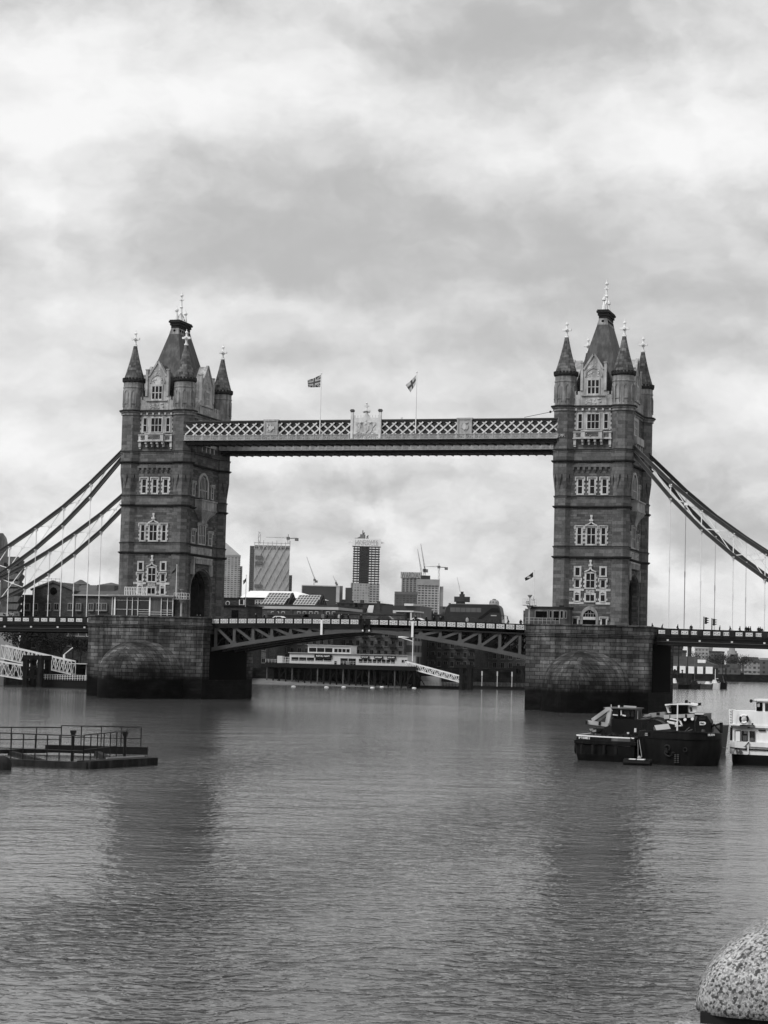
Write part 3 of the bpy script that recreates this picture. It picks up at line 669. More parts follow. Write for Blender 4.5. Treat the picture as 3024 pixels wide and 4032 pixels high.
        for sg in (-1, 1):                            # raking copings
            a.bar(P(sg*hw*.95, .2, base+6.3), P(0, .2, apex+.12), .3, .5, up=P(0, 1, 0))
            a.fb(P, sg*hw*1.12-.22, sg*hw*1.12+.22, -.3, .45, base+2.6, base+7.4); a.fb(P, sg*hw*1.12-.3, sg*hw*1.12+.3, -.4, .52, base+7.4, base+7.62)
        a.fb(P, -hw*1.15, hw*1.15, .2, .5, base+1.65, base+1.85)
        d_ = a.build('dormer', 'stone_light', root)
        a = MB(); relief(a, P, -1.05, 1.05, base+5.1, base+6.1, .24, .4, 4, 20); relief(a, P, -.8, .8, base+6.9, apex-1.0, .24, .36, 12, 12); relief(a, P, -1.4, 1.4, base+.25, base+1.4, .24, .42, 13, 30); a.build('carving', 'stone_white', d_)
        f = MB(); n_ = lights
        for i in range(n_+1): x = -1.05+2.1*i/n_; f.fb(P, x-.1, x+.1, .2, .4, base+2.0, base+4.6)
        f.fb(P, -1.05, 1.05, .2, .38, base+3.15, base+3.3); f.fb(P, -1.15, 1.15, .2, .42, base+4.4, base+4.75); f.fb(P, -1.15, 1.15, .2, .44, base+1.86, base+2.05)
        f.build('window_frame', 'stone_white', d_)
        f = MB(); f.fb(P, -1.04, 1.04, .22, .28, base+2.0, base+4.45); f.build('pane', 'pane_dark', d_)
        a = MB(); pts = [(hw*1.0, base+4), (hw*1.0, base+6.4), (0, apex-.25), (-hw*1.0, base+6.4), (-hw*1.0, base+4)]
        a.prism(pts, lambda p_, q_, d__: P(p_, d__, q_), -5.5, -1.39); a.build('dormer_roof', 'roof_lead', d_)
    dormer(FRONT, 1.85, 61.95, 3); dormer(lambda u, n, z: (-u, WY+n, z), 1.85, 61.95, 3)
    dormer(EAST, 2.7, 62.4, 4); dormer(WEST, 2.7, 62.4, 4)
    mb = MB()
    for za, zb, e in ((53.2, 68.3, 0),):
        rings = []
        for z in (za, 57, 61, 65, zb):
            hx = .62+.25*(69.6-z); hy = 2.75+.375*(69.6-z)
            rings.append([(-hx, -hy, z), (hx, -hy, z), (hx, hy, z), (-hx, hy, z)])
        mb.loft(rings)
    rf = mb.build('main_roof', 'roof_lead', root)
    mb = MB(); mb.loft([[(-.97, -3.25, 68.3), (.97, -3.25, 68.3), (.97, 3.25, 68.3), (-.97, 3.25, 68.3)], [(-.72, -2.85, 69.55), (.72, -2.85, 69.55), (.72, 2.85, 69.55), (-.72, 2.85, 69.55)]]); mb.build('roof_band', 'stone_drum', rf)
    for y in (-2.2, -1.1, 0, 1.1, 2.2):
        for sx in (-1, 1): mb = MB(); mb.cyl((sx*.5, y, 68.95), (sx*.93, y, 68.95), .24, .24, 8); mb.build('roof_vent', 'black_void', rf)
    mb = MB(); mb.cyl((0, -3.1, 68.95), (0, -2.9, 68.95), .24, .24, 8); mb.build('roof_vent', 'black_void', rf)
    mb = MB()
    for z0, z1, gx in ((69.5, 70.0, .05), (70.0, 70.5, .22), (70.5, 70.85, .42), (70.85, 71.05, .3)): mb.box(-.72-gx, .72+gx, -2.85-gx, 2.85+gx, z0+.002, z1)
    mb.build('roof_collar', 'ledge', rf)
    mb = MB()
    def shaft(y, z0, top, r):
        mb.lathe([(z0, r*2), (z0+.8, r*1.5), (z0+(top-z0)*.45, r), (top-1.0, r*.7), (top-.95, r*1.7), (top-.7, r*1.7), (top-.6, r*.6), (top, .02)], (0, y), 8)
    shaft(0, 71.0, 77.0, .2)
    mb.box(-.42, .42, -.1, .1, 75.2, 75.42); mb.box(-.1, .1, -.42, .42, 75.21, 75.41); mb.lathe([(73.6, .18), (73.9, .34), (74.2, .18)], (0, 0), 8)
    for y in (-2.2, 2.2):
        shaft(y, 71.0, 73.9, .2); mb.lathe([(72.7, .2), (72.9, .4), (73.1, .2)], (0, y), 8)
        mb.bar((0, y, 71.4), (0, 0, 73.0), .14, .14)
    for y in (-1.2, 1.2): mb.bar((0, y, 71), (0, y, 72.3), .2, .2)
    mb.build('roof_finial', 'finial_white', rf)
    return root
tower = make_tower()
tr = copy_tree(tower); tr.location = (41, 0, 0); tr['label'] = 'stone Gothic bridge tower with a pointed front door, above the pier behind the moored boats'
for o in (tower, tr): o['group'] = 'twin towers of the bridge'
# ------------------------------------------------------------------ high-level walkways
def make_walkway():
    """local y: 0 is the river face, 3.6 the back; x along the bridge"""
    root = thing('high_walkway', 'high-level lattice walkway in front, crest at its middle', 'walkway', (0, -11.0, 0))
    L = 35.0
    mb = MB(); mb.box(-L, L, .15, 3.45, 46.5, 47.2); mb.box(-L, L, .05, 3.55, 46.48, 46.62)
    for k in range(44): x = -34.4+k*1.6; mb.box(x-.08, x+.08, .2, 3.4, 46.3, 46.5)
    mb.build('bottom_girder', 'girder_dark', root)
    mb = MB(); mb.box(-L, L, .12, 3.48, 50.25, 50.55); mb.box(-L, L, -.02, 3.62, 50.552, 50.72); mb.box(-L, L, .3, 3.3, 50.3, 50.74)
    mb.build('top_chord', 'chain_blue', root)
    mb = MB(); mb.box(-L, L, -.06, 3.66, 50.724, 50.80); mb.box(-L, L, 1.0, 2.6, 50.8, 50.93); mb.build('roof', 'chain_cap', root)
    mb = MB(); mb.box(-L, L, .55, .62, 47.2, 50.3); mb.box(-L, L, 2.98, 3.05, 47.2, 50.3); mb.build('glazing', 'glass', root)
    for side, y, nm in ((0, .1, 'lattice'), (1, 3.5, 'lattice')):
        mb = MB(); p = 1.66; n = int(2*L/p)
        for k in range(n):
            x = -L+.3+k*p
            mb.bar((x-.42, y, 48.1), (x+p+.42, y, 50.28), .10, .24, up=(0, 0, 1)); mb.bar((x-.42, y+.12, 50.28), (x+p+.42, y+.12, 48.1), .10, .24, up=(0, 0, 1))
        mb.build(nm, 'steel_pale', root)
    mb = MB()
    for k in range(9):
        x = -L+.3+k*8.6
        for y in (.28, 3.2): mb.box(x-.07, x+.07, y, y+.14, 48.0, 50.3)
    mb.build('post', 'chain_blue', root)
    for y0, y1, f in ((-.28, .12, -1), (3.48, 3.88, 1)):
        mb = MB(); mb.box(-L, L, y0, y1, 47.28, 48.02); mb.box(-L, L, y0-.12, y1+.12, 48.0, 48.12); mb.box(-L, L, y0-.14, y1+.14, 47.16, 47.30)
        fc = y0 if f < 0 else y1
        n = int(2*L/1.66)
        for k in range(n+1):
            x = -L+.3+k*1.66; mb.box(x-.16, x+.16, *sorted((fc, fc+f*.09)), 47.3, 48.0)
            for sg in (-1, 1): mb.bar((x+.83+sg*.5, fc+f*.05, 47.45), (x+.83+sg*.1, fc+f*.05, 47.82), .08, .1)
            mb.box(x+.73, x+.93, *sorted((fc, fc+f*.1)), 47.42, 47.8)
            mb.box(x+.3, x+1.36, *sorted((fc, fc+f*.06)), 47.84, 47.93)
        mb.build('fascia', 'steel_panel', root)
        mb = MB()
        for k in range(n+1): x = -L+.3+k*1.66; mb.box(x-.1, x+.1, *sorted((fc-f*.1, fc+f*.16)), 47.0, 47.16)
        mb.build('bracket', 'girder_dark', root)
    for x in (-18.1, 18.2):                           # shield panels
        mb = MB(); mb.box(x-1.35, x+1.35, -.2, .3, 48.1, 50.62); mb.box(x-1.45, x+1.45, -.3, .4, 50.6, 50.92)
        for sg in (-1, 1): mb.box(x+sg*1.2-.15, x+sg*1.2+.15, -.28, 0, 48.1, 50.6)
        p = mb.build('panel', 'steel_panel', root)
        mb = MB(); mb.add([(x-.42, -.32, 49.7), (x+.42, -.32, 49.7), (x+.4, -.36, 49.1), (x, -.4, 48.75), (x-.4, -.36, 49.1), (x-.42, -.2, 49.7), (x+.42, -.2, 49.7), (x+.4, -.2, 49.1), (x, -.2, 48.75), (x-.4, -.2, 49.1)], [(0, 1, 2, 3, 4), (0, 5, 6, 1), (1, 6, 7, 2), (2, 7, 8, 3), (3, 8, 9, 4), (4, 9, 5, 0), (5, 9, 8, 7, 6)])
        relief(mb, lambda u, n, z: (u, -.2-n, z), x-.7, x+.7, 48.6, 50.2, 0, .16, int(x)+50, 16); mb.build('shield', 'stone_white', p)
    # centre crest under an ogee gable between two shafts
    P = lambda u, n, z: (u, -.25-n, z)
    mb = MB(); og = [(-2.6, 47.3), (2.6, 47.3), (2.6, 49.9), (2.2, 50.4), (1.5, 50.75), (.9, 50.98), (.45, 51.3), (.2, 51.75), (0, 52.2), (-.2, 51.75), (-.45, 51.3), (-.9, 50.98), (-1.5, 50.75), (-2.2, 50.4), (-2.6, 49.9)]
    mb.prism(og, lambda a, b, d: P(a, d, b), -.7, .05); mb.fb(P, -2.6, 2.6, -.6, .0, 50.0, 51.1)
    cr = mb.build('crest', 'steel_pale', root)
    mb = MB(); pts = og[2:-0][:13]
    for a, b in zip(pts[:-1], pts[1:]): mb.bar(P(a[0], .12, a[1]), P(b[0], .12, b[1]), .34, .22, up=(0, 0, 1))
    mb.build('hood', 'truss_blue', cr)
    mb = MB()
    for sg in (-1, 1):
        x = sg*2.62; mb.fb(P, x-.22, x+.22, -.3, .22, 47.3, 52.1)
    for k in range(9): x = -2.2+k*.55; mb.fb(P, x-.07, x+.07, -.3, -.16, 51.1, 51.55)
    mb.build('shaft', 'steel_pale', cr)
    mb = MB()
    for sg in (-1, 1): x = sg*2.62; mb.fb(P, x-.26, x+.26, -.34, .26, 52.1, 52.25); mb.fb(P, x-.34, x+.34, -.4, .34, 52.25, 52.5); mb.fb(P, x-.26, x+.26, -.34, .26, 52.5, 52.62)
    mb.build('shaft_cap', 'truss_blue', cr)
    mb = MB()
    y_ = -.1
    mb.lathe([(52.0, .2), (52.3, .5), (52.6, .3), (52.8, .16), (53.6, .13), (53.7, .2), (53.9, .05)], (0, y_), 8); mb.box(-.42, .42, y_-.1, y_+.1, 53.05, 53.3)
    for sg in (-1, 1): mb.sphere((sg*.42, y_, 52.25), .32, 8, 5)
    mb.build('finial', 'steel_pale', cr)
    mb = MB()                                         # arms: shield, helm and two supporters in relief
    mb.prism([(-.52, 49.6), (.52, 49.6), (.5, 48.9), (0, 48.3), (-.5, 48.9)], lambda a, b, d: P(a, d, b), .02, .18)
    mb.sphere((0, -.28, 50.0), .34, 8, 5, sy=.5); mb.sphere((0, -.28, 50.5), .28, 8, 5, sy=.4)
    for sg in (-1, 1):
        mb.tube([P(sg*.8, .05, 48.3), P(sg*1.2, .06, 48.9), P(sg*1.0, .07, 49.6), P(sg*1.0, .06, 50.1)], .15, 6); mb.tube([P(sg*1.2, .05, 49.2), P(sg*1.7, .05, 49.8)], .12, 6); mb.tube([P(sg*1.2, .05, 48.6), P(sg*1.7, .05, 48.3)], .12, 6); mb.sphere(P(sg*.9, .22, 50.2), .22, 8, 5)
    relief(mb, P, -1.9, 1.9, 47.6, 48.5, .02, .14, 31, 60); relief(mb, P, -1.9, 1.9, 48.6, 50.3, .02, .12, 33, 90)
    mb.build('coat_of_arms', 'stone_white', cr)
    return root
wk = make_walkway()
wk2 = copy_tree(wk); wk2.location = (0, 11.0, 0); wk2.rotation_euler = (0, 0, math.pi); wk2['label'] = 'rear high-level walkway, only its light underside strip in view'
for o in (wk, wk2): o['group'] = 'walkways between the towers'

# ------------------------------------------------------------------ bascules and side spans
def panel_mesh(w, h):
    """pierced white parapet panel: border and two crossed rings"""
    mb = MB(); t = .07
    mb.box(-w/2, w/2, -.05, .05, 0, t); mb.box(-w/2, w/2, -.05, .05, h-t, h)
    mb.box(-w/2, -w/2+t, -.05, .05, t-.001, h-t+.001); mb.box(w/2-t, w/2, -.05, .05, t-.001, h-t+.001)
    for c in (-w/4, w/4):
        for q in range(4):
            a = math.pi/4+q*math.pi/2; mb.bar((c+.12*math.cos(a), 0, h/2+.12*math.sin(a)), (c+.46*w/2*math.cos(a), 0, h/2+.62*h*math.sin(a)), .08, .14, up=(0, 1, 0))
        mb.torus((c, 0, h/2), .17, .055, 'y', 10, 4)
        mb.box(c-w/8-.05, c-w/8+.05, -.03, .03, 0.03, h*.3); mb.box(c+w/8-.05, c+w/8+.05, -.03, .03, h*.7, h-.03)
    mb.bar((-.3, 0, h/2), (.3, 0, h/2), .07, .16, up=(0, 1, 0)); mb.bar((0, 0, .03), (0, 0, h-.03), .07, .1, up=(0, 1, 0))
    return mb
def deck_z(x): return 13.72+.42*max(0, 1-(x/30)**2)         # road line over the opening span
def make_bascule():
    """left leaf: x from the pier (-29.6) to mid river (0)"""
    root = thing('bascule', 'steel truss leaf of the opening road span, joined to the pier with the glazed cabin', 'bridge deck', (-29.6, 0, 0))
    O = (-29.6, 0, 0); N = 16
    zb = lambda x: 12.85-4.0*(abs(x)/29)**1.4
    xs = [-29.6+29.45*k/N for k in range(N+1)]
    mb = MB(); rings = []
    for x in xs: z = deck_z(x); rings.append([(x, -9.1, z-.75), (x, 9.1, z-.75), (x, 9.1, z-.02), (x, -9.1, z-.02)])
    mb.loft(rings); mb.build('deck', 'girder_dark', root, off=O)
    mb = MB(); rings = []
    for x in xs: z = deck_z(x); rings.append([(x, -5.6, z-.1), (x, 5.6, z-.1), (x, 5.6, z+.02), (x, -5.6, z+.02)])
    mb.loft(rings); mb.build('roadway', 'asphalt', root, off=O)
    mb = MB()
    for sg in (-1, 1):
        rings = []
        for x in xs: z = deck_z(x); rings.append([(x, sg*5.62, z-.1), (x, sg*9.0, z-.1), (x, sg*9.0, z+.15), (x, sg*5.62, z+.15)])
        mb.loft(rings)
    mb.build('footway', 'pavement', root, off=O)
    pos = [-28.5+3.62*k for k in range(8)]
    for y in (-8.7, -2.9, 2.9, 8.7):
        mb = MB()
        fine = [-29.6+29.4*k/24 for k in range(25)]
        for a, b in zip(fine[:-1], fine[1:]):
            mb.bar((a, y, zb(a)+.3), (b, y, zb(b)+.3), .5, .62); mb.bar((a, y, zb(a)-.03), (b, y, zb(b)-.03), 1.1, .1)
        mb.build('bottom_chord', 'truss_blue', root, off=O)
        for k, x in enumerate(pos):
            zt = deck_z(x)-.7; h = zt-zb(x)
            if h < .5: continue
            mb = MB(); mb.bar((x, y, zb(x)+.3), (x, y, zt), .52, .3, up=(0, 1, 0)); mb.build('web_post', 'truss_blue', root, off=O)
            if k+1 < len(pos):
                mb = MB(); x2 = pos[k+1]; mb.bar((x+.25, y, zt-.1), (x2-.25, y, zb(x2)+.6), .30, .46, up=(0, 0, 1)); mb.hexa([(x2-.75, y-.12, zb(x2)+.5), (x2+.6, y-.12, zb(x2)+.5), (x2+.6, y+.12, zb(x2)+.5), (x2-.75, y+.12, zb(x2)+.5), (x2-.35, y-.12, zb(x2)+1.1), (x2+.26, y-.12, zb(x2)+1.1), (x2+.26, y+.12, zb(x2)+1.1), (x2-.35, y+.12, zb(x2)+1.1)]); mb.build('web_diagonal', 'truss_blue', root, off=O)
    mb = MB()
    for x in pos:
        h = deck_z(x)-.7
        mb.box(x-.15, x+.15, -8.6, 8.6, h-.5, h); mb.bar((x, -8.6, zb(x)+.4), (x, -2.9, h-.2), .16, .16); mb.bar((x, 8.6, zb(x)+.4), (x, 2.9, h-.2), .16, .16)
        mb.box(x-.12, x+.12, -8.6, 8.6, zb(x)+.1, zb(x)+.4)
    mb.build('cross_girder', 'girder_dark', root, off=O)
    for y, sg in ((-9.0, -1), (9.0, 1)):
        mb = MB(); rings = []; rings2 = []; rings3 = []
        for x in xs:
            z = deck_z(x); rings.append([(x, y-.12, z+.90), (x, y+.12, z+.90), (x, y+.12, z+1.05), (x, y-.12, z+1.05)]); rings2.append([(x, y-.15, z-.5), (x, y+.1, z-.5), (x, y+.1, z+.02), (x, y-.15, z+.02)]); rings3.append([(x, y-.01, z), (x, y+.06, z), (x, y+.06, z+.92), (x, y-.01, z+.92)])
        mb.loft(rings); mb.loft(rings2); mb.loft(rings3)
        for k in range(17): x = -29.45+1.78*k; z = deck_z(min(x, -.2)); mb.box(max(-29.6, x-.16), min(-.12, x+.16), y-.14, y+.12, z-.02, z+.93)
        mb.build('parapet_rail', 'iron_black', root, off=O)
    for k in range(16):
        x = -28.56+1.78*k; p = panel_mesh(1.42, .76); z = deck_z(x)+.08
        sl_ = (deck_z(x+.5)-deck_z(x-.5))
        p.v = [(a+x, b-9.1, c+z+a*sl_) for a, b, c in p.v]; p.build('parapet_panel', 'steel_white', root, off=O)
    return root
bl = make_bascule()
def mirror_tree(o, loc, label):
    """the opposite leaf: same meshes turned half way round"""
    c = copy_tree(o); c.location = loc; c.rotation_euler = (0, 0, math.pi); c['label'] = label; return c
br = mirror_tree(bl, (29.6, 0, 0), 'steel truss leaf of the opening road span, under the double-decker bus')
for ch in [x for x in COL.objects if x.parent == br and x.name.startswith('parapet_panel')]: ch.location.y = 18.2
for o in (bl, br): o['group'] = 'opening leaves of the bridge'

def make_span():
    """left side span, x from -52.4 outward"""
    root = thing('side_span', 'suspended road span in front of the gabled brick building', 'bridge deck', (-52.5, 0, 0)); O = (-52.5, 0, 0)
    X0, X1 = -110.0, -52.6; zt = 13.45
    sag = lambda x: -.010*(abs(x)-52.5)
    def rail(name, y0, y1, z0, z1, m):
        mb = MB(); mb.loft([[(x, y0, z0+sag(x)), (x, y1, z0+sag(x)), (x, y1, z1+sag(x)), (x, y0, z1+sag(x))] for x in (X0, X1)]); return mb.build(name, m, root, off=O)
    rail('deck', -8.9, 8.9, zt-.6, zt-.1, 'girder_dark'); rail('roadway', -5.6, 5.6, zt-.1, zt+.02, 'asphalt')
    rail('footway', -8.85, -5.62, zt-.099, zt+.15, 'pavement'); rail('footway', 5.62, 8.85, zt-.099, zt+.15, 'pavement')
    for y in (-9.0, 9.0):
        rail('girder', y-.1, y+.1, 11.8, 13.3, 'iron_black'); rail('girder_flange', y-.34, y+.34, 11.72, 11.86, 'girder_dark'); rail('girder_flange', y-.22, y+.22, 12.28, 12.36, 'truss_blue'); rail('girder_flange', y-.3, y+.3, 13.0, 13.14, 'girder_dark'); rail('parapet_rail', y-.16, y+.16, 14.4, 14.56, 'iron_black'); rail('parapet_rail', y+.0, y+.08, 13.3, 14.4, 'iron_black'); rail('parapet_rail', y-.14, y+.16, 13.28, 13.5, 'girder_dark')
    for i in range(11):
        mb = MB(); x = -54.5-5.47*i; s = sag(x); mb.box(x-.45, x+.45, -9.2, -8.8, 13.4+s, 14.42+s); mb.build('parapet_post', 'girder_dark', root, off=O)
        for j in (1, 2): xx = x-.2-5.3*j/3-.03; mb = MB(); mb.box(xx-.2, xx+.2, -9.14, -8.84, 13.4+s, 14.42+s); mb.build('parapet_post', 'girder_dark', root, off=O)
    for i in range(11): x = -54.5-5.47*i; s = sag(x); mb = MB(); mb.box(x-.17, x+.17, -9.3, -9.05, 12.44+s, 12.72+s); mb.build('hanger_plate', 'steel_pale', root, off=O)
    for i in range(9):
        for j in range(3):
            x = -54.5-5.47*i-.45-.76-1.68*j; p = panel_mesh(1.2, .62); p.v = [(a+x, b-9.08, c+13.62+sag(x)) for a, b, c in p.v]; p.build('parapet_panel', 'steel_white', root, off=O)
    p = panel_mesh(1.2, .62); p.v = [(a-53.5, b-9.08, c+13.62) for a, b, c in p.v]; p.build('parapet_panel', 'steel_white', root, off=O)
    return root
sl_ = make_span()
sr_ = mirror_tree(sl_, (52.5, 0, 0), 'suspended road span crowded with pedestrians and two traffic lights')
for ch in [x for x in COL.objects if x.parent == sr_ and x.name.split('.')[0] in ('parapet_panel', 'parapet_post', 'hanger_plate')]: ch.location.y = 18.16
for o in (sl_, sr_): o['group'] = 'suspended side spans'

# ------------------------------------------------------------------ suspension chains
TOPC = [(47.4, 46.4), (54.5, 39.65), (59.9, 35.15), (65.4, 31.25), (70.8, 27.75), (75.9, 24.8), (81.4, 22.1), (86.8, 19.9), (92.3, 18.1), (97.8, 16.8), (103, 15.8)]
BOTC = [(47.4, 45.3), (54.5, 37.1), (59.9, 31.75), (65.4, 27.2), (70.8, 23.4), (75.9, 20.3), (81.4, 17.8), (86.8, 16.1), (92.3, 15.2), (97.8, 14.8), (103, 14.7)]
def make_chain(y):
    root = thing('suspension_chain', '', 'chain', (-47.4, y, 0)); O = (-47.4, y, 0)
    for nm, pts, w in (('top_chord', TOPC, .52), ('bottom_chord', BOTC, .52)):
        mb = MB(); pts_ = [(-x, y, z) for x, z in pts]
        for a, b in zip(pts_[:-1], pts_[1:]): mb.bar(a, b, .34, w)
        ch = mb.build(nm, 'chain_blue', root, off=O)
        mb = MB()
        for a, b in zip(pts_[:-1], pts_[1:]):
            d = (Vector(b)-Vector(a)).normalized(); nn = Vector((-d.z, 0, d.x)); nn = nn if nn.z > 0 else -nn
            for s_ in (-1, 1): mb.bar(Vector(a)+nn*(s_*.30), Vector(b)+nn*(s_*.30), .60, .09, up=nn)
        mb.build('flange', 'chain_cap', ch, off=O)
    V = lambda p: Vector((-p[0], y, p[1]))
    for k in range(1, 9):
        mb = MB(); a, b, c, d = TOPC[k], BOTC[k], TOPC[k+1], BOTC[k+1]
        V = lambda p: Vector((-p[0], y, p[1]))
        mb.bar(V(a), V(b), .15, .2)
        if k < 8:
            mid = (V(a)+V(b)+V(c)+V(d))/4
            mb.bar(V(a), V(d), .10, .14); mb.bar(V(c), V(b), .10, .13)
            mb.box(mid.x-.34, mid.x+.34, y-.12, y+.12, mid.z-.2, mid.z+.2)
            for q in (V(a), V(c)): mb.box(q.x-.25, q.x+.25, y-.22, y+.22, q.z-.75, q.z-.25)
        mb.build('bracing', 'steel_white', root, off=O)
    mb = MB(); a, b = TOPC[1], BOTC[1]
    mb.bar(V(TOPC[0])*.5+V(TOPC[1])*.5, V(b), .12, .16)
    mb.build('bracing', 'steel_white', root, off=O)
    for k in range(1, 9):
        x, z = BOTC[k]
        if z < 15.2: continue
        mb = MB(); mb.cyl((-x, y, z-.2), (-x, y, 14.3), .065, .065, 8); mb.cyl((-x, y, z-.9), (-x, y, z-.2), .16, .34, 8); zc = 14.5+(z-14.5)*.45; mb.cyl((-x, y, zc-.5), (-x, y, zc+.5), .12, .12, 8); mb.cyl((-x, y, 13.4), (-x, y, zc), .085, .085, 8)
        mb.build('hanger', 'steel_white', root, off=O)
    return root
ca = make_chain(-8.6); ca['label'] = 'upper and nearer chain truss over the gabled brick building'
cb = make_chain(8.6); cb['label'] = 'farther chain truss over the gabled brick building, lower in view'
cc_ = mirror_tree(ca, (47.4, 8.6, 0), 'farther dark chain truss above the pedestrians and traffic lights')
cd_ = mirror_tree(cb, (47.4, -8.6, 0), 'nearer chain truss with long white hangers above the pedestrians')
for o in (ca, cb, cc_, cd_): o['group'] = 'suspension chains'
# ------------------------------------------------------------------ buildings of the far bank and the skyline
def facade(name, wall, glass, pw, ph, fw, fh, ox=0.0, oz=0.0, vary=.25, rough=.5):
    m = bpy.data.materials.new(name); m.use_nodes = True; t = NT(m.node_tree); p = t.n['Principled BSDF']
    geo = t.new('ShaderNodeNewGeometry'); x, y, z = t.xyz(geo.outputs['Position']); nx, ny, nz = t.xyz(geo.outputs['True Normal'])
    side = t.math('GREATER_THAN', t.math('ABSOLUTE', nx), t.math('ABSOLUTE', ny)); uu = t.math('DIVIDE', t.math('ADD', t.mix(side, x, y), ox), pw); zz = t.math('DIVIDE', t.math('ADD', z, oz), ph)
    a = t.math('LESS_THAN', t.math('FRACT', uu), fw); b = t.math('LESS_THAN', t.math('FRACT', zz), fh)
    k = t.math('MULTIPLY', t.math('MULTIPLY', a, b), t.math('LESS_THAN', t.math('ABSOLUTE', nz), .5))
    wn = t.new('ShaderNodeTexWhiteNoise', noise_dimensions='2D'); t.put(wn.inputs['Vector'], t.comb(t.math('FLOOR', uu), t.math('FLOOR', zz), 0))
    g = t.math('MULTIPLY', t.ramp(wn.outputs['Value'], 0, 1, 1-vary*2, 1+vary*2, False), glass)
    w = t.math('MULTIPLY', t.ramp(t.noise(geo.outputs['Position'], .06, 4), .3, .7, .85, 1.15), wall)
    c = t.mix(k, w, g); cx = t.new('ShaderNodeCombineColor'); [t.put(cx.inputs[i], c) for i in range(3)]
    t.l.new(cx.outputs[0], p.inputs['Base Color']); p.inputs['Roughness'].default_value = rough; p.inputs['Specular IOR Level'].default_value = .25
    M[name] = m
facade('grid_tower', .36, .13, 6.2, 4.0, .62, .55); facade('grid_glass', .19, .13, 4.0, 4.2, .8, .7); facade('grid_slab', .22, .05, 3.5, 3.6, .8, .62)
facade('grid_floors', .20, .018, 200, 5.4, 1.1, .62); facade('grid_pale', .32, .20, 5.0, 5.0, .6, .6); facade('grid_frame', .36, .07, 6.0, 4.6, .72, .62); facade('grid_dark', .075, .04, 6.0, 4.0, .7, .6)
facade('grid_brick', .035, .012, 3.2, 3.4, .4, .5, vary=.6); facade('grid_flat', .30, .10, 3.0, 3.0, .55, .5); facade('grid_estate', .09, .025, 3.4, 3.1, .45, .45, vary=.5)

def box_at(vw, xl, xr, yt, Y, dep):
    a = at(*vw(xl, yt), Y); b = at(*vw(xr, yt), Y); return a.x, b.x, (a.z+b.z)/2
def Zat(vw, x, y, Y): return at(*vw(x, y), Y).z
def Xat(vw, x, y, Y): return at(*vw(x, y), Y).x
def face(r):      # turn a far building so that its front looks down the river
    r.rotation_euler.z = math.atan2(CAM[0]-r.location.x, r.location.y-CAM[1])
def crane(vw, name, label, Y, base, top, jib, tail=None, w=2.2, group='tower cranes on the skyline', m='steel_far', hang=None):
    a = at(*vw(*base), Y); b = at(*vw(*top), Y); j = at(*vw(*jib), Y)
    r = thing(name, label, 'crane', (a.x, Y, a.z), group=group); O = (a.x, Y, a.z)
    mb = MB(); lat = w*.5
    for dx_ in (-lat, lat): mb.bar((a.x+dx_, Y, a.z), (b.x+dx_, Y, b.z), w*.22)
    n = max(2, int((b-a).length/(w*1.6)))
    for k in range(n): p = a.lerp(b, k/n); q = a.lerp(b, (k+1)/n); s_ = 1 if k % 2 else -1; mb.bar((p.x-lat*s_, Y, p.z), (q.x+lat*s_, Y, q.z), w*.2)
    mb.build('mast', m, r, off=O)
    mb = MB(); d = (j-b); L = d.length; d.normalize(); nn = Vector((-d.z, 0, d.x)); nn = nn if nn.z > 0 else -nn
    mb.bar(b, j, w*.3); mb.bar(b+nn*w*.7, j, w*.25); n = max(3, int(L/(w*2)))
    for k in range(n): p = b.lerp(j, k/n); q = b.lerp(j, (k+1)/n); mb.bar(p, q+nn*(w*.7*(1-(k+1)/n)), w*.18)
    mb.build('jib', m, r, off=O)
    if tail:
        t_ = at(*vw(*tail), Y); mb = MB(); mb.bar(b, t_, w*.5); mb.box(t_.x-w*.9, t_.x+w*.9, Y-w*.8, Y+w*.8, t_.z-w*1.6, t_.z+.4); mb.box(b.x-w*.8, b.x+w*.8, Y-w*.8, Y+w*.8, b.z-w*.8, b.z+w*.8); mb.bar(b, b+Vector((0, 0, w*2.4)), w*.3); mb.build('counterweight', 'far_mid', r, off=O)
    return r
CW = 3500.0
# pyramid-roofed tower
x0, x1, z = box_at(vB1, 100, 300, 320, CW, 50); zs = Zat(vB1, 300, 410, CW); ap = at(*vB1(165, 185), CW+28); 
x0 = 2*Xat(vB1, 165, 185, CW)-x1
r = thing('skyscraper', 'tall office tower with pyramid roof, just right of the left bridge tower', 'skyscraper', ((x0+x1)/2, CW, 5)); O = r.location[:]
mb = MB(); mb.box(x0, x1, CW, CW+57, 5, z); mb.box(x0-4, x1+4.5, CW+5, CW+52, 5, zs); mb.build('office_floors', 'grid_tower', r, off=O)
mb = MB(); mb.box(x0-.5, x1+.5, CW-.5, CW+57.5, z, z+3.5); mb.build('cornice', 'concrete_far', r, off=O)
mb = MB(); ap.x = (x0+x1)/2; mb.loft([[(x0+1, CW+1, z+3.5), (x1-1, CW+1, z+3.5), (x1-1, CW+56, z+3.5), (x0+1, CW+56, z+3.5)], [(ap.x-.4, CW+28, ap.z), (ap.x+.4, CW+28, ap.z), (ap.x+.4, CW+29, ap.z), (ap.x-.4, CW+29, ap.z)]]); mb.build('pyramid_roof', 'concrete_far', r, off=O)
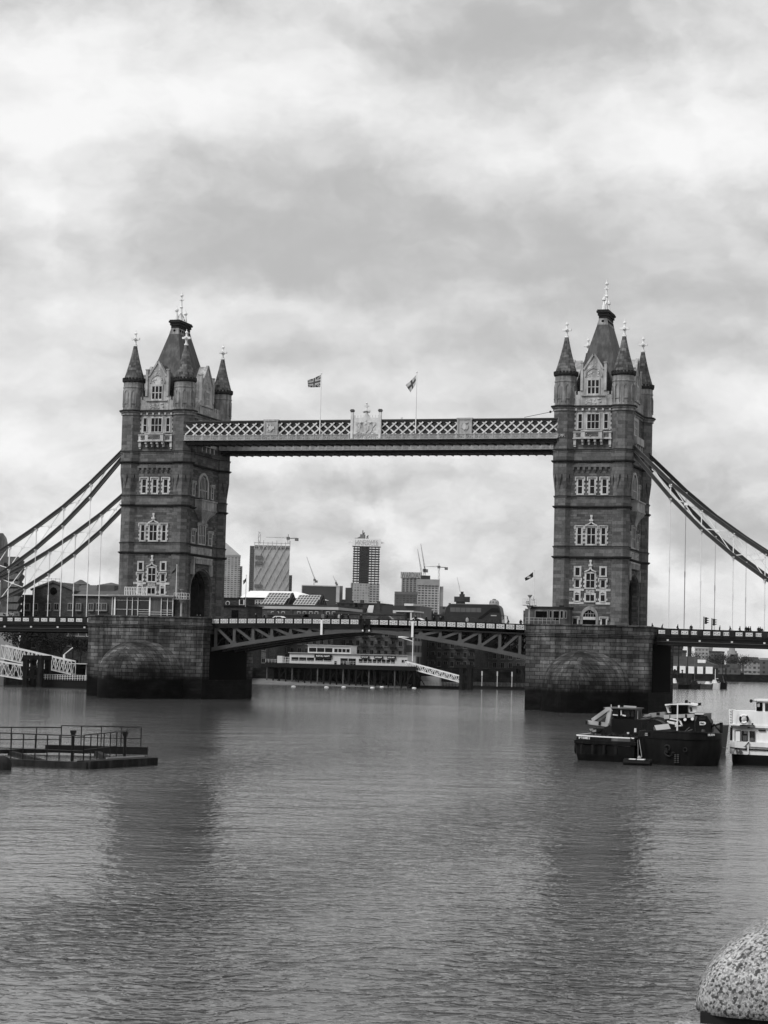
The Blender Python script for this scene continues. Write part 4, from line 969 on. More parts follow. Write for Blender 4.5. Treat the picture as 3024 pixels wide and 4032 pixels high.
# diamond-braced tower
x0, x1, z = box_at(vB1, 457, 776, 200, CW, 40); zc = Zat(vB1, 600, 255, CW); xl = Xat(vB1, 412, 300, CW)
r = thing('skyscraper', 'broad tower with diamond lattice front and cranes on its roof', 'skyscraper', ((x0+x1)/2, CW, 5)); O = r.location[:]
mb = MB(); mb.box(x0, x1, CW, CW+45, 5, zc); mb.build('glass_front', 'glass_far', r, off=O)
mb = MB(); zt = Zat(vB1, 430, 220, CW); mb.box(xl, x0-.3, CW+6, CW+40, 5, zt); mb.box(x1+.3, x1+6, CW+12, CW+40, 5, Zat(vB1, 780, 495, CW)); mb.build('wing', 'grid_dark', r, off=O)
mb = MB(); mb.box(x0, x1, CW-.2, CW+45, zc, z-3)
mb.build('top_floors', 'grid_slab', r, off=O)
mb = MB()
for k in range(9): x = x0+(x1-x0)*k/8; mb.box(x-.6, x+.6, CW-.6, CW+.6, zc, z+3+(k % 3)*2)
mb.box(x0, x1, CW-.5, CW, z-4, z-2.5); mb.box(x0, x1, CW-.6, CW, z+1, z+2.2); mb.build('scaffold', 'concrete', r, off=O)
mb = MB(); wd = x1-x0; zb_ = 20.0; nd = 4; hd = 46
for k in range(-6, 12):
    for s_ in (-1, 1):
        xa = x0+wd*k/5; za = zb_
        # clip a slanting rib to the front
        pts = []
        for i in range(0, 61):
            xx = xa+s_*i*(wd/5)/8; zz = za+i*(zc+8-zb_)/60*1.0*1.0
            if x0 <= xx <= x1 and zz <= zc+10: pts.append((xx, CW-.9, zz))
        if len(pts) > 1: mb.bar(pts[0], pts[-1], 1.0, 1.4, up=(0, 1, 0))
mb.build('diagonal_rib', 'concrete', r, off=O)
for z_ in (Zat(vB1, 500, 330, CW), Zat(vB1, 500, 385, CW), Zat(vB1, 500, 605, CW)): mb = MB(); mb.box(x0+2, x0+16, CW-3, CW-.5, z_-3, z_+3); mb.build('hoist_platform', 'far_mid', r, off=O)
crane(vB1, 'tower_crane', 'upright crane mast on left edge of the diamond-lattice tower', CW+5, (492, 200), (492, 100), (482, 82), None, 4.5)
crane(vB1, 'tower_crane', 'hammerhead crane on right edge of the diamond-lattice tower', CW+5, (768, 200), (768, 145), (555, 135), (850, 145), 3.2)
crane(vB1, 'tower_crane', 'pale luffing crane leaning left over the dark low block', 3100, (1015, 605), (1022, 545), (945, 322), (1038, 552), 2.2)
crane(vB1, 'tower_crane', 'small faint crane above right part of the dark low block', 3100, (1232, 605), (1228, 575), (1198, 505), (1236, 582), 1.8)
# dark block with pale edge
x0, x1, z = box_at(vB1, 912, 1222, 606, 2900, 30); x2 = Xat(vB1, 1253, 606, 2900); x3 = Xat(vB1, 1285, 600, 2900)
r = thing('office_block', 'dark slab office block edged in white, below the luffing crane', 'office building', ((x0+x1)/2, 2900, 5)); O = r.location[:]
mb = MB(); mb.box(x0, x1, 2900, 2940, 5, z); mb.build('dark_front', 'glass_far_dark', r, off=O)
mb = MB(); mb.box(x0, x2, 2899, 2940, z, z+1.6); mb.box(x1, x2, 2899.5, 2940, 5, z); mb.box(x0-1, x0, 2899, 2940, 5, z+1.5); mb.build('white_edge', 'concrete', r, off=O)
mb = MB(); mb.box(x0+30, x3, 2945, 2975, 5, z+3); mb.build('rear_wing', 'far_mid', r, off=O)
x0, x1, z = box_at(vB1, 1320, 1384, 620, 3000, 30)
r = thing('office_block', 'dark narrow block against left side of the unfinished white-topped tower', 'office building', ((x0+x1)/2, 3000, 5)); O = r.location[:]
mb = MB(); mb.box(x0, x1, 3000, 3030, 5, z); mb.build('floors', 'glass_far_dark', r, off=O); mb = MB(); mb.box(x0+10, x1, 3004, 3026, z, z+9); mb.build('plant_room', 'glass_far_dark', r, off=O)
# white-topped tower under construction
x0, x1, z = box_at(vB1, 1392, 1656, 150, CW, 40); zc = Zat(vB1, 1500, 222, CW); zm = Zat(vB1, 1500, 580, CW)
r = thing('unfinished_tower', 'tallest unfinished tower with white boxed top and open dark floors', 'skyscraper', ((x0+x1)/2, CW, 5)); O = r.location[:]
mb = MB(); mb.box(x0, x1, CW-2, CW+35, zc, z); mb.box(x0-7, x0, CW, CW+4, zc+6, zc+9); mb.box(x1, x1+6, CW, CW+4, zc+6, zc+9); mb.build('boxed_top', 'lead_light', r, off=O)
mb = MB(); n = int((zc-zm)/4.6)
for k in range(n+1): zz = zm+(zc-zm)*k/n; mb.box(x0+2, x1-2, CW, CW+34, zz-.7, zz+.7)
mb.build('floor_slab', 'girder_dark', r, off=O)
mb = MB(); mb.box(x0+14, x1-22, CW+8, CW+28, zm, zc); 
for k in range(8): xx = x0+4+(x1-x0-8)*k/7; mb.box(xx-.8, xx+.8, CW+1, CW+3, zm, zc)
mb.build('core', 'glass_far_dark', r, off=O)
mb = MB(); mb.box(x0-1, x1-20, CW-.5, CW+34, 5, zm); mb.build('glazed_floors', 'grid_pale', r, off=O); mb = MB(); mb.box(x1-20, x1-1, CW, CW+34, 5, zm); mb.build('slab_floors', 'grid_frame', r, off=O)
for s_, hh, zz in (('LANDMARK', 13, zc+(z-zc)*.62), ('PINNACLE', 13, zc+(z-zc)*.28)):
    text(s_, hh*.62, lambda a, b, c, zz=zz: (a+(x0+x1)/2-O[0], -2.3-c, b+zz-O[2]), 'concrete', r, .1, 0, w=44)
crane(vB1, 'tower_crane', 'dark crane folded on top of the white boxed tower', CW+10, (1482, 152), (1484, 128), (1502, 90), (1435, 145), 5.0, m='girder_dark')
crane(vB1, 'tower_crane', 'short dark crane jib right of centre on the white boxed tower', CW+10, (1528, 154), (1530, 140), (1538, 116), None, 3.6, m='girder_dark')
# paired towers with lettered top
x0, x1, z = box_at(vB2, 580, 748, 400, CW, 40); zc = Zat(vB2, 650, 446, CW)
r = thing('unfinished_tower', 'unfinished tower with pale lettered hoarding at its top, left of the crane pair', 'skyscraper', ((x0+x1)/2, CW, 5)); O = r.location[:]
mb = MB(); mb.box(x0, x1, CW, CW+36, zc, z); mb.build('hoarding', 'concrete', r, off=O)
mb = MB(); mb.box(x0+2, x1-2, CW+2, CW+34, 5, zc); mb.build('floors', 'grid_slab', r, off=O)
mb = MB()
for k in range(6): xx = x0+3+(x1-x0-6)*k/5; mb.box(xx-1, xx+1, CW+1, CW+3, 5, zc)
mb.build('column', 'concrete_far', r, off=O)
text('WARDIAN', 16, lambda a, b, c: (a+(x0+x1)/2-O[0], -.3-c, b+(z+zc)/2-1-O[2]), 'far_mid', r, .1, 0, w=(x1-x0)*.94)
x0, x1, z = box_at(vB2, 530, 708, 560, 3300, 40)
r = thing('office_block', 'low dark slab block in front of the lettered unfinished tower', 'office building', ((x0+x1)/2, 3300, 5)); O = r.location[:]
mb = MB(); mb.box(x0, x1, 3300, 3335, 5, z-5); mb.build('floors', 'grid_dark', r, off=O); mb = MB(); mb.box(x0, x1+1, 3299, 3336, z-5, z); mb.build('parapet', 'far_mid', r, off=O)
x0, x1, z = box_at(vB2, 714, 892, 458, 3400, 40); zc = Zat(vB2, 800, 508, 3400)
r = thing('unfinished_tower', 'unfinished tower with banded floors and plain pale top, right of the crane pair', 'skyscraper', ((x0+x1)/2, 3400, 5)); O = r.location[:]
mb = MB(); mb.box(x0, x1, 3400, 3436, zc, z); mb.build('hoarding', 'concrete_far', r, off=O); mb = MB(); mb.box(x0+7, x0+24, 3405, 3430, z, z+7); mb.build('formwork', 'girder_dark', r, off=O)
mb = MB(); mb.box(x0+1, x1-1, 3402, 3436, 5, zc); mb.build('floors', 'grid_frame', r, off=O); mb = MB(); mb.box(x1, x1+7, 3405, 3415, 5, Zat(vB2, 895, 515, 3400)); mb.build('hoist_shaft', 'concrete_far', r, off=O)
crane(vB2, 'tower_crane', 'taller of two luffing cranes beside the lettered tower', 3450, (772, 450), (770, 385), (740, 168), (783, 378), 3.4)
crane(vB2, 'tower_crane', 'shorter left luffing crane beside the lettered tower', 3450, (745, 430), (740, 390), (714, 212), None, 3.0)
crane(vB2, 'tower_crane', 'hammerhead crane on the banded unfinished tower', 3420, (888, 462), (888, 358), (780, 354), (948, 362), 2.8)
crane(vB2, 'tower_crane', 'very faint thin crane left of the dark stepped tower', 3600, (1062, 560), (1055, 530), (1036, 440), None, 1.6)
# nearer odd shapes
Yn = 1300.0; x0, x1, z = box_at(vB2, 1015, 1140, 600, Yn, 18)
r = thing('stepped_tower', 'dark top-heavy brick tower with flared head, behind the bus', 'tower', ((x0+x1)/2, Yn, 5)); O = r.location[:]
xa, xb, zt = box_at(vB2, 1057, 1099, 558, Yn, 9); zb_ = Zat(vB2, 1080, 640, Yn); zq = Zat(vB2, 1080, 675, Yn); xc, xd, _ = box_at(vB2, 1020, 1160, 675, Yn, 18); xe, xf, _ = box_at(vB2, 1030, 1100, 640, Yn, 18)
mb = MB(); mb.box(x0, x1, Yn, Yn+16, zb_, z); mb.build('flared_head', 'brick_dark', r, off=O); mb = MB(); mb.box(xa, xb, Yn+3, Yn+12, z, zt-2); mb.build('tank_room', 'brick_dark', r, off=O); mb = MB(); mb.box(xa+1, xb-1, Yn+4, Yn+11, zt-2, zt); mb.build('roof_rail', 'girder_dark', r, off=O)
mb = MB(); mb.hexa([(xc, Yn+1, 5), (xd, Yn+1, 5), (xd, Yn+15, 5), (xc, Yn+15, 5), (xe, Yn+1, zb_), (xf, Yn+1, zb_), (xf, Yn+15, zb_), (xe, Yn+15, zb_)]); mb.build('shaft', 'brick_dark', r, off=O)
x0, x1, z = box_at(vB2, 1300, 1378, 645, 1600, 18); xa, xb, zt = box_at(vB2, 1322, 1358, 617, 1600, 18)
r = thing('pale_tower', 'small pale domed tower beyond the front end of the bus', 'tower', ((x0+x1)/2, 1600, 5)); O = r.location[:]
mb = MB(); mb.box(x0, x1, 1600, 1615, 5, z-3); mb.lathe([(z-3, (x1-x0)*.52), (z, (x1-x0)*.5), (z+2, (x1-x0)*.4)], ((x0+x1)/2, 1607), 10); mb.build('shaft', 'grid_flat', r, off=O); mb = MB(); mb.lathe([(z+1, (xb-xa)*.55), (zt-1, (xb-xa)*.5), (zt, (xb-xa)*.3)], ((xa+xb)/2, 1607), 10); mb.build('lantern', 'far_mid', r, off=O)
x0, x1, z = box_at(vB2, 1580, 1720, 715, 900, 18)
r = thing('apartment_block', 'grey flats block seen just left of the right bridge pier cabin', 'apartment building', ((x0+x1)/2, 900, 5)); O = r.location[:]
mb = MB(); mb.box(x0, x1, 900, 918, 5, z); mb.build('walls', 'grid_estate', r, off=O); mb = MB(); mb.box(x0+1, x1, 901, 917, z, z+1.2); mb.build('roof', 'slate', r, off=O)
x0, x1, z = box_at(vB2, 895, 1010, 680, 1000, 18)
r = thing('apartment_block', 'low stepped flats block behind the rear end of the bus', 'apartment building', ((x0+x1)/2, 1000, 5)); O = r.location[:]
mb = MB(); mb.box(x0, x1, 1000, 1018, 5, z); mb.build('walls', 'grid_estate', r, off=O); mb = MB(); mb.box(x0+6, x1-2, 1002, 1015, z, z+2.4); mb.build('roof', 'far_mid', r, off=O)

for o_ in [o for o in COL.objects if o.parent is None and o.get('category') in ('skyscraper', 'office building', 'tower', 'apartment building') and o.location.y > 850]: face(o_)
# ---- buildings of the dock behind the opening span
def gable_shed(name, label, vw, xl, xr, yr, ye, Y, dep, front, group=None):
    pass
Yd = 300.0
x0 = Xat(vB1, 378, 800, Yd); x1 = Xat(vB1, 1245, 860, Yd); zc = Zat(vB1, 800, 826, Yd)
r = thing('brick_warehouse', 'long low brick dock building with pale cornice and arched windows, below the glass roofs', 'warehouse', ((x0+x1)/2, Yd, 5)); O = r.location[:]
mb = MB(); mb.box(x0, x1, Yd, Yd+26, 5.0, zc); mb.build('wall', 'brick_mid', r, off=O)
mb = MB(); mb.box(x0-.3, x1+.3, Yd-.45, Yd+26.3, zc+.002, zc+.9); mb.build('cornice', 'concrete', r, off=O)
mb = MB(); mb.box(x0-.1, x1+.1, Yd-.2, Yd+26, zc+.9, zc+1.5); mb.build('parapet', 'slate_dark', r, off=O)
for xp in (648, 800, 1095):
    x = Xat(vB1, xp, 850, Yd); mb = MB(); mb.box(x-.5, x+.5, Yd-.4, Yd+.3, 5, zc+1.6); mb.build('pier', 'slate_dark', r, off=O)
for xp in (620, 663, 720, 870, 925, 985, 1040, 1150, 1205):
    x = Xat(vB1, xp, 870, Yd); zz = Zat(vB1, xp, 905, Yd); mb = MB(); mb.box(x-.6, x+.6, Yd-.12, Yd+.1, zz-.1, zz+2.0); f = mb.build('window', 'concrete', r, off=O); mb = MB(); mb.box(x-.42, x+.42, Yd-.16, Yd-.1, zz+.1, zz+1.8); mb.build('pane', 'glass', f, off=O)
# white-roofed hall
xa, xb, z = box_at(vB1, 315, 660, 715, 320, 20); zr = Zat(vB1, 410, 650, 330); zw = Zat(vB1, 500, 790, 320); xr0 = Xat(vB1, 410, 650, 330); xr1 = Xat(vB1, 650, 665, 330)
r = thing('dock_hall', 'dock hall with bright white hipped roof and a strip of windows', 'building', ((xa+xb)/2, 320, 5)); O = r.location[:]
mb = MB(); mb.box(xa+1, xb, 320, 340, 5, z); mb.build('wall', 'grid_dark', r, off=O)
mb = MB(); mb.loft([[(xa, 319, z), (xb+12, 319, z), (xb+12, 341, z), (xa, 341, z)], [(xr0, 329.5, zr), (xr1+8, 329.5, zr), (xr1+8, 330.5, zr), (xr0, 330.5, zr)]]); mb.build('roof', 'lead_light', r, off=O)
mb = MB()
for k in range(8): x = Xat(vB1, 425+k*27, 770, 320); mb.box(x-.2, x+.2, 319.7, 320, Zat(vB1, 470, 785, 320), Zat(vB1, 470, 735, 320))
for yy in (738, 760, 783): zz = Zat(vB1, 470, yy, 320); mb.box(Xat(vB1, 425, yy, 320), Xat(vB1, 640, yy, 320), 319.65, 319.9, zz-.12, zz+.12)
mb.build('window_bars', 'concrete', r, off=O)
# glazed mono-pitch roofs with brick gable ends
def glass_roof(label, pl, pr_, pt, pb, Y):
    """pl/pr: ridge ends in the picture, pt ridge height, pb foot of slope"""
    xa, xb = Xat(vB1, pl, pt, Y+8), Xat(vB1, pr_, pt, Y+8); zr = Zat(vB1, (pl+pr_)/2, pt, Y+8); ze = Zat(vB1, (pl+pr_)/2-40, pb, Y)
    r = thing('glass_roof', label, 'roof light', ((xa+xb)/2, Y, 5), group='glazed dock roofs'); O = r.location[:]
    xq = Xat(vB1, pr_+90, pb, Y)
    mb = MB(); mb.hexa([(xa, Y, ze), (xb, Y, ze), (xb, Y+.3, ze), (xa, Y+.3, ze), (xa, Y+8, zr), (xb, Y+8, zr), (xb, Y+8.3, zr), (xa, Y+8.3, zr)]); mb.build('glazing', 'glass_grey', r, off=O)
    mb = MB(); n = 7
    for k in range(n+1): x = xa+(xb-xa)*k/n; mb.bar((x, Y-.1, ze+.1), (x, Y+7.9, zr+.1), .28, .2, up=(0, -1, 1))
    for k in range(6): q = k/5; mb.bar((xa, Y+8*q-.1, ze+(zr-ze)*q+.1), (xb, Y+8*q-.1, ze+(zr-ze)*q+.1), .26, .2, up=(0, -1, 1))
    mb.build('glazing_bar', 'concrete', r, off=O)
    mb = MB(); mb.add([(xb+.1, Y-.2, ze-2), (xb+.1, Y+16.5, ze-2), (xb+.1, Y+8.2, zr+.3), (xb+.8, Y-.2, ze-2), (xb+.8, Y+16.5, ze-2), (xb+.8, Y+8.2, zr+.3)], [(0, 1, 2), (3, 5, 4), (0, 3, 4, 1), (1, 4, 5, 2), (2, 5, 3, 0)])
    mb.box(xa, xb, Y+.5, Y+16, ze-4, ze-.1); mb.build('gable_end', 'brick_dark', r, off=O)
    mb = MB(); mb.torus((xb+.85, Y+8.2, ze+(zr-ze)*.45), 1.0, .14, 'x', 14, 5); mb.build('round_window', 'far_mid', r, off=O)
glass_roof('left glazed sloping roof with brick gable, nearer the white roofed hall', 590, 795, 675, 790, 305)
glass_roof('right glazed sloping roof with brick gable, below the dark slab block', 880, 1082, 697, 808, 305)
# small dark pavilion with a clock roundel on the quay
x0, x1, z = box_at(vB1, 118, 378, 722, 170, 12)
r = thing('lodge', 'small dark flat-roofed lodge right of the left bridge tower, pale ring on its wall', 'building', ((x0+x1)/2, 170, 5)); O = r.location[:]
xm = Xat(vB1, 300, 760, 170); zl = Zat(vB1, 250, 795, 170)
mb = MB(); mb.box(x0, x1, 170, 182, 5, zl); mb.box(x0, xm, 172, 182, zl, z); mb.build('wall', 'brick_dark', r, off=O)
mb = MB(); mb.box(x0-.2, x1+.5, 169.5, 182, zl, zl+.3); mb.box(x0, xm+.2, 171.7, 182, z, z+.25); mb.build('roof_edge', 'girder_dark', r, off=O)
cx_ = Xat(vB1, 163, 768, 170); cz = Zat(vB1, 163, 768, 170); mb = MB(); mb.torus((cx_, 171.9, cz), .55, .13, 'y', 16, 5); mb.build('roundel', 'concrete', r, off=O)
xw = Xat(vB1, 300, 760, 170); xv = Xat(vB1, 350, 760, 170); mb = MB(); mb.box(xw, xv, 169.6, 170.4, zl+.3, Zat(vB1, 320, 735, 170)); k_ = mb.build('kiosk', 'render_pale', r, off=O)
mb = MB(); mb.box(xw+.3, xv-.3, 169.5, 169.7, zl+.5, zl+1.7); mb.build('pane', 'glass', k_, off=O)
mb = MB(); mb.box(Xat(vB1, 225, 850, 170), Xat(vB1, 290, 850, 170), 169.9, 170.1, 13, Zat(vB1, 250, 835, 170)); mb.build('door', 'black_void', r, off=O)
# trapezoid roofs
for lab, pts, Y in (('left mansard gable among the low dock roofs', (1185, 1340, 800, 915), 330), ('middle mansard gable among the low dock roofs', (1390, 1500, 818, 915), 330), ('right mansard gable among the low dock roofs', (1520, 1650, 775, 915), 330)):
    xl, xr, yt, yb = pts; x0 = Xat(vB1, xl, yb, Y); x1 = Xat(vB1, xr, yb, Y); zt = Zat(vB1, (xl+xr)/2, yt, Y); zb_ = Zat(vB1, xl, yb, Y)-3; w_ = x1-x0
    r = thing('mansard_house', lab, 'house', ((x0+x1)/2, Y, 5), group='mansard dock houses'); O = r.location[:]
    xg = x0+w_*.50
    mb = MB(); mb.box(x0, x1, Y, Y+14, 5, zb_+1.5); mb.prism([(xg-w_*.14, zb_+1.5), (x1+w_*.1, zb_+1.5), (x1-w_*.02, zt), (xg+w_*.06, zt)], lambda a, b, d: (a, d, b), Y-.3, Y+14); mb.build('wall', 'brick_dark', r, off=O)
    mb = MB(); mb.hexa([(x0-w_*.2, Y, zb_+2.6), (xg-w_*.16, Y, zb_+2.6), (xg-w_*.16, Y+.4, zb_+2.6), (x0-w_*.2, Y+.4, zb_+2.6), (x0-w_*.1, Y+4, zt-.4), (xg+w_*.04, Y+4, zt-.4), (xg+w_*.04, Y+4.4, zt-.4), (x0-w_*.1, Y+4.4, zt-.4)]); mb.build('roof', 'concrete', r, off=O)
    mb = MB(); mb.box(xg+w_*.12, x1-w_*.06, Y-.36, Y-.2, zb_+2.4, zb_+4); mb.build('window', 'glass', r, off=O)
x0, x1, z = box_at(vB2, 515, 670, 716, 280, 14); zb_ = Zat(vB2, 560, 790, 280); xl = Xat(vB2, 418, 700, 290); z2 = Zat(vB2, 480, 672, 290)
r = thing('modern_house', 'modern flat-roofed building with white edge frame, left of the banded tower foot', 'building', ((x0+x1)/2, 280, 5)); O = r.location[:]
mb = MB(); mb.box(xl, x0+6, 290, 304, 5, z2); mb.build('rear_block', 'glass_far_dark', r, off=O); mb = MB(); mb.box(x0+.4, x1, 281, 292, 5, z-.4); mb.build('window_band', 'grid_slab', r, off=O)
mb = MB(); mb.box(x0, x1+.5, 279.6, 292, z-.35, z+.1); mb.box(x0, x0+1.0, 279.7, 292, 5, z-.35); mb.box(x1-.6, x1-.1, 279.8, 280.4, zb_, z-.35); mb.box(xl+8, x0+4, 289, 300, z2, z2+.7); mb.build('white_frame', 'render_pale', r, off=O)
# crumple of low roofs right of it
for i, (a, b, yt, Y) in enumerate(((600, 705, 745, 330), (700, 780, 742, 335), (770, 890, 752, 345), (870, 960, 765, 350), (0, 90, 690, 360), (55, 200, 655, 370), (210, 420, 660, 372))):
    lab = ['flat dark roof block right of the white framed building', 'dark roof block below the lettered tower foot', 'dark roof block at foot of the banded tower', 'dark roof block behind the rear of the bus', 'dark brick gable block right of the glazed roofs', 'dark stepped roof block below the white-topped tower, left', 'dark stepped roof block below the white-topped tower, right'][i]
    x0, x1, z = box_at(vB2, a, b, yt, Y, 12); r = thing('roof_block', lab, 'building', ((x0+x1)/2, Y, 5), group='dark dock roofs'); O = r.location[:]
    mb = MB(); mb.box(x0, x1, Y, Y+14, 5, z); mb.build('wall', 'grid_brick', r, off=O); mb = MB(); mb.box(x0-.3, x1+.3, Y-.3, Y+14.3, z, z+.35); mb.build('roof', 'slate_dark', r, off=O); mb = MB(); mb.box(x0+1, x0+2.2, Y+2, Y+3.2, z+.35, z+1.5); mb.box(x1-3, x1-2, Y+4, Y+5, z+.35, z+1.2); mb.build('chimney', 'brick_dark', r, off=O)

# ---- big brick warehouse seen under the opening span
Yw = 276.0
def brick_block(label, pxl, pxr, Y, ztop, wins, mat_='brick_dark', dep=18, rows=((6.6, 1.7), (9.6, 1.7), (12.6, 1.7), (15.6, 1.7)), balcony=False):
    x0 = at(pxl, 2560, Y).x; x1 = at(pxr, 2560, Y).x
    r = thing('brick_warehouse', label, 'warehouse', ((x0+x1)/2, Y, 5.2), group='brick warehouses under the span'); O = r.location[:]
    mb = MB(); mb.box(x0, x1, Y, Y+dep, 5.2, ztop); mb.build('wall', mat_, r, off=O)
    mb = MB(); mb.box(x0-.2, x1+.2, Y-.3, Y+dep, ztop, ztop+.6); mb.build('parapet', 'slate_dark', r, off=O)
    for k in range(wins):
        x = x0+(x1-x0)*(k+.5)/wins
        for (zb_, h) in rows:
            f = MB(); f.box(x-.62, x+.62, Y-.1, Y+.1, zb_-.12, zb_+h); f.box(x-.75, x+.75, Y-.22, Y+.1, zb_-.28, zb_-.1); f = f.build('window', 'far_mid', r, off=O)
            g = MB(); g.box(x-.5, x-.05, Y-.14, Y-.06, zb_, zb_+h-.12); g.box(x+.05, x+.5, Y-.14, Y-.06, zb_, zb_+h-.12); g.build('pane', 'black_void', f, off=O)
            if balcony and k % 2 == 0: b = MB(); b.box(x-1.2, x+1.2, Y-1.1, Y, zb_-.45, zb_-.3); b.box(x-1.2, x+1.2, Y-1.1, Y-1.05, zb_-.3, zb_+.6); b.build('balcony', 'girder_dark', r, off=O)
    return r
brick_block('brick block with white-silled windows beside the left pier, under the span', 978, 1048, 250, 19.5, 4, 'brick_mid', rows=((6.4, 1.3), (10.2, 2.0), (14.2, 2.0)))
brick_block('arched brick warehouse behind the naval pavilion roof', 1050, 1310, 268, 21.5, 9)
brick_block('tall brick warehouse with black balconies, mid span', 1312, 1590, 278, 22.5, 10, 'brick_mid', balcony=True)
brick_block('dark balcony-fronted block right of the thin white signal mast', 1592, 1870, 300, 21.0, 11, 'brick_dark', balcony=True)
brick_block('dark brick block beside the right pier, under the span', 1872, 2120, 318, 19.0, 8, 'brick_dark')
# ---- naval pavilion on its timber jetty
Yp = 238.0
A = at(*vB3(150, 365), Yp); Bq = at(*vB3(920, 385), Yp); x0, x1 = A.x, Bq.x; zt = A.z; zd = Zat(vB3, 400, 440, Yp)
r = thing('jetty', 'dark timber jetty on many piles carrying the white pavilion', 'jetty', ((x0+x1)/2, Yp, 0)); O = r.location[:]
xl = at(*vB3(20, 440), Yp).x; xr = at(*vB3(1000, 450), Yp).x
mb = MB(); mb.box(xl, xr, Yp-4, Yp+14, zd-.9, zd); mb.build('deck', 'timber_dark', r, off=O)
mb = MB(); mb.box(xl, xr, Yp-4.3, Yp-4.0, zd-1.3, zd-.2); mb.build('fender', 'iron_black', r, off=O)
for k in range(24): x = xl+.5+(xr-xl-1)*k/23; [MB().cyl((x, Yp-3.6+j*5, -1), (x, Yp-3.6+j*5, zd-.9), .22, .22, 6).build('pile', 'timber_dark' if k % 4 else 'timber_mid', r, off=O) for j in range(3)]
mb = MB(); 
for k in range(6): x = xl+4+k*8; mb.bar((x, Yp-3.6, 1), (x+3, Yp-3.6, zd-1), .25); mb.bar((x+6, Yp-3.6, 1), (x+3, Yp-3.6, zd-1), .25)
mb.build('brace', 'timber_dark', r, off=O)
mb = MB(); n = 46
for k in range(n+1): x = xl+(xr-xl)*k/n; mb.box(x-.03, x+.03, Yp-3.9, Yp-3.84, zd, zd+1.05)
for z_ in (.5, 1.0): mb.box(xl, xr, Yp-3.92, Yp-3.82, zd+z_, zd+z_+.06)
mb.build('railing', 'steel_pale', r, off=O)
r = thing('pavilion', 'long white flat-roofed waterside pavilion with dark name boards', 'pavilion', ((x0+x1)/2, Yp, zd)); O = r.location[:]
mb = MB(); mb.box(x0, x1, Yp, Yp+9, zd, zt); mb.build('wall', 'render_pale', r, off=O)
xu0 = at(*vB3(270, 320), Yp+3).x; xu1 = at(*vB3(550, 325), Yp+3).x; zu = Zat(vB3, 400, 318, Yp+3)
mb = MB(); mb.box(xu0, xu1, Yp+3, Yp+9, zt, zu); mb.build('upper_storey', 'render_pale', r, off=O)
mb = MB(); mb.box(x0-.3, x1+.2, Yp-.5, Yp+9.2, zt, zt+.14); mb.box(xu0-.2, xu1+.2, Yp+2.5, Yp+9.1, zu, zu+.14); mb.build('roof', 'concrete', r, off=O)
def strip(px0, px1, py0, py1, Y, n, nm='window'):
    xa = at(*vB3(px0, py0), Y).x; xb = at(*vB3(px1, py0), Y).x; za = Zat(vB3, (px0+px1)/2, py1, Y); zb_ = Zat(vB3, (px0+px1)/2, py0, Y)
    for k in range(n): a = xa+(xb-xa)*k/n; b = xa+(xb-xa)*(k+1)/n; m_ = MB(); m_.box(a+.12, b-.12, Y-.06, Y+.06, za, zb_); m_.build(nm, 'glass', r, off=O)
strip(160, 312, 395, 418, Yp, 3); strip(316, 425, 402, 420, Yp, 2); strip(480, 585, 402, 445, Yp, 2); strip(600, 840, 408, 432, Yp, 8); strip(440, 462, 420, 440, Yp, 1); strip(880, 918, 412, 432, Yp, 2)
strip(275, 432, 334, 360, Yp+3, 3); strip(440, 545, 340, 362, Yp+3, 4)
for px0, px1, py0, py1, s_ in ((315, 428, 374, 398, 'ROYAL NAVY'), (617, 673, 384, 402, 'ROYAL NAVY'), (706, 762, 386, 404, 'HMS PRESIDENT'), (790, 845, 387, 406, 'ROYAL NAVY')):
    xa = at(*vB3(px0, py0), Yp).x; xb = at(*vB3(px1, py0), Yp).x; za = Zat(vB3, px0, py1, Yp); zb_ = Zat(vB3, px0, py0, Yp)
    m_ = MB(); m_.box(xa, xb, Yp-.45, Yp-.3, za, zb_); bd = m_.build('name_board', 'iron_black', r, off=O)
    text(s_, (zb_-za)*.62, lambda a, b, c, xa=xa, xb=xb, za=za, zb_=zb_: (a+(xa+xb)/2-O[0], -.46-c, b+(za+zb_)/2-O[2]), 'letters_white', bd, .01, .01, w=(xb-xa)*.78)
xk0 = at(*vB3(62, 400), Yp).x; xk1 = at(*vB3(150, 400), Yp).x; mb = MB(); mb.box(xk0, xk0+1.6, Yp+1, Yp+3, zd, Zat(vB3, 80, 385, Yp)); mb.build('store', 'render_pale', r, off=O); mb = MB()
for k in range(4): x = xk0+1.8+(xk1-xk0-1.8)*k/3; mb.box(x-.06, x+.06, Yp+1, Yp+1.1, zd, Zat(vB3, 120, 392, Yp))
for q in (0, .5, 1): zz = zd+.2+q*(Zat(vB3, 120, 392, Yp)-zd-.3); mb.box(xk0+1.6, xk1, Yp+1, Yp+1.1, zz-.05, zz+.05)
mb.build('glazed_screen', 'steel_pale', r, off=O)
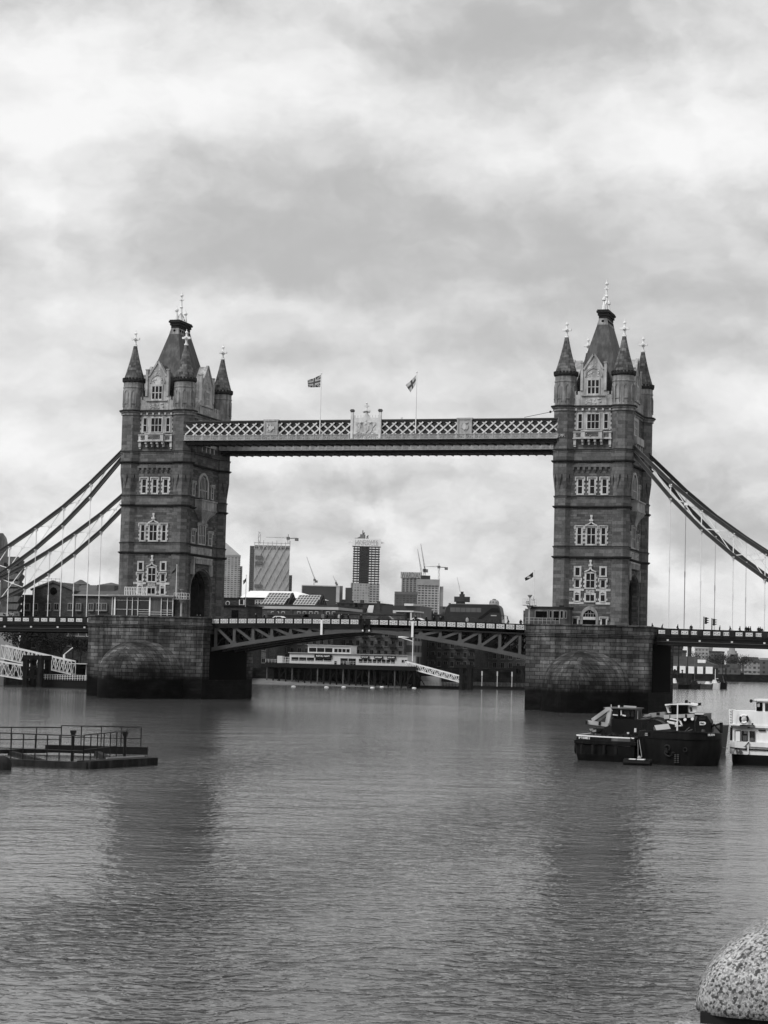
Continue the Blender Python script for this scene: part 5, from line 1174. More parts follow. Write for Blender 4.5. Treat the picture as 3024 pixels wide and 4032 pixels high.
# white gangway and pontoon below it
def gangway(label, p, q, h, w=1.8, m='steel_white', nseg=10, group='white access gangways'):
    p, q = Vector(p), Vector(q); r = thing('gangway', label, 'gangway', tuple(p), group=group); d = (q-p); ux = d.normalized(); sd = Vector((-ux.y, ux.x, 0)).normalized()*(w/2); up = Vector((0, 0, h))
    for s_ in (-1, 1):
        mb = MB(); o_ = sd*s_
        mb.bar(p+o_, q+o_, .22, .3); mb.bar(p+o_+up, q+o_+up, .22, .26)
        for k in range(nseg+1): a = p.lerp(q, k/nseg)+o_; mb.bar(a, a+up, .1, .14)
        for k in range(nseg): a = p.lerp(q, k/nseg)+o_; b = p.lerp(q, (k+1)/nseg)+o_; mb.bar(a, b+up, .1, .13) if k % 2 else mb.bar(a+up, b, .1, .13)
        mb.build('truss', m, r, off=tuple(p))
    mb = MB(); mb.hexa([p-sd, p+sd, q+sd, q-sd, p-sd+Vector((0, 0, .1)), p+sd+Vector((0, 0, .1)), q+sd+Vector((0, 0, .1)), q-sd+Vector((0, 0, .1))]); mb.build('walkway_deck', 'girder_dark', r, off=tuple(p))
    return r
gangway('sloping white truss gangway down from the pavilion jetty', at(*vB3(912, 462), 236), at(*vB3(1268, 558), 236), 1.75, 2.0, nseg=16)
def pontoon(name, label, x0, x1, Y, dep, h, rail=True, rm='steel_pale', n=30, group=None):
    r = thing(name, label, 'pontoon', ((x0+x1)/2, Y, 0), group=group); O = r.location[:]
    mb = MB(); mb.box(x0, x1, Y, Y+dep, -.6, h); mb.build('hull', 'iron_black', r, off=O)
    mb = MB(); mb.box(x0-.1, x1+.1, Y-.15, Y+dep+.1, h, h+.12); mb.build('deck', 'timber_dark', r, off=O)
    if rail:
        mb = MB()
        for k in range(n+1): x = x0+(x1-x0)*k/n; mb.box(x-.04, x+.04, Y+.1, Y+.18, h+.1, h+1.3)
        for z_ in (.5, .9, 1.25): mb.box(x0, x1, Y+.1, Y+.18, h+z_, h+z_+.07)
        mb.build('railing', rm, r, off=O)
    return r
pt = pontoon('pontoon', 'low pontoon with pale railings under the sloping white gangway', at(*vB3(1018, 580), 240).x, at(*vB3(1268, 585), 240).x, 238, 6, .7, n=26)
mb = MB(); mb.box(at(*vB3(1015, 540), 243).x, at(*vB3(1135, 540), 243).x, 242, 244, .8, 3.6); o_ = mb.build('shelter', 'concrete_far', pt, off=pt.location[:])
pontoon('pontoon', 'long dark pontoon with three white posts, left of the right pier', at(*vB3(1335, 600), 262).x, at(*vB3(1700, 600), 262).x, 260, 5, .8, True, 'timber_mid', 40)
for i, px in enumerate((1402, 1502, 1598)):
    a = at(*vB3(px, 590), 259); mb = MB(); mb.cyl((0, 0, 0), (0, 0, 4.6), .10, .10, 6); mb.cyl((0, 0, 3.2), (0, 0, 4.6), .2, .2, 6); single(mb, 'mooring_post', 'steel_pale', ['left', 'middle', 'right'][i]+'most white-topped post on the long dark pontoon', 'post', (a.x, 259.6, .9), group='pontoon posts')
def dolphin(label, x, Y, w, h, group='mooring dolphins'):
    r = thing('mooring_dolphin', label, 'mooring dolphin', (x, Y, 0), group=group)
    for sx in (-1, 1):
        for sy in (-1, 1): mb = MB(); mb.box(sx*w/2-.55, sx*w/2+.55, sy*w/2-.5, sy*w/2+.5, -1, h); mb.build('pile', 'timber_dark', r)
    mb = MB(); mb.box(-w/2-.6, w/2+.6, -w/2-.6, w/2+.6, h-.9, h+.1); mb.build('cap', 'timber_dark', r)
    mb = MB()
    for z_ in (h*.3, h*.6): mb.bar((-w/2, -w/2-.3, z_), (w/2, -w/2-.3, z_+.6), .3); mb.box(-w/2, w/2, -w/2-.4, -w/2-.1, z_-.2, z_+.1)
    mb.build('brace', 'timber_dark', r)
    return r
a = at(*vB3(1303, 600), 234); dolphin('dark square pile dolphin at foot of the pavilion gangway', a.x, 234, 2.4, Zat(vB3, 1300, 445, 234))
a = at(*vB3(1630, 600), 262); dolphin('dark pile dolphin beside the right pier, under the span', a.x, 266, 2.6, Zat(vB3, 1620, 452, 262))
# wharf wall of timber piles on the right under the span
x0 = at(*vB3(1330, 560), 288).x; x1 = at(*vB3(1760, 560), 288).x
r = thing('wharf', 'dark timber pile wharf with deck shadowing, beside the right pier', 'wharf', ((x0+x1)/2, 288, 0)); O = r.location[:]
mb = MB(); mb.box(x0, x1, 285, 291, 5.6, 6.6); mb.build('deck', 'timber_dark', r, off=O)
for k in range(22): x = x0+(x1-x0)*k/21; mb = MB(); mb.cyl((x, 285.5, -1), (x, 285.5, 5.6), .24, .24, 6); mb.build('pile', 'timber_dark', r, off=O)
# white navigation buoys in the channel
for i, (px, py) in enumerate(((175, 590), (390, 595), (503, 594), (690, 598), (740, 590), (963, 600))):
    p = atz(*vB3(px, py)); p = p if p.y < 232 else Vector((p.x+(p.y-226)*.37, 226, 0)); mb = MB(); mb.lathe([(-.3, .2), (0, .42), (.25, .45), (.36, .28), (.4, .1)], (0, 0), 10, sx=1.5)
    single(mb, 'mooring_buoy', 'steel_white', ['white buoy nearest the left pier, beyond the bridge', 'second white buoy from the left pier, beyond the bridge', 'third white buoy from the left pier, beyond the bridge', 'fourth white buoy from the left pier, beyond the bridge', 'fifth white buoy from the left pier, close to the jetty piles', 'last white buoy of the row, below the thin white mast'][i], 'buoy', (p.x, p.y, 0), group='white mooring buoys', smooth=True)
# ------------------------------------------------------------------ flags
def flag_pole(name, label, base, ht, r_, flag, fm='steel_white', group='flags on the bridge'):
    r = thing(name, label, 'flag', base, group=group)
    mb = MB(); mb.cyl((0, 0, 0), (0, 0, ht*.55), r_*1.3, r_, 8); mb.cyl((0, 0, ht*.55), (0, 0, ht), r_, r_*.6, 8); mb.sphere((0, 0, ht+r_), r_*1.6, 8, 5); mb.build('pole', fm, r)
    corners, pat, mats = flag                          # corners: hoist top, hoist bottom, fly top, fly bottom as (x, z)
    (a, b, c, d) = corners; NX, NZ = 36, 22; mb = MB()
    for side in (0, 1):
        pts = []
        for i in range(NX+1):
            for j in range(NZ+1):
                u_, v_ = i/NX, j/NZ
                x = (a[0]*(1-u_)+c[0]*u_)*(1-v_)+(b[0]*(1-u_)+d[0]*u_)*v_; z = (a[1]*(1-u_)+c[1]*u_)*(1-v_)+(b[1]*(1-u_)+d[1]*u_)*v_
                pts.append((x, .22*math.sin(5.5*u_+1.2*v_)*u_+side*.012, z+.05*math.sin(8*u_)*u_))
        k0 = len(mb.v); mb.v += pts
        for i in range(NX):
            for j in range(NZ):
                p = k0+i*(NZ+1)+j; mb.f.append((p, p+1, p+NZ+2, p+NZ+1)); mb.mi.append(pat((i+.5)/NX, (j+.5)/NZ))
    mb.build('cloth', mats, r, smooth='all', fix=False)
    return r
def union(u_, v_):
    x, y = (u_-.5)*2, (v_-.5)*1.0
    if abs(x) < .13 or abs(y) < .10: return 1
    if abs(x) < .22 or abs(y) < .17: return 0
    d1 = abs(y-x*.5)*.894; d2 = abs(y+x*.5)*.894
    if min(d1, d2) < .035: return 1
    if min(d1, d2) < .10: return 0
    return 2
def george(u_, v_):
    x, y = u_-.5, (v_-.5)*.6
    if abs(x) < .07 or abs(y) < .07: return 1
    if abs(u_-.22) < .03 and abs(v_-.22) < .13: return 1
    return 0
def dark_emblem(u_, v_):
    x, y = (u_-.5), (v_-.5)
    return 0 if (abs(x+y*.4) < .10 and abs(y) < .30) or (abs(x-.1) < .12 and abs(y+.12) < .07) or (abs(x+.12) < .08 and abs(y-.18) < .07) else 2
FM = ['flag_white', 'flag_red', 'flag_blue']
flag_pole('flagpole', 'white flagpole on the high walkway flying the dark crossed national flag', (-8.69, -11.25, 48.2), 10.9, .09, (((-.1, 10.75), (-.15, 8.5), (-2.55, 9.7), (-2.5, 8.5)), union, FM))
flag_pole('flagpole', 'white flagpole on the high walkway flying a pale flag with dark upright cross', (9.25, -11.25, 48.2), 10.9, .09, (((-.1, 10.5), (-.2, 8.8), (-2.0, 8.6), (-1.1, 7.3)), george, FM))
def pole_at(vw, base, top, Y, corners, label, pat=dark_emblem, r_=.06):
    b = at(*vw(*base), Y); t = at(*vw(*top), Y); k = [at(*vw(*c), Y) for c in corners]
    return flag_pole('flagpole', label, tuple(b), t.z-b.z, r_, ([(q.x-b.x, q.z-b.z) for q in k], pat, FM))
pole_at(vL2, (808, 1410), (817, 1040), -12.2, ((812, 1062), (808, 1105), (775, 1110), (757, 1142)), 'white flagpole on the left pier, drooping dark flag, before the black arch', lambda u_, v_: 2)
pole_at(vL2, (1566, 1490), (1580, 1150), 8.6, ((1578, 1168), (1572, 1215), (1545, 1210), (1542, 1256)), 'thin flagpole by the white roofed hall with limp dark flag')
pole_at(vR2, (140, 1430), (138, 1096), -11.6, ((135, 1112), (137, 1165), (46, 1182), (52, 1212)), 'thin flagpole on the right pier, dark flag with pale beast, blown out left')

# ------------------------------------------------------------------ cabins on the piers
Yc = -13.0
x0 = Xat(vL2, 100, 1450, Yc); x1 = Xat(vL2, 775, 1450, Yc); zr = Zat(vL2, 400, 1362, Yc); zf = 13.7
r = thing('control_cabin', 'glazed control cabin with flat overhanging roof on the left pier', 'cabin', ((x0+x1)/2, -12.2, zf)); O = r.location[:]
mb = MB(); mb.box(x0+.2, x1, -12.75, -11.2, zr-.45, zr-.2); mb.loft([[(x0-.8, -13.3, zr-.2), (x1+.3, -13.3, zr-.2), (x1+.3, -11.2, zr-.2), (x0-.8, -11.2, zr-.2)], [(x0-.8, -13.3, zr-.02), (x1+.3, -13.3, zr-.02), (x1+.3, -11.2, zr-.02), (x0-.8, -11.2, zr-.02)]]); mb.build('roof', 'steel_panel', r, off=O)
mb = MB(); mb.box(x0+.3, x1-.2, -12.5, -11.25, zf, zr-.45); mb.build('glazing', 'glass', r, off=O)
xs_ = [Xat(vL2, k, 1450, Yc) for k in (110, 138, 272, 330, 390, 520, 645, 712, 770)]
for i, x in enumerate(xs_): w_ = .13 if i in (1, 5) else .06; mb = MB(); mb.box(x-w_, x+w_, -12.8, -12.6, zf, zr-.4); mb.build('mullion', 'steel_white' if i in (1, 5) else 'steel_pale', r, off=O)
mb = MB(); 
for zz in (zf+1.1, zf+2.3, zr-1.0): mb.box(x0+.3, x1-.2, -12.62, -12.54, zz-.03, zz+.03)
for zz in (zf+1.5, zf+1.9): mb.box(xs_[4], x1, -12.95, -12.9, zz-.03, zz+.03)
mb.build('transom', 'steel_pale', r, off=O)
mb = MB(); mb.box(xs_[5]+.2, xs_[6]-.1, -12.66, -12.5, zf, zr-.9); mb.build('solid_panel', 'hull_grey', r, off=O)
mb = MB()
for i in range(9): mb.sphere((xs_[1]+.3+i*.42, -12.2+.1*(i % 3), zf+1.3), .22+.05*(i % 2), 6, 4)
mb.build('clutter', 'iron_black', r, off=O)
mb = MB(); xr0 = Xat(vL2, 262, 1300, -11.3); xr1 = Xat(vL2, 500, 1300, -11.3); zt_ = Zat(vL2, 330, 1275, -11.3)
for k in range(14): x = xr0+(xr1-xr0)*k/13; mb.box(x-.05, x+.05, -11.7, -11.62, zr, zt_)
mb.box(xr0, xr1, -11.7, -11.6, zt_-.1, zt_); mb.box(xr0, xr1, -11.7, -11.62, (zr+zt_)/2, (zr+zt_)/2+.06); mb.build('roof_railing', 'steel_white', r, off=O)
def signal_stand(label, vw, x, ytop, ydeck, w, ybase, Y):
    b = at(*vw(x, ybase), Y); d = at(*vw(x, ydeck), Y); t = at(*vw(x, ytop), Y); s_ = abs(Xat(vw, x+w/2, ydeck, Y)-Xat(vw, x-w/2, ydeck, Y))/2
    r = thing('signal_stand', label, 'signal stand', (b.x, Y, 13.7), group='signal stands on the piers'); h = d.z-13.7
    mb = MB(); mb.cyl((0, 0, 0), (0, 0, h-.6), .2, .2, 8); mb.cyl((0, 0, h-.6), (0, 0, h), .2, .6, 8); mb.build('post', 'steel_panel', r)
    mb = MB(); mb.box(-s_, s_, -.8, .8, h, h+.12); mb.build('platform', 'steel_panel', r)
    mb = MB()
    for k in range(6): xx = -s_+2*s_*k/5; mb.box(xx-.03, xx+.03, -.8, -.75, h, h+1.2); mb.box(xx-.03, xx+.03, .75, .8, h, h+1.2)
    for q in (.6, 1.2): mb.box(-s_, s_, -.81, -.75, h+q-.05, h+q); mb.box(-s_, s_, .75, .81, h+q-.05, h+q)
    mb.build('railing', 'steel_pale', r)
    mb = MB(); hh = t.z-13.7; mb.cyl((0, 0, h), (0, 0, hh-.4), .12, .12, 8); mb.cyl((0, 0, hh-.45), (0, 0, hh-.1), .16, .4, 8); mb.cyl((0, 0, hh-.1), (0, 0, hh), .42, .42, 10); mb.box(-.5, -.1, -.5, -.2, h+.3, h+.8); mb.build('lamp', 'concrete_far', r)
signal_stand('signal platform with railing on a post, right of the left pier cabin', vL2, 865, 1300, 1412, 130, 1580, -12.0)
signal_stand('signal platform with funnel lamp at left end of the right pier cabin', vR2, 95, 1362, 1480, 130, 1640, -12.2)
Yc = -12.4
x0 = Xat(vR2, 100, 1560, Yc); x1 = Xat(vR2, 545, 1560, Yc); zr = Zat(vR2, 330, 1492, Yc)
r = thing('control_cabin', 'low stone-clad cabin with dark windows and bowed corner on the right pier', 'cabin', ((x0+x1)/2, -11.8, zf)); O = r.location[:]
xr_ = x1-1.5
pl_ = [(x0, Yc), (xr_, Yc)]+[(xr_+1.5*math.sin(math.pi/2*k/5), Yc+1.5-1.5*math.cos(math.pi/2*k/5)) for k in range(1, 6)]+[(x1, -10.95), (x0, -10.95)]
g_ = lambda s_: [((p[0]-(x0+x1)/2)*s_+(x0+x1)/2, (p[1]+11.8)*s_-11.8) for p in pl_]
f3 = lambda a, b, d: (a, b, d)
mb = MB(); mb.prism(pl_, f3, zf, zr-.4); mb.build('wall', 'hull_grey', r, off=O)
mb = MB(); mb.prism(g_(1.05), f3, zr-.4, zr-.12); mb.prism(g_(1.08), f3, zr-.12, zr+.05); mb.build('roof', 'ledge', r, off=O)
for a, b, c, d in ((163, 290, 1537, 1610), (318, 340, 1537, 1608), (358, 420, 1537, 1640), (437, 462, 1537, 1612), (485, 500, 1540, 1612)):
    xa, xb = Xat(vR2, a, c, Yc), Xat(vR2, b, c, Yc); za, zb_ = Zat(vR2, a, d, Yc), Zat(vR2, a, c, Yc); mb = MB(); mb.box(xa, xb, Yc-.05, Yc+.05, za, zb_); f = mb.build('window', 'black_void', r, off=O)
    mb = MB(); mb.box(xa-.1, xa, Yc-.09, Yc+.03, za-.1, zb_+.1); mb.box(xb, xb+.1, Yc-.09, Yc+.03, za-.1, zb_+.1); mb.box(xa, xb, Yc-.09, Yc+.03, zb_, zb_+.1); mb.box(xa, xb, Yc-.09, Yc+.03, za-.1, za); mb.build('frame', 'stone_drum', f, off=O)
mb = MB()
for k in range(9): x = x0-.6+k*.75; mb.box(x-.03, x+.03, -13.1, -13.04, 13.7, 15.9)
for q in (15.4, 15.87): mb.box(x0-.6, x0+5.4, -13.12, -13.04, q-.05, q)
mb.build('railing', 'steel_panel', r, off=O)
mb = MB(); 
for xx in (430, 447, 464): x = Xat(vR2, xx, 1480, -11.8); mb.box(x-.14, x+.14, -11.9, -11.6, zr+.05, zr+.3)
mb.build('roof_vent', 'iron_black', r, off=O)
# ------------------------------------------------------------------ fittings on the deck edge
for px, y0_, y1_, lab in ((357, 150, 248, 'white vertical board hung on the left leaf railing'), (951, 165, 264, 'white vertical board hung on the right leaf railing')):
    a = at(*vB3(px, y0_), -9.25); b = at(*vB3(px, y1_), -9.25); mb = MB(); mb.box(-.2, .2, -.06, .06, 0, a.z-b.z); mb.box(-.06, .06, .06, .2, .2, a.z-b.z-.1)
    single(mb, 'marker_board', 'steel_white', lab, 'marker board', tuple(b), group='white marker boards')
for i, px in enumerate((628, 670)):
    a = at(*vB3(px, 155), -9.3); b = at(*vB3(px, 228), -9.3); h = a.z-b.z
    r = thing('navigation_light', ['left', 'right'][i]+' one of two small lamps hung under mid-span', 'lamp', tuple(b), group='navigation lights'); mb = MB(); mb.box(-.14, .14, -.1, .1, .35, h); mb.build('bracket', 'iron_black', r); mb = MB(); mb.lathe([(0, .1), (.08, .17), (.3, .17), (.38, .08)], (0, 0), 8); mb.build('lens', 'steel_white', r)
for i, (px, yt, yb) in enumerate(((776, 168, 360), (887, 190, 362))):
    Yt = -5.2+i*.9; t = at(*vS2(px, yt), Yt); h = t.z-13.3
    r = thing('traffic_light', ['left and taller of two traffic lights on the right span', 'right and lower of two traffic lights on the right span'][i], 'traffic light', (t.x, Yt, 13.3), group='traffic lights')
    mb = MB(); mb.cyl((0, 0, 0), (0, 0, h), .09, .09, 8); mb.build('pole', 'hull_grey', r)
    mb = MB(); mb.box(.18, .52, -.18, .18, h-1.25, h-.1)
    mb.build('signal_head', 'iron_black', r); 
    for k in range(3): mb = MB(); z_ = h-.32-k*.37; mb.hexa([(.5, -.14, z_-.06), (.5, .14, z_-.06), (.5, .14, z_+.14), (.5, -.14, z_+.14), (.85, -.12, z_+.02), (.85, .12, z_+.02), (.85, .12, z_+.1), (.85, -.12, z_+.1)]); mb.build('visor', 'iron_black', r)
    mb = MB(); mb.bar((0, 0, h-.25), (.2, 0, h-.25), .06); mb.bar((0, 0, h-1.1), (.2, 0, h-1.1), .06); mb.build('bracket', 'iron_black', r)
# cable lamp arm at the right end of the walkway
r = thing('stay_rod', 'thin stay rod with dark ball from the walkway roof to the right tower', 'stay rod', (29, -11.2, 50.9)); mb = MB(); mb.cyl((0, 0, 0), (5.0, .2, 1.0), .05, .05, 6); mb.build('rod', 'hull_grey', r); mb = MB(); mb.sphere((4.6, .2, .95), .22, 8, 6); mb.build('ball', 'iron_black', r)

# ------------------------------------------------------------------ vehicles
def wheels(r, xs, y0, y1, rad):
    for x in xs:
        for y in (y0, y1):
            mb = MB(); mb.cyl((x, y-.13, rad), (x, y+.13, rad), rad, rad, 16); w = mb.build('wheel', 'rubber', r); mb = MB(); mb.cyl((x, y-.14, rad), (x, y+.14, rad), rad*.55, rad*.55, 10); mb.build('rim', 'hull_grey', w)
def make_bus():
    px = at(*vB2(945, 830), 2.9).x; px2 = at(*vB2(1412, 830), 2.9).x; L = px2-px; xm = (px+px2)/2; zd = deck_z(xm)+.02
    r = thing('double_decker_bus', 'dark double-decker bus with slanting stair window, heading right', 'bus', (xm, 2.9, zd))
    H = 4.4; hw = 1.26
    side = [(-L/2, .45), (-L/2+.0, 2.6), (-L/2+.25, 3.7), (-L/2+.75, 4.25), (-L/2+1.3, H), (L/2-1.3, H), (L/2-.75, 4.25), (L/2-.38, 3.8), (L/2-.08, 2.5), (L/2, 1.4), (L/2-.05, .45)]
    mb = MB(); mb.prism(side, lambda a, b, d: (a, d, b), -hw, hw); mb.build('body', 'bus_red', r, bevel=.07, smooth=True)
    mb = MB(); mb.box(-L/2+1.3, L/2-1.3, -hw+.2, hw-.2, H-.02, H+.05); mb.build('roof', 'concrete_far', r)
    for y, e in ((-hw, -1), (hw, 1)):
        ya, yb = sorted((y+e*.03, y-e*.04))
        n = 6
        for k in range(n): a = -L/2+1.1+k*.98; mb = MB(); mb.box(a, a+.9, ya, yb, 2.95, 3.75); mb.build('upper_window', 'glass_grey', r)  # grey put into the glass colour for the sky mirrored in the upper deck
        mb = MB(); mb.prism([(L/2-3.0, 2.9), (L/2-1.9, 3.75), (L/2-.62, 3.75), (L/2-.35, 2.95), (L/2-2.1, 2.95), (L/2-3.6, 1.75), (L/2-4.5, 1.75)], lambda a, b, d: (a, d, b), ya, yb); mb.build('stair_window', 'bus_dark', r)
        mb = MB(); mb.prism([(-L/2+.6, 1.2), (-L/2+.6, 2.0), (-L/2+1.2, 2.15), (L/2-4.4, 2.15), (L/2-4.4, 1.2)], lambda a, b, d: (a, d, b), ya, yb); mb.build('lower_window', 'glass', r)
        for k in range(3): a = L/2-4.0+k*1.25; mb = MB(); mb.box(a, a+1.1, ya, yb, 1.0, 1.68+.0*k); mb.build('lower_window', 'glass', r)
        mb = MB(); mb.box(L/2-2.0, L/2-.95, *sorted((y+e*.04, y)), 2.32, 2.5); mb.build('route_blind', 'concrete', r)
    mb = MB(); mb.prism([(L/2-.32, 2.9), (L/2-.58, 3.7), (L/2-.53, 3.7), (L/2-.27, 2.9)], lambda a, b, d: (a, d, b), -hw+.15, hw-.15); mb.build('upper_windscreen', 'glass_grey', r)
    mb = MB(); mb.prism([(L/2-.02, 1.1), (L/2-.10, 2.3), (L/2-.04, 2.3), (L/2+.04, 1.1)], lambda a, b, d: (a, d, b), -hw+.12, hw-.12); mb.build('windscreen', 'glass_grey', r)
    mb = MB()
    for y in (-1.42, 1.42): mb.bar((L/2-.1, y*.9, 2.5), (L/2+.45, y, 2.4), .06); mb.box(L/2+.38, L/2+.5, y-.12, y+.12, 1.8, 2.4)
    mb.build('mirror', 'bus_dark', r)
    wheels(r, (-L/2+2.2, L/2-2.2), -1.12, 1.12, .5)
make_bus()
def make_car(label, name, vw, xa, xb, y_, Y, paint, kind='car', cat='car'):
    a = at(*vw(xa, y_), Y).x; b = at(*vw(xb, y_), Y).x; xm = (a+b)/2; L = {'car': 4.3, 'van': 4.9, 'taxi': 4.5}[kind]
    r = thing(name, label, cat, (xm, Y, deck_z(xm)+.02), group='cars crossing the opening span'); hw = .9
    if kind == 'van': side = [(-L/2, .35), (-L/2, 1.1), (-L/2+.8, 1.25), (-L/2+1.5, 1.9), (L/2-.1, 1.95), (L/2, .35)]
    elif kind == 'taxi': side = [(-L/2, .35), (-L/2, .95), (-L/2+1.1, 1.1), (-L/2+1.65, 1.75), (L/2-1.2, 1.78), (L/2-.4, 1.15), (L/2, 1.0), (L/2, .35)]
    else: side = [(-L/2, .35), (-L/2, .8), (-L/2+1.0, .98), (-L/2+1.8, 1.5), (L/2-1.3, 1.52), (L/2-.5, 1.05), (L/2, .95), (L/2, .35)]
    mb = MB(); mb.prism(side, lambda p, q, d: (p, d, q), -hw, hw); mb.build('body', paint, r, bevel=.05, smooth=True)
    cx_ = [p for p in side if p[1] > .85]; zt = max(p[1] for p in side)
    for y in (-hw-.015, hw-.02):
        mb = MB(); mb.prism([(side[2][0]+.45, side[2][1]+.05), (side[3][0]+.1, zt-.12), (0-.03, zt-.12), (-.03, side[2][1]+.05)], lambda p, q, d: (p, d, q), y, y+.035); mb.build('window', 'glass', r)
        mb = MB(); mb.prism([(.05, side[2][1]+.05), (.05, zt-.12), (side[-4][0]-.1, zt-.12), (min(side[-3][0], L/2-.3)-.2, side[2][1]+.05)], lambda p, q, d: (p, d, q), y, y+.035); mb.build('window', 'glass', r)
    wheels(r, (-L/2+.85, L/2-.85), -.8, .8, .33)
    for y in (-.65, .65): mb = MB(); mb.box(-L/2-.03, -L/2+.05, y-.15, y+.15, .65, .8); mb.build('headlight', 'steel_white', r)
make_car('white car roof above railing, left part of the opening span', 'parked_car', vB1, 615, 725, 912, -1.9, 'car_white')
make_car('dark van behind the left white marker board', 'van', vB1, 870, 1092, 905, -2.2, 'car_dark', 'van', 'van')
make_car('dark taxi near the middle of the opening span', 'taxi', vB2, 378, 492, 785, -2.0, 'car_dark', 'taxi')
make_car('white car behind the right white marker board', 'car', vB2, 640, 762, 800, -2.0, 'car_white')

# ------------------------------------------------------------------ people
def make_person(name, pose, mats):
    """one continuous skinned body; coat and hair are faces of the same mesh"""
    st, arm, lean = pose
    J = {'pelvis': (0, 0, .95), 'waist': (0, lean*.1, 1.12), 'chest': (0, lean*.25, 1.34), 'neck': (0, lean*.38, 1.50), 'head': (0, lean*.5-.02, 1.62), 'crown': (0, lean*.5-.01, 1.71),
         'shL': (-.17, lean*.28, 1.42), 'shR': (.17, lean*.28, 1.42), 'elL': (-.24, .05+arm*.5, 1.16), 'elR': (.24, .05-arm*.3, 1.16), 'haL': (-.22, -.10+arm, .93+abs(arm)*.3), 'haR': (.22, -.06-arm*.6, .92),
         'hipL': (-.09, 0, .9), 'hipR': (.09, 0, .9), 'knL': (-.10, -.04-st*.5, .49), 'knR': (.10, -.04+st*.35, .49), 'anL': (-.10, .0-st, .09), 'anR': (.10, .02+st, .09), 'toL': (-.11, -.16-st, .04), 'toR': (.11, -.14+st, .04)}
    Rr = {'pelvis': (.17, .12), 'waist': (.155, .11), 'chest': (.18, .12), 'neck': (.06, .06), 'head': (.085, .10), 'crown': (.06, .07), 'shL': (.075, .075), 'shR': (.075, .075), 'elL': (.055, .055), 'elR': (.055, .055), 'haL': (.04, .04), 'haR': (.04, .04),
          'hipL': (.10, .10), 'hipR': (.10, .10), 'knL': (.07, .07), 'knR': (.07, .07), 'anL': (.05, .05), 'anR': (.05, .05), 'toL': (.045, .035), 'toR': (.045, .035)}
    E_ = [('pelvis', 'waist'), ('waist', 'chest'), ('chest', 'neck'), ('neck', 'head'), ('head', 'crown'), ('chest', 'shL'), ('chest', 'shR'), ('shL', 'elL'), ('shR', 'elR'), ('elL', 'haL'), ('elR', 'haR'), ('pelvis', 'hipL'), ('pelvis', 'hipR'), ('hipL', 'knL'), ('hipR', 'knR'), ('knL', 'anL'), ('knR', 'anR'), ('anL', 'toL'), ('anR', 'toR')]
    ks = list(J); me = bpy.data.meshes.new(name); me.from_pydata([J[k] for k in ks], [(ks.index(a), ks.index(b)) for a, b in E_], [])
    o = bpy.data.objects.new(name, me); COL.objects.link(o); o.modifiers.new('skin', 'SKIN'); sv = me.skin_vertices[0].data
    for i, k in enumerate(ks): sv[i].radius = Rr[k]; sv[i].use_root = (k == 'pelvis')
    o.modifiers.new('sub', 'SUBSURF').levels = 1
    m2 = bpy.data.meshes.new_from_object(o.evaluated_get(bpy.context.evaluated_depsgraph_get())); bpy.data.objects.remove(o)
    for q in mats: m2.materials.append(M[q])
    for p in m2.polygons:
        z = sum(m2.vertices[i].co.z for i in p.vertices)/len(p.vertices); y = sum(m2.vertices[i].co.y for i in p.vertices)/len(p.vertices)
        p.material_index = 0 if z > .86 and z < 1.50 else (1 if z <= .86 else (2 if z > 1.64 or y > lean*.5 else 3)); p.use_smooth = True
    o = bpy.data.objects.new(name, m2); COL.objects.link(o); return o
KINDS = {}
for kn, pose, ms in (('walk', (.2, .22, 0), ['cloth_dark', 'cloth_dark', 'iron_black', 'skin']), ('stand', (.03, .02, -.1), ['cloth_dark', 'cloth_mid', 'iron_black', 'skin']), ('lean', (.05, -.2, -.32), ['cloth_dark', 'cloth_dark', 'iron_black', 'skin']), ('pale', (.12, .1, 0), ['cloth_light', 'cloth_dark', 'iron_black', 'skin'])): KINDS[kn] = (pose, ms, [])
def person(kind, vw, px, py, label, Y=-7.6, rz=0.0, sc=1.0, group='people on the bridge'):
    pose, ms, used = KINDS[kind]
    if not used: o = make_person('person', pose, ms); used.append(o)
    else: o = used[0].copy(); COL.objects.link(o)
    p = at(*vw(px, py), Y); x = p.x; zd = (deck_z(x)+.15) if abs(x) < 30 else (13.7 if abs(x) < 52.5 else 13.6-.010*(abs(x)-52.5))
    o.location = (x, Y, zd); o.rotation_euler = (0, 0, rz); o.scale = (sc, sc, sc); tag(o, label, 'person', group)
H_ = math.pi/2
for k, px, lab, rz in (('walk', 62, 'dark walker just right of the right tower base', -H_), ('lean', 195, 'stooping dark figure at the railing, second right of the right tower', H_), ('walk', 415, 'dark walker right of the second white hanger on the right span', H_), ('stand', 600, 'figure with a bag left of both traffic lights', 0), ('stand', 993, 'long-coated dark figure first right of the traffic lights', H_), ('walk', 1135, 'dark walker second right of the traffic lights', -H_), ('walk', 1272, 'dark walker alone between the walker pair and the left cluster', H_),
    ('stand', 1358, 'left figure of the tight trio on the right span', 0), ('stand', 1388, 'tallest middle figure of the tight trio on the right span', 1), ('walk', 1418, 'right figure of the tight trio on the right span', H_), ('stand', 1530, 'left figure of the last trio at the photo edge', 0), ('walk', 1553, 'middle figure of the last trio at the photo edge', -H_), ('stand', 1577, 'short right figure of the last trio at the photo edge', 0)):
    person(k, vS2, px, 340, lab, -7.6-.3*(px % 3), rz, .92 if 'short' in lab else 1.04)
person('pale', vS2, 1163, 350, 'small pale figure beside the walker right of the traffic lights', -7.0, 0, .8)
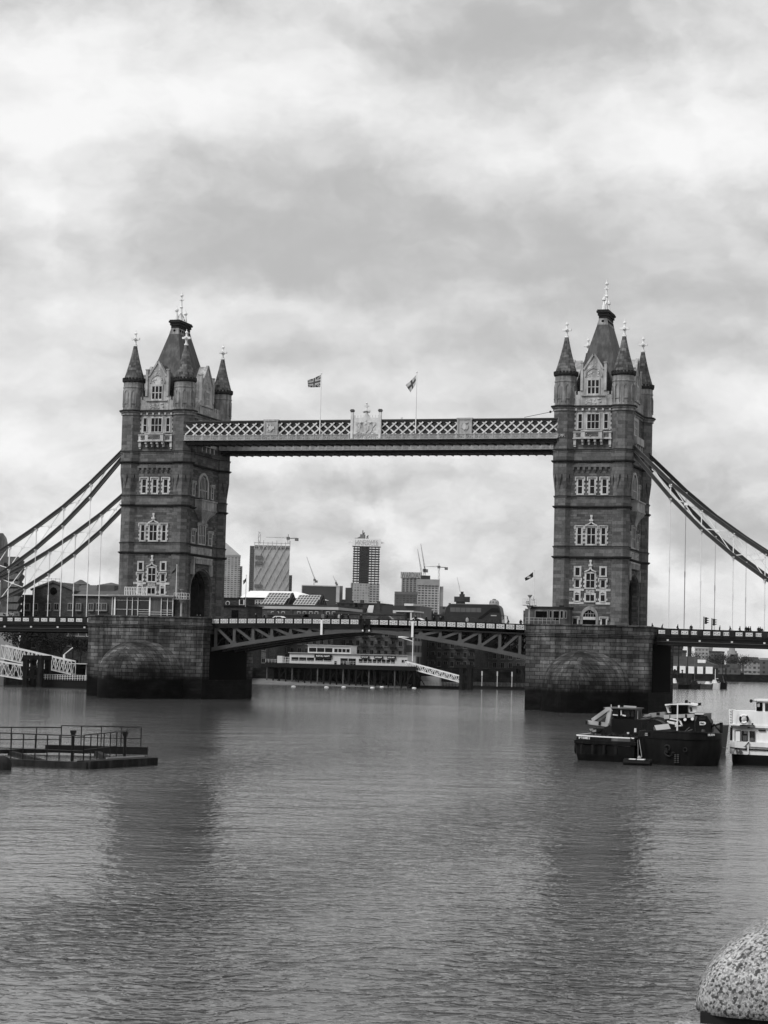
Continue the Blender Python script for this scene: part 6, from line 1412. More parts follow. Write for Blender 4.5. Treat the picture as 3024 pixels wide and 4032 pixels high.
for k, px, lab, rz in (('stand', 455, 'dark figure left of the white car on the left leaf', 0), ('walk', 540, 'short dark figure just left of the white car', H_), ('walk', 1143, 'dark walker right of the left marker board', -H_), ('pale', 1256, 'figure in a pale coat on the left leaf', 0), ('stand', 1280, 'dark figure right beside the pale coat', .5), ('walk', 1345, 'dark walker right of the pale coat pair', H_), ('stand', 1467, 'dark figure left of the mid-span lamps', 0)):
    person(k, vB1, px, 910, lab, -7.4, rz, .96 if 'short' in lab else 1.04)
for k, px, lab, rz in (('stand', 699, 'dark figure over the right marker board', 0), ('walk', 786, 'first dark walker right of the right marker board', H_), ('walk', 845, 'second dark walker right of the right marker board', -H_), ('stand', 901, 'dark figure just left of the bus rear', 0), ('pale', 1118, 'pale-headed figure below the bus side windows', 0), ('walk', 1453, 'stout dark walker ahead of the bus', -H_), ('stand', 1557, 'dark figure beside the right pier signal platform', 0)):
    person(k, vB2, px, 800, lab, -7.4, rz, 1.04)
for k, px, lab in (('stand', 1040, 'dark figure by the left tower road arch'), ('walk', 1075, 'second dark figure by the left tower road arch')): person(k, vL2, px, 1590, lab, -8.6, .3)
# ------------------------------------------------------------------ boats moored at right
def XZ(Y, x, y): p = at(*vBO(x, y), Y); return p.x, p.z
bx = lambda x, Y: at(*vBO(x, 400), Y).x
bz = lambda y, Y: at(*vBO(900, y), Y).z
def seg(mb, Y, a, b, w, d=.3, mi=0):
    xa, za = XZ(Y, *a); xb, zb_ = XZ(Y, *b); mb.bar((xa, Y, za), (xb, Y, zb_), w, d, up=(0, 1, 0), mi=mi)
def slab(mb, Y, pts, d0=0.0, d1=.3): mb.prism([XZ(Y, *p) for p in pts], lambda a, b, d: (a, Y+d, b), d0, d1)
# work boat with folding crane
Y = -200.0; xl, xr = bx(97, Y), bx(640, Y); zg0, zg1 = XZ(Y, 125, 392)[1], XZ(Y, 600, 425)[1]
r = thing('work_boat', 'black work boat with a pale folded deck crane', 'boat', ((xl+xr)/2, Y, 0)); O = r.location[:]
mb = MB(); rings = []
for z, g in ((-.5, -.25), (.5, 0), (1.35, .05), (1.4, .18), (1.65, .18), (1.7, .04), (2.02, .0)):
    rings.append([(xl-g+.1, Y-g, z), (xl+2.3, Y-g-.55, z), (xr+g-.5, Y-g-1.0, z), (xr+g, Y+1, z), (xr+g, Y+13, z), (xl+1.5, Y+15, z), (xl-g, Y+12, z), (xl-g-.05, Y+.6, z)])
mb.loft(rings); mb.build('hull', 'hull_black', r, off=O)
mb = MB(); pts = [(xl+.1, Y+.05, 2.03), (xl+2.3, Y-.5, 2.0), (xr-.5, Y-.95, 1.98)]
for a, b in zip(pts[:-1], pts[1:]): mb.bar(a, b, .12, .09)
mb.bar((xl-.02, Y+.6, 2.03), (xl-.02, Y+11, 2.0), .12, .09); mb.build('capping', 'steel_white', r, off=O)
mb = MB(); mb.hexa([(xl+3.1, Y-.75, 1.35), (xl+4.7, Y-1.03, 1.3), (xl+4.7, Y-.9, 1.3), (xl+3.1, Y-.6, 1.35), (xl+3.1, Y-.72, 1.95), (xl+4.7, Y-1.0, 1.93), (xl+4.7, Y-.9, 1.93), (xl+3.1, Y-.6, 1.95)]); mb.build('side_panel', 'hull_grey', r, off=O)
text('SP THAMES 2', .24, lambda a, b, c: (a+xl+.78-O[0], -.24*(a+.7)-.11-c-.05, b+1.84), 'letters_white', r, .012, .004, name='boat_name', w=.98)
mb = MB(); mb.box(xl+.3, xr-.3, Y+.2, Y+12, 1.75, 1.85); mb.build('deck', 'iron_black', r, off=O)
mb = MB()
for k in range(7): mb.torus((xl-.12, Y+1.2+k*1.6, 1.0), .42, .16, 'x', 14, 6)
mb.build('tyre_fender', 'rubber', r, off=O)
Yk = Y+2.2; mb = MB(); seg(mb, Yk, (180, 294), (362, 318), .32, .34); seg(mb, Yk, (232, 280), (362, 188), .28, .3); mb.build('boom', 'paint_yellow', r, off=O)
mb = MB(); seg(mb, Yk+.1, (352, 318), (374, 200), .34, .36); seg(mb, Yk+.3, (280, 288), (345, 238), .16, .2); slab(mb, Yk-.02, ((330, 176), (372, 176), (392, 205), (372, 225), (345, 205)), 0, .36); mb.build('crane_column', 'paint_yellow', r, off=O)
mb = MB(); seg(mb, Yk-.2, (283, 305), (300, 307), .3, .08); seg(mb, Yk-.2, (178, 296), (192, 297), .34, .4); mb.build('boom_tip', 'iron_black', r, off=O)
mb = MB(); seg(mb, Yk, (355, 330), (380, 400), .5, .6); slab(mb, Yk, ((225, 385), (240, 345), (330, 345), (350, 395)), -.2, .5); seg(mb, Yk-.3, (260, 385), (305, 350), .1, .1); mb.build('crane_base', 'iron_black', r, off=O)
mb = MB(); slab(mb, Yk-.3, ((205, 350), (235, 348), (240, 362), (215, 366)), 0, .3); slab(mb, Yk-.3, ((228, 360), (262, 356), (262, 375), (232, 378)), 0, .3); mb.build('hydraulic_block', 'concrete_far', r, off=O)
Yh = Y+5; xa, xb = bx(385, Yh), bx(628, Yh); z0, z1, z2 = 1.8, XZ(Yh, 500, 272)[1], XZ(Yh, 500, 190)[1]
mb = MB(); mb.box(xa, xb, Yh, Yh+5, z0, z1); mb.build('deckhouse', 'bus_dark', r, off=O)
xa2, xb2 = bx(385, Yh), bx(572, Yh); mb = MB(); mb.hexa([(xa2+.05, Yh+.3, z1), (xb2-.05, Yh+.3, z1), (xb2-.05, Yh+3.5, z1), (xa2+.05, Yh+3.5, z1), (xa2, Yh+.2, z2), (xb2, Yh+.2, z2), (xb2, Yh+3.6, z2), (xa2, Yh+3.6, z2)]); wh_ = mb.build('wheelhouse', 'bus_dark', r, off=O)
mb = MB(); mb.box(bx(320, Yh), bx(583, Yh), Yh-.1, Yh+3.9, z2, z2+.1); mb.build('wheelhouse_roof', 'hull_grey', r, off=O)
for a, b in ((395, 440), (458, 478), (484, 530), (540, 562)): mb = MB(); mb.box(bx(a, Yh), bx(b, Yh), Yh+.16, Yh+.24, XZ(Yh, a, 252)[1], XZ(Yh, a, 200)[1]); mb.build('window', 'glass', wh_, off=O)
mb = MB(); slab(mb, Yh, ((396, 232), (436, 236), (436, 243), (396, 240)), .1, .16); slab(mb, Yh, ((460, 198), (468, 198), (468, 240), (460, 240)), .08, .2); slab(mb, Yh, ((472, 234), (502, 240), (500, 250), (474, 244)), .1, .16); mb.build('window_frame', 'steel_white', wh_, off=O)
mb = MB(); xa, za = XZ(Yh, 470, 176); xb, _ = XZ(Yh, 572, 180); mb.cyl((xa, Yh+1, za), (xb, Yh+1, za-.04), .16, .16, 10); mb.build('life_raft', 'concrete_far', r, off=O)
mb = MB(); [seg(mb, Yh+.5, a, b, .05, .05) for a, b in (((385, 180), (385, 152)), ((447, 180), (447, 160)), ((600, 270), (601, 205)))]; slab(mb, Yh+.4, ((440, 160), (453, 160), (453, 180), (440, 180)), 0, .15); mb.build('mast', 'steel_pale', r, off=O)
mb = MB(); slab(mb, Y+1.0, ((572, 346), (588, 346), (588, 378), (572, 378)), 0, .2); slab(mb, Y+.8, ((512, 378), (530, 378), (528, 392), (514, 392)), 0, .2); mb.build('deck_box', 'steel_pale', r, off=O)
for i in range(4): x = xl+2.9+i*.5; mb = MB(); mb.cyl((x, Y+.2, 1.8), (x, Y+.2, 2.25), .09, .09, 8); mb.cyl((x-.2, Y+.2, 2.15), (x+.2, Y+.2, 2.15), .06, .06, 6); mb.build('bollard', 'iron_black', r, off=O)
# bluff-bowed barge
Yb = -203.0; xc = (bx(612, Yb)+bx(1288, Yb))/2; hb = (bx(1288, Yb)-bx(612, Yb))/2+.12
r = thing('barge', 'dark bluff-bowed steel barge with anchor on its bow', 'barge', (xc, Yb, 0)); O = r.location[:]
def sheer(y): return 2.72-.28*min(1, max(0, (y-Yb)/5))
def bow_half(y, z):
    t = max(0.0, (y-Yb))/3.6; w = (1-(1-min(1, t))**2.6)**.55; return max(.05, hb*w*(.90+.10*min(1, max(0, z)/1.4)))
mb = MB(); rings = []
for k, z in enumerate((-.6, .2, .9, 1.5, 2.05, 2.08, 2.2, 1e9)):
    ring = []; bulge = (.30 if z < 0 else .08 if z < 1 else 0)+(-.07 if k in (5, 6) else 0)
    ys = [Yb+bulge+q for q in (0, .05, .15, .35, .7, 1.2, 1.9, 2.8, 3.8, 12, 22)]
    for y in ys[::-1]: ring.append((xc+bow_half(y-bulge, min(z, 2))-.16*(y-Yb), y, min(z, sheer(y-bulge))))
    for y in ys[1:]: ring.append((xc-bow_half(y-bulge, min(z, 2))-.16*(y-Yb), y, min(z, sheer(y-bulge))))
    rings.append(ring)
mb.loft(rings); mb.build('hull', 'hull_black', r, smooth=True, off=O)
mb = MB(); pts = []
for q in range(-10, 11): th = q/10*1.35; pts.append((th,))
top = rings[-1]
for a, b in zip(top[6:-7], top[7:-6]): mb.bar(a, b, .16, .12)
mb.build('gunwale', 'rust', r, off=O)
mb = MB(); mb.prism([(p[0]*.985+xc*.015, p[1]+.1) for p in top], lambda a, b, d: (a, b, d), 1.95, 2.3); mb.build('deck', 'rust', r, off=O)
Yf = Yb-.06
def hull_y(x, z): # front of the bow at offset x
    a = min(.98, abs(x-xc)/(hb*.97)); lo, hi = 0.0, 3.6
    for _ in range(30):
        m_ = (lo+hi)/2
        if bow_half(Yb+m_, z) < abs(x-xc): lo = m_
        else: hi = m_
    return Yb+hi
def on_hull(x, y): p, z = XZ(Yb+.6, x, y); return p, hull_y(p, z)-.06, z
mb = MB(); a = on_hull(845, 492); b = on_hull(832, 560); c = on_hull(880, 572); d = on_hull(912, 538)
mb.torus((on_hull(848, 505)), .22, .07, 'y', 12, 6, a0=-.9, a1=2.6); mb.tube([on_hull(838, 505), on_hull(850, 545), on_hull(826, 528)], .10, 6); mb.tube([on_hull(822, 540), on_hull(838, 562), on_hull(868, 574), on_hull(892, 560), on_hull(912, 542)], .07, 6); mb.sphere(on_hull(896, 546), .13, 8, 5); mb.build('anchor', 'rust', r, off=O)
p = on_hull(995, 518); mb = MB(); mb.torus(p, .15, .05, 'y', 14, 6); hp = mb.build('hawse_pipe', 'rust', r, off=O); mb = MB(); mb.cyl((p[0], p[1]-.02, p[2]), (p[0], p[1]+.2, p[2]), .13, .13, 10); mb.build('opening', 'black_void', hp, off=O)
mb = MB()
for k in range(5):
    for x in (914, 938): p = on_hull(x, 560+k*15); mb.box(p[0]-.07, p[0]+.07, p[1]-.05, p[1]+.1, p[2]-.035, p[2]+.035)
mb.build('draught_mark', 'hull_grey', r, off=O)
for s_, x, y, w_ in (('EILEEN', 1188, 400, .66), (None, 676, 396, .6)):
    p = on_hull(x, y); q1 = on_hull(x-30, y); q2 = on_hull(x+30, y); d = (Vector(q2)-Vector(q1)).normalized(); nn = Vector((d.y, -d.x, 0)).normalized()
    if nn.y > 0: nn = -nn
    C_ = Vector(p)+nn*.16; mb = MB(); h_ = .15
    mb.hexa([C_-d*w_/2-Vector((0, 0, h_)), C_+d*w_/2-Vector((0, 0, h_)), C_+d*w_/2-nn*.12-Vector((0, 0, h_)), C_-d*w_/2-nn*.12-Vector((0, 0, h_)), C_-d*w_/2+Vector((0, 0, h_)), C_+d*w_/2+Vector((0, 0, h_)), C_+d*w_/2-nn*.12+Vector((0, 0, h_)), C_-d*w_/2-nn*.12+Vector((0, 0, h_))])
    bd = mb.build('name_board', 'hull_black', r, off=O)
    F = lambda a, b, c: C_+d*a+Vector((0, 0, b))+nn*(.015+c)-Vector(O)
    if s_: text(s_, .22, F, 'letters_white', bd, .01, .004, name='boat_name', w=w_*.9)
    else:
        mb = MB()
        for zz, ww in ((.07, .42), (-.07, .5)):
            x_ = -ww/2
            for k in range(7): mb.hexa([F(x_, zz-.035, 0), F(x_+ww/10, zz-.035, 0), F(x_+ww/10, zz-.035, .01), F(x_, zz-.035, .01), F(x_, zz+.035, 0), F(x_+ww/10, zz+.035, 0), F(x_+ww/10, zz+.035, .01), F(x_, zz+.035, .01)]); x_ += ww/7
        mb.build('boat_name', 'concrete', bd)
Yd_ = Yb+2.5
mb = MB(); slab(mb, Yd_, ((735, 322), (848, 308), (868, 350), (752, 362)), 0, .08); mb.build('hatch_plate', 'render_pale', r, off=O)
mb = MB(); slab(mb, Yd_+.5, [(664, 365)]+[(737-74*math.cos(math.pi*k/10), 340-62*math.sin(math.pi*k/10)) for k in range(11)]+[(812, 365)], 0, 1.5); mb.build('winch_drum', 'iron_black', r, off=O)
mb = MB(); slab(mb, Yd_+.4, [(686, 285), (700, 262), (760, 250), (806, 262), (812, 280), (760, 268), (710, 276)], 0, .4); mb.build('winch_hood', 'rust', r, off=O)
mb = MB(); slab(mb, Yd_+6, ((640, 250), (700, 222), (820, 212), (820, 262), (700, 275)), 0, .8); slab(mb, Yd_+5.8, ((648, 236), (702, 230), (706, 248), (668, 254)), 0, .2); mb.build('tarpaulin', 'concrete_far', r, off=O)
mb = MB(); slab(mb, Yd_+5.4, ((752, 218), (776, 218), (776, 242), (752, 242)), 0, .3); mb.build('vent_box', 'iron_black', r, off=O)
mb = MB(); slab(mb, Yd_+1.5, ((812, 238), (1056, 228), (1056, 258), (930, 262), (812, 272)), 0, .5); mb.build('crane_beam', 'concrete', r, off=O)
mb = MB(); slab(mb, Yd_+1.45, ((985, 232), (1000, 232), (1000, 258), (985, 258)), 0, .1); slab(mb, Yd_+1.45, ((858, 238), (864, 238), (864, 268), (858, 268)), 0, .1); mb.build('beam_strap', 'iron_black', r, off=O)
mb = MB(); [seg(mb, Yd_+1.2, a, b, w, .14) for a, b, w in (((840, 290), (925, 305), .12), ((862, 268), (940, 282), .1), ((905, 330), (965, 322), .1), ((945, 285), (962, 325), .12), ((902, 300), (915, 330), .1), ((850, 300), (905, 312), .08))]; mb.build('pipework', 'steel_white', r, off=O)
mb = MB(); xa, za = XZ(Yd_+1.0, 925, 150); mb.cyl((xa, Yd_+1.0, 2.2), (xa, Yd_+1.0, za), .07, .05, 8); mb.build('mast', 'steel_white', r, off=O)
for x, y in ((985, 275), (1045, 270)): xa, za = XZ(Yd_+1.2, x, y); mb = MB(); mb.cyl((xa, Yd_+1.1, za), (xa, Yd_+1.35, za), .12, .12, 12); mb.build('floodlight', 'steel_white', r, off=O)
mb = MB(); slab(mb, Yd_+1.9, ((965, 262), (1062, 250), (1066, 372), (940, 372), (930, 300)), 0, 1.5); mb.build('engine_casing', 'iron_black', r, off=O)
mb = MB(); slab(mb, Yd_+.8, ((1066, 290), (1092, 248), (1162, 246), (1190, 290), (1196, 378), (1068, 378)), 0, 1.6); cb_ = mb.build('digger_cab', 'hull_black', r, off=O)
mb = MB(); slab(mb, Yd_+.75, ((1102, 258), (1150, 258), (1152, 280), (1100, 280)), 0, .1); mb.build('window', 'glass', cb_, off=O)
mb = MB(); slab(mb, Yd_+.74, ((1102, 292), (1140, 292), (1154, 300), (1152, 314), (1140, 320), (1104, 320)), 0, .1); mb.build('sign_patch', 'steel_white', cb_, off=O)
text('PBO', .17, lambda a, b, c: (a+XZ(Yd_+.74, 1125, 306)[0]-O[0], Yd_+.72-c-O[1], b+XZ(Yd_+.74, 1125, 306)[1]-O[2]), 'letters_dark', cb_, .01, .01)
mb = MB(); [seg(mb, Yd_+1, a, b, w, .2) for a, b, w in (((1280, 300), (1280, 385), .24), ((1190, 335), (1282, 305), .14), ((1232, 330), (1280, 380), .14), ((1200, 300), (1200, 380), .12), ((1195, 345), (1225, 310), .10))]; mb.build('stern_frame', 'iron_black', r, off=O)
# tug with white wheelhouse lying behind the barge
Yt = -188.0
r = thing('tug', 'tug behind the barge, only its white-sided wheelhouse showing', 'boat', (bx(940, Yt), Yt, 0)); O = r.location[:]
mb = MB(); xa, xb = bx(790, Yt), bx(1150, Yt); mb.loft([[(xa+.4, Yt+.5, -.5), (xb-.4, Yt+.5, -.5), (xb-.2, Yt+14, -.5), (xa+.2, Yt+14, -.5)], [(xa, Yt, 2.4), (xb, Yt, 2.4), (xb, Yt+15, 2.6), (xa, Yt+15, 2.6)]]); mb.build('hull', 'hull_black', r, off=O)
z0 = 2.4; z1 = XZ(Yt, 930, 222)[1]; z2 = XZ(Yt, 930, 158)[1]
mb = MB(); mb.box(bx(815, Yt), bx(1130, Yt), Yt+.6, Yt+5, z0, z1); mb.build('deckhouse', 'bus_dark', r, off=O)
mb = MB(); mb.box(bx(868, Yt), bx(1000, Yt), Yt+.2, Yt+3, z1, z2+.1); wh_ = mb.build('wheelhouse', 'black_void', r, off=O)
mb = MB(); slab(mb, Yt, ((822, 165), (862, 158), (866, 222), (838, 222)), .4, .7); slab(mb, Yt, ((1002, 160), (1078, 168), (1068, 216), (1030, 222), (1004, 215)), .4, .7); mb.build('side_screen', 'boat_white', r, off=O)
mb = MB(); slab(mb, Yt, ((850, 175), (864, 178), (862, 218), (850, 205)), .35, .45); slab(mb, Yt, ((1014, 172), (1036, 176), (1040, 205), (1024, 212)), .35, .45); mb.build('screen_opening', 'glass', r, off=O)
mb = MB(); slab(mb, Yt, ((818, 150), (862, 148), (1000, 142), (1080, 156), (1080, 166), (1000, 156), (866, 156), (822, 164)), .1, 3.3); mb.build('roof', 'boat_white', r, off=O)
mb = MB(); slab(mb, Yt, ((972, 118), (992, 118), (992, 148), (972, 148)), .8, 1.2); slab(mb, Yt, ((1000, 138), (1014, 134), (1016, 152), (1002, 152)), .8, 1.1); slab(mb, Yt, ((1078, 142), (1100, 138), (1100, 160), (1080, 164)), .8, 1.2); slab(mb, Yt, ((856, 140), (868, 136), (870, 154), (858, 154)), .4, .8); mb.build('searchlight', 'iron_black', r, off=O)
mb = MB(); slab(mb, Yt, ((1060, 222), (1130, 226), (1130, 236), (1060, 234)), .2, 1.5); mb.build('deck_rail', 'steel_pale', r, off=O); mb = MB(); slab(mb, Yt-4, ((1160, 258), (1200, 264), (1205, 280), (1168, 276)), .2, .6); mb.build('deck_fitting', 'steel_pale', r, off=O)
# white passenger boat
Yw = -197.0; xl = bx(1322, Yw); xr = xl+19
r = thing('passenger_boat', 'white river boat with black hull and a lifebuoy on its side', 'boat', (xl+8, Yw, 0)); O = r.location[:]
wb = lambda x, y: XZ(Yw, x, y)
sk = lambda x: -(x-xl)*.16
mb = MB(); rings = []
for z, g in ((-.6, -.25), (.15, 0.02), (.85, .06)):
    rings.append([(xl-g+.25, Yw+1.9, z), (xl-g+.6, Yw+.6-g, z), (xl+1.6, Yw-g-.05, z), (xr, Yw-g-2.6, z), (xr, Yw+4.5, z), (xl+1.4, Yw+5.0, z), (xl-g+.5, Yw+4.2, z)])
mb.loft(rings); mb.build('hull', 'bus_dark', r, smooth=True, off=O)
fy = lambda x: Yw-(x-xl-1.6)*(2.55/17.4)-.0
def wslab(mb, pts, o_=0.0, d=.06):    # a plate lying on the boat's side
    q = []
    for (x, y) in pts:
        Y_ = Yw
        for _ in range(4): p = at(*vBO(x, y), Y_); Y_ = fy(p.x)-o_
        q.append(p)
    n = len(q); k = [(p.x, p.y, p.z) for p in q]+[(p.x, p.y+d, p.z) for p in q]; mb.add(k, [tuple(range(n)), tuple(range(2*n-1, n-1, -1))]+[(i, n+i, n+(i+1) % n, (i+1) % n) for i in range(n)])
    return q
zt = 5.0
def side_block(name, m, x0_, z0_, z1_, inset, dep, parent, xe=xr, nose=1.2, zslope=0.0):
    b = MB(); a = [(x0_, fy(x0_)+inset+nose*.8, 0), (x0_+nose*.45, fy(x0_)+inset, 0), (xe, fy(xe)+inset, 0), (xe, fy(xe)+inset+dep, 0), (x0_+nose*.45, fy(x0_)+inset+dep, 0), (x0_, fy(x0_)+inset+dep-nose*.8, 0)]
    b.loft([[(p[0], p[1], z0_) for p in a], [(p[0], p[1], z1_) for p in a]]); return b.build(name, m, parent, off=O)
ZS = lambda y: XZ(Yw, 1450, y)[1]
side_block('bulwark', 'boat_white', xl+.12, .85, ZS(455), 0.0, 4.3, r)
side_block('saloon', 'boat_white', xl+.25, ZS(455), ZS(335), .22, 3.9, r)
side_block('deck_edge', 'boat_white', xl+.1, ZS(338), ZS(318), .02, 4.3, r)
side_block('upper_screen', 'boat_white', xl+.35, ZS(318), ZS(205), .10, 4.1, r)
xw_ = bx(1548, Yw); side_block('wheelhouse', 'boat_white', xw_, ZS(207), ZS(120), .35, 3.2, r, nose=.5)
side_block('wheelhouse_roof', 'steel_white', xw_-.1, ZS(122), ZS(106), .2, 3.6, r, nose=.5)
for nm, m_, pts, o_ in (('window', 'glass', ((1446, 367), (1492, 368), (1492, 452), (1446, 450)), -.16), ('window', 'glass', ((1508, 368), (1552, 370), (1552, 455), (1508, 455)), -.16), ('door', 'steel_white', ((1390, 368), (1432, 368), (1432, 450), (1390, 450)), -.16), ('window', 'black_void', ((1564, 136), (1612, 136), (1612, 206), (1564, 206)), -.30), ('window', 'glass', ((1634, 142), (1700, 140), (1700, 206), (1634, 206)), -.30), ('vent_slot', 'iron_black', ((1580, 356), (1638, 357), (1638, 368), (1580, 367)), -.16)):
    mb = MB(); wslab(mb, pts, o_); w_ = mb.build(nm, m_, r, off=O)
mb = MB(); wslab(mb, ((1388, 364), (1392, 364), (1392, 452), (1388, 452)), -.12); wslab(mb, ((1432, 364), (1437, 364), (1437, 452), (1432, 452)), -.12); wslab(mb, ((1388, 362), (1437, 362), (1437, 367), (1388, 367)), -.12); mb.build('door_frame', 'hull_grey', r, off=O)
mb = MB(); wslab(mb, ((1452, 405), (1488, 405), (1488, 448), (1456, 448)), -.12); wslab(mb, ((1462, 370), (1488, 370), (1486, 392), (1464, 392)), -.12); wslab(mb, ((1512, 425), (1540, 422), (1548, 450), (1512, 452)), -.12); mb.build('saloon_interior', 'hull_grey', r, off=O)
mb = MB(); wslab(mb, ((1572, 146), (1592, 144), (1592, 172), (1572, 172)), -.26); mb.build('notice', 'concrete', r, off=O)
mb = MB(); wslab(mb, ((1350, 498), (1470, 510), (1700, 520), (1700, 530), (1470, 520), (1350, 508)), .03); mb.build('rubbing_strip', 'iron_black', r, off=O)
mb = MB(); wslab(mb, ((1470, 492), (1700, 505), (1700, 509), (1470, 496)), .03); mb.build('stripe', 'hull_grey', r, off=O)
mb = MB(); wslab(mb, ((1492, 452), (1502, 452), (1502, 556), (1492, 556)), .08, .1); mb.build('side_post', 'steel_white', r, off=O)
mb = MB(); mb.box(xl+.12, xl+.32, fy(xl)+1.0, fy(xl)+3.4, ZS(450), ZS(345)); mb.build('bow_window', 'glass', r, off=O)
mb = MB(); wslab(mb, ((1352, 322), (1552, 330), (1552, 342), (1360, 340)), .05); mb.build('deck_strip', 'hull_grey', r, off=O)
mb = MB(); wslab(mb, ((1430, 317), (1548, 319), (1548, 327), (1430, 325)), .1); wslab(mb, ((1525, 304), (1540, 304), (1540, 318), (1525, 318)), .1); wslab(mb, ((1492, 333), (1512, 333), (1512, 345), (1492, 345)), .1); mb.build('fender_rail', 'iron_black', r, off=O)
mb = MB(); wslab(mb, ((1456, 495), (1470, 490), (1500, 455), (1508, 458), (1478, 498)), .12); mb.build('boat_hook', 'hull_grey', r, off=O)
mb = MB(); wslab(mb, ((1420, 525), (1448, 527), (1448, 552), (1420, 550)), .06); wslab(mb, ((1398, 522), (1414, 523), (1414, 548), (1398, 545)), .06); mb.build('registration_mark', 'hull_grey', r, off=O)
mb = MB()
for k in range(6): y0_ = 195+k*22; wslab(mb, ((1344, y0_), (1362, y0_+6), (1362, y0_+12), (1344, y0_+6)), .25, .05)
wslab(mb, ((1340, 190), (1346, 190), (1350, 318), (1344, 318)), .24, .05); wslab(mb, ((1340, 190), (1396, 192), (1396, 197), (1340, 196)), .24, .05); mb.build('ladder', 'steel_white', r, off=O)
p = at(*vBO(1522, 124), Yw); mb = MB(); mb.sphere((p.x, p.y, p.z), .14, 10, 7); mb.bar((p.x, p.y, p.z), (p.x+.5, p.y, p.z), .05); mb.build('horn', 'iron_black', r, off=O)
p = at(*vBO(1464, 271), fy(bx(1464, Yw))-.12); 
lb = thing('lifebuoy', 'black and white ring lifebuoy hung on the white boat', 'lifebuoy', (p.x, p.y, p.z-.42))
for a0 in range(4):
    m_ = MB(); m_.torus((0, 0, .42), .31, .095, 'y', 8, 8, a0=a0*math.pi/2+.9, a1=(a0+1)*math.pi/2+.9); m_.build('segment', ('iron_black', 'steel_white')[a0 % 2 == 0], lb, smooth=True)
# small raft and the mooring ropes
Yr = -205.2; xa, xb = at(*vBO(470, 630), Yr).x, at(*vBO(705, 630), Yr).x
r = thing('float_raft', 'small dark raft with white patches between the work boat and barge', 'raft', ((xa+xb)/2, Yr, 0)); O = r.location[:]
mb = MB(); mb.cyl((xa+.1, Yr+.35, .2), (xb-.1, Yr+.35, .16), .26, .26, 10); mb.cyl((xa, Yr+1.1, .25), (xb-.1, Yr+1.1, .22), .26, .26, 10); mb.box(xa+.15, xb-.2, Yr+.2, Yr+1.3, .3, .42); mb.build('hull', 'hull_black', r, off=O)
for a, b in ((520, 572), (588, 645)): mb = MB(); mb.box(at(*vBO(a, 600), Yr).x, at(*vBO(b, 600), Yr).x, Yr+.35, Yr+1.2, .42, .48); mb.build('patch', 'steel_white', r, off=O)
mb = MB(); mb.sphere((at(*vBO(614, 578), Yr+.7).x, Yr+.7, .58), .16, 8, 6); mb.build('rope_coil', 'concrete_far', r, off=O)
def rope(label, pts, rr=.03, m='concrete_far'):
    P_ = [at(*vBO(x, y), Y_) for x, y, Y_ in pts]; o_ = P_[-1]; mb = MB(); mb.tube([p-o_ for p in P_], rr, 6); single(mb, 'mooring_rope', m, label, 'rope', tuple(o_), group='mooring ropes')
rope('left pale rope hanging from the work boat down to the raft', [(600, 440, -203.5), (603, 500, -203.9), (604, 575, -204.4)], .014); rope('right thick pale rope hanging from the barge down to the raft', [(612, 438, -203.6), (622, 500, -204), (634, 580, -204.5)], .022)
rope('rope between barge side and the white boat', [(1272, 440, -200), (1290, 500, -199.6), (1330, 510, -198.5)], .03); rope('slack rope from work boat gunwale up to barge', [(540, 425, -201.6), (575, 450, -202.4), (612, 412, -202.9)], .035, 'rubber')

# ------------------------------------------------------------------ old landing stage at left
def PX(x, y, z): return atz(*vP(x, y), z)
r = thing('landing_stage', 'rusty floating landing stage with pipe railings and two tall posts', 'landing stage', (52, -236, 0)); O = r.location[:]
def beam(mb, a, b, w, z0_, z1_): 
    a, b = Vector((a[0], a[1], 0)), Vector((b[0], b[1], 0)); s_ = (b-a).normalized().cross(Vector((0, 0, 1)))*(w/2)
    mb.hexa([a-s_+Vector((0, 0, z0_)), a+s_+Vector((0, 0, z0_)), b+s_+Vector((0, 0, z0_)), b-s_+Vector((0, 0, z0_)), a-s_+Vector((0, 0, z1_)), a+s_+Vector((0, 0, z1_)), b+s_+Vector((0, 0, z1_)), b-s_+Vector((0, 0, z1_))])
FC = PX(825, 520, .0); FR = PX(1495, 480, .0); BR = PX(1462, 400, .0); BL = PX(450, 376, .0); LF = PX(-250, 470, .0)
mb = MB(); beam(mb, FC, FR, 1.1, -.4, .52); mb.build('front_float', 'rust', r, off=O)
mb = MB(); beam(mb, (FC.x+.3, FC.y+.2), LF, .7, -.3, .42); mb.build('side_float', 'rust', r, off=O)
mb = MB(); beam(mb, (BL.x, BL.y), (BR.x, BR.y), .8, .15, .72); mb.build('rear_float', 'iron_black', r, off=O)
mb = MB(); beam(mb, (BL.x, BL.y), (BL.x-5, BL.y-9), .4, .1, .4); beam(mb, ((BL.x+BR.x)/2, (BL.y+BR.y)/2), ((FC.x+FR.x)/2, (FC.y+FR.y)/2), .4, 0, .35)
for q in (.25, .5, .75): a = FC.lerp(LF, q); b = Vector((BL.x, BL.y, 0)).lerp(Vector((BL.x-7, BL.y-10, 0)), q); beam(mb, a, b, .3, .0, .3)
mb.build('cross_beam', 'rust', r, off=O)
mb = MB(); a = Vector((FC.x+.5, FC.y+3.0, 0)); 
for k in range(34): q = k/33; p = Vector(FC).lerp(Vector(FR), .05+q*.55)+Vector((0, 3.2, 0)); mb.box(p.x-.06, p.x+.05, p.y-.05, p.y+.05, .15, .62)
mb.build('grating', 'concrete_far', r, off=O)
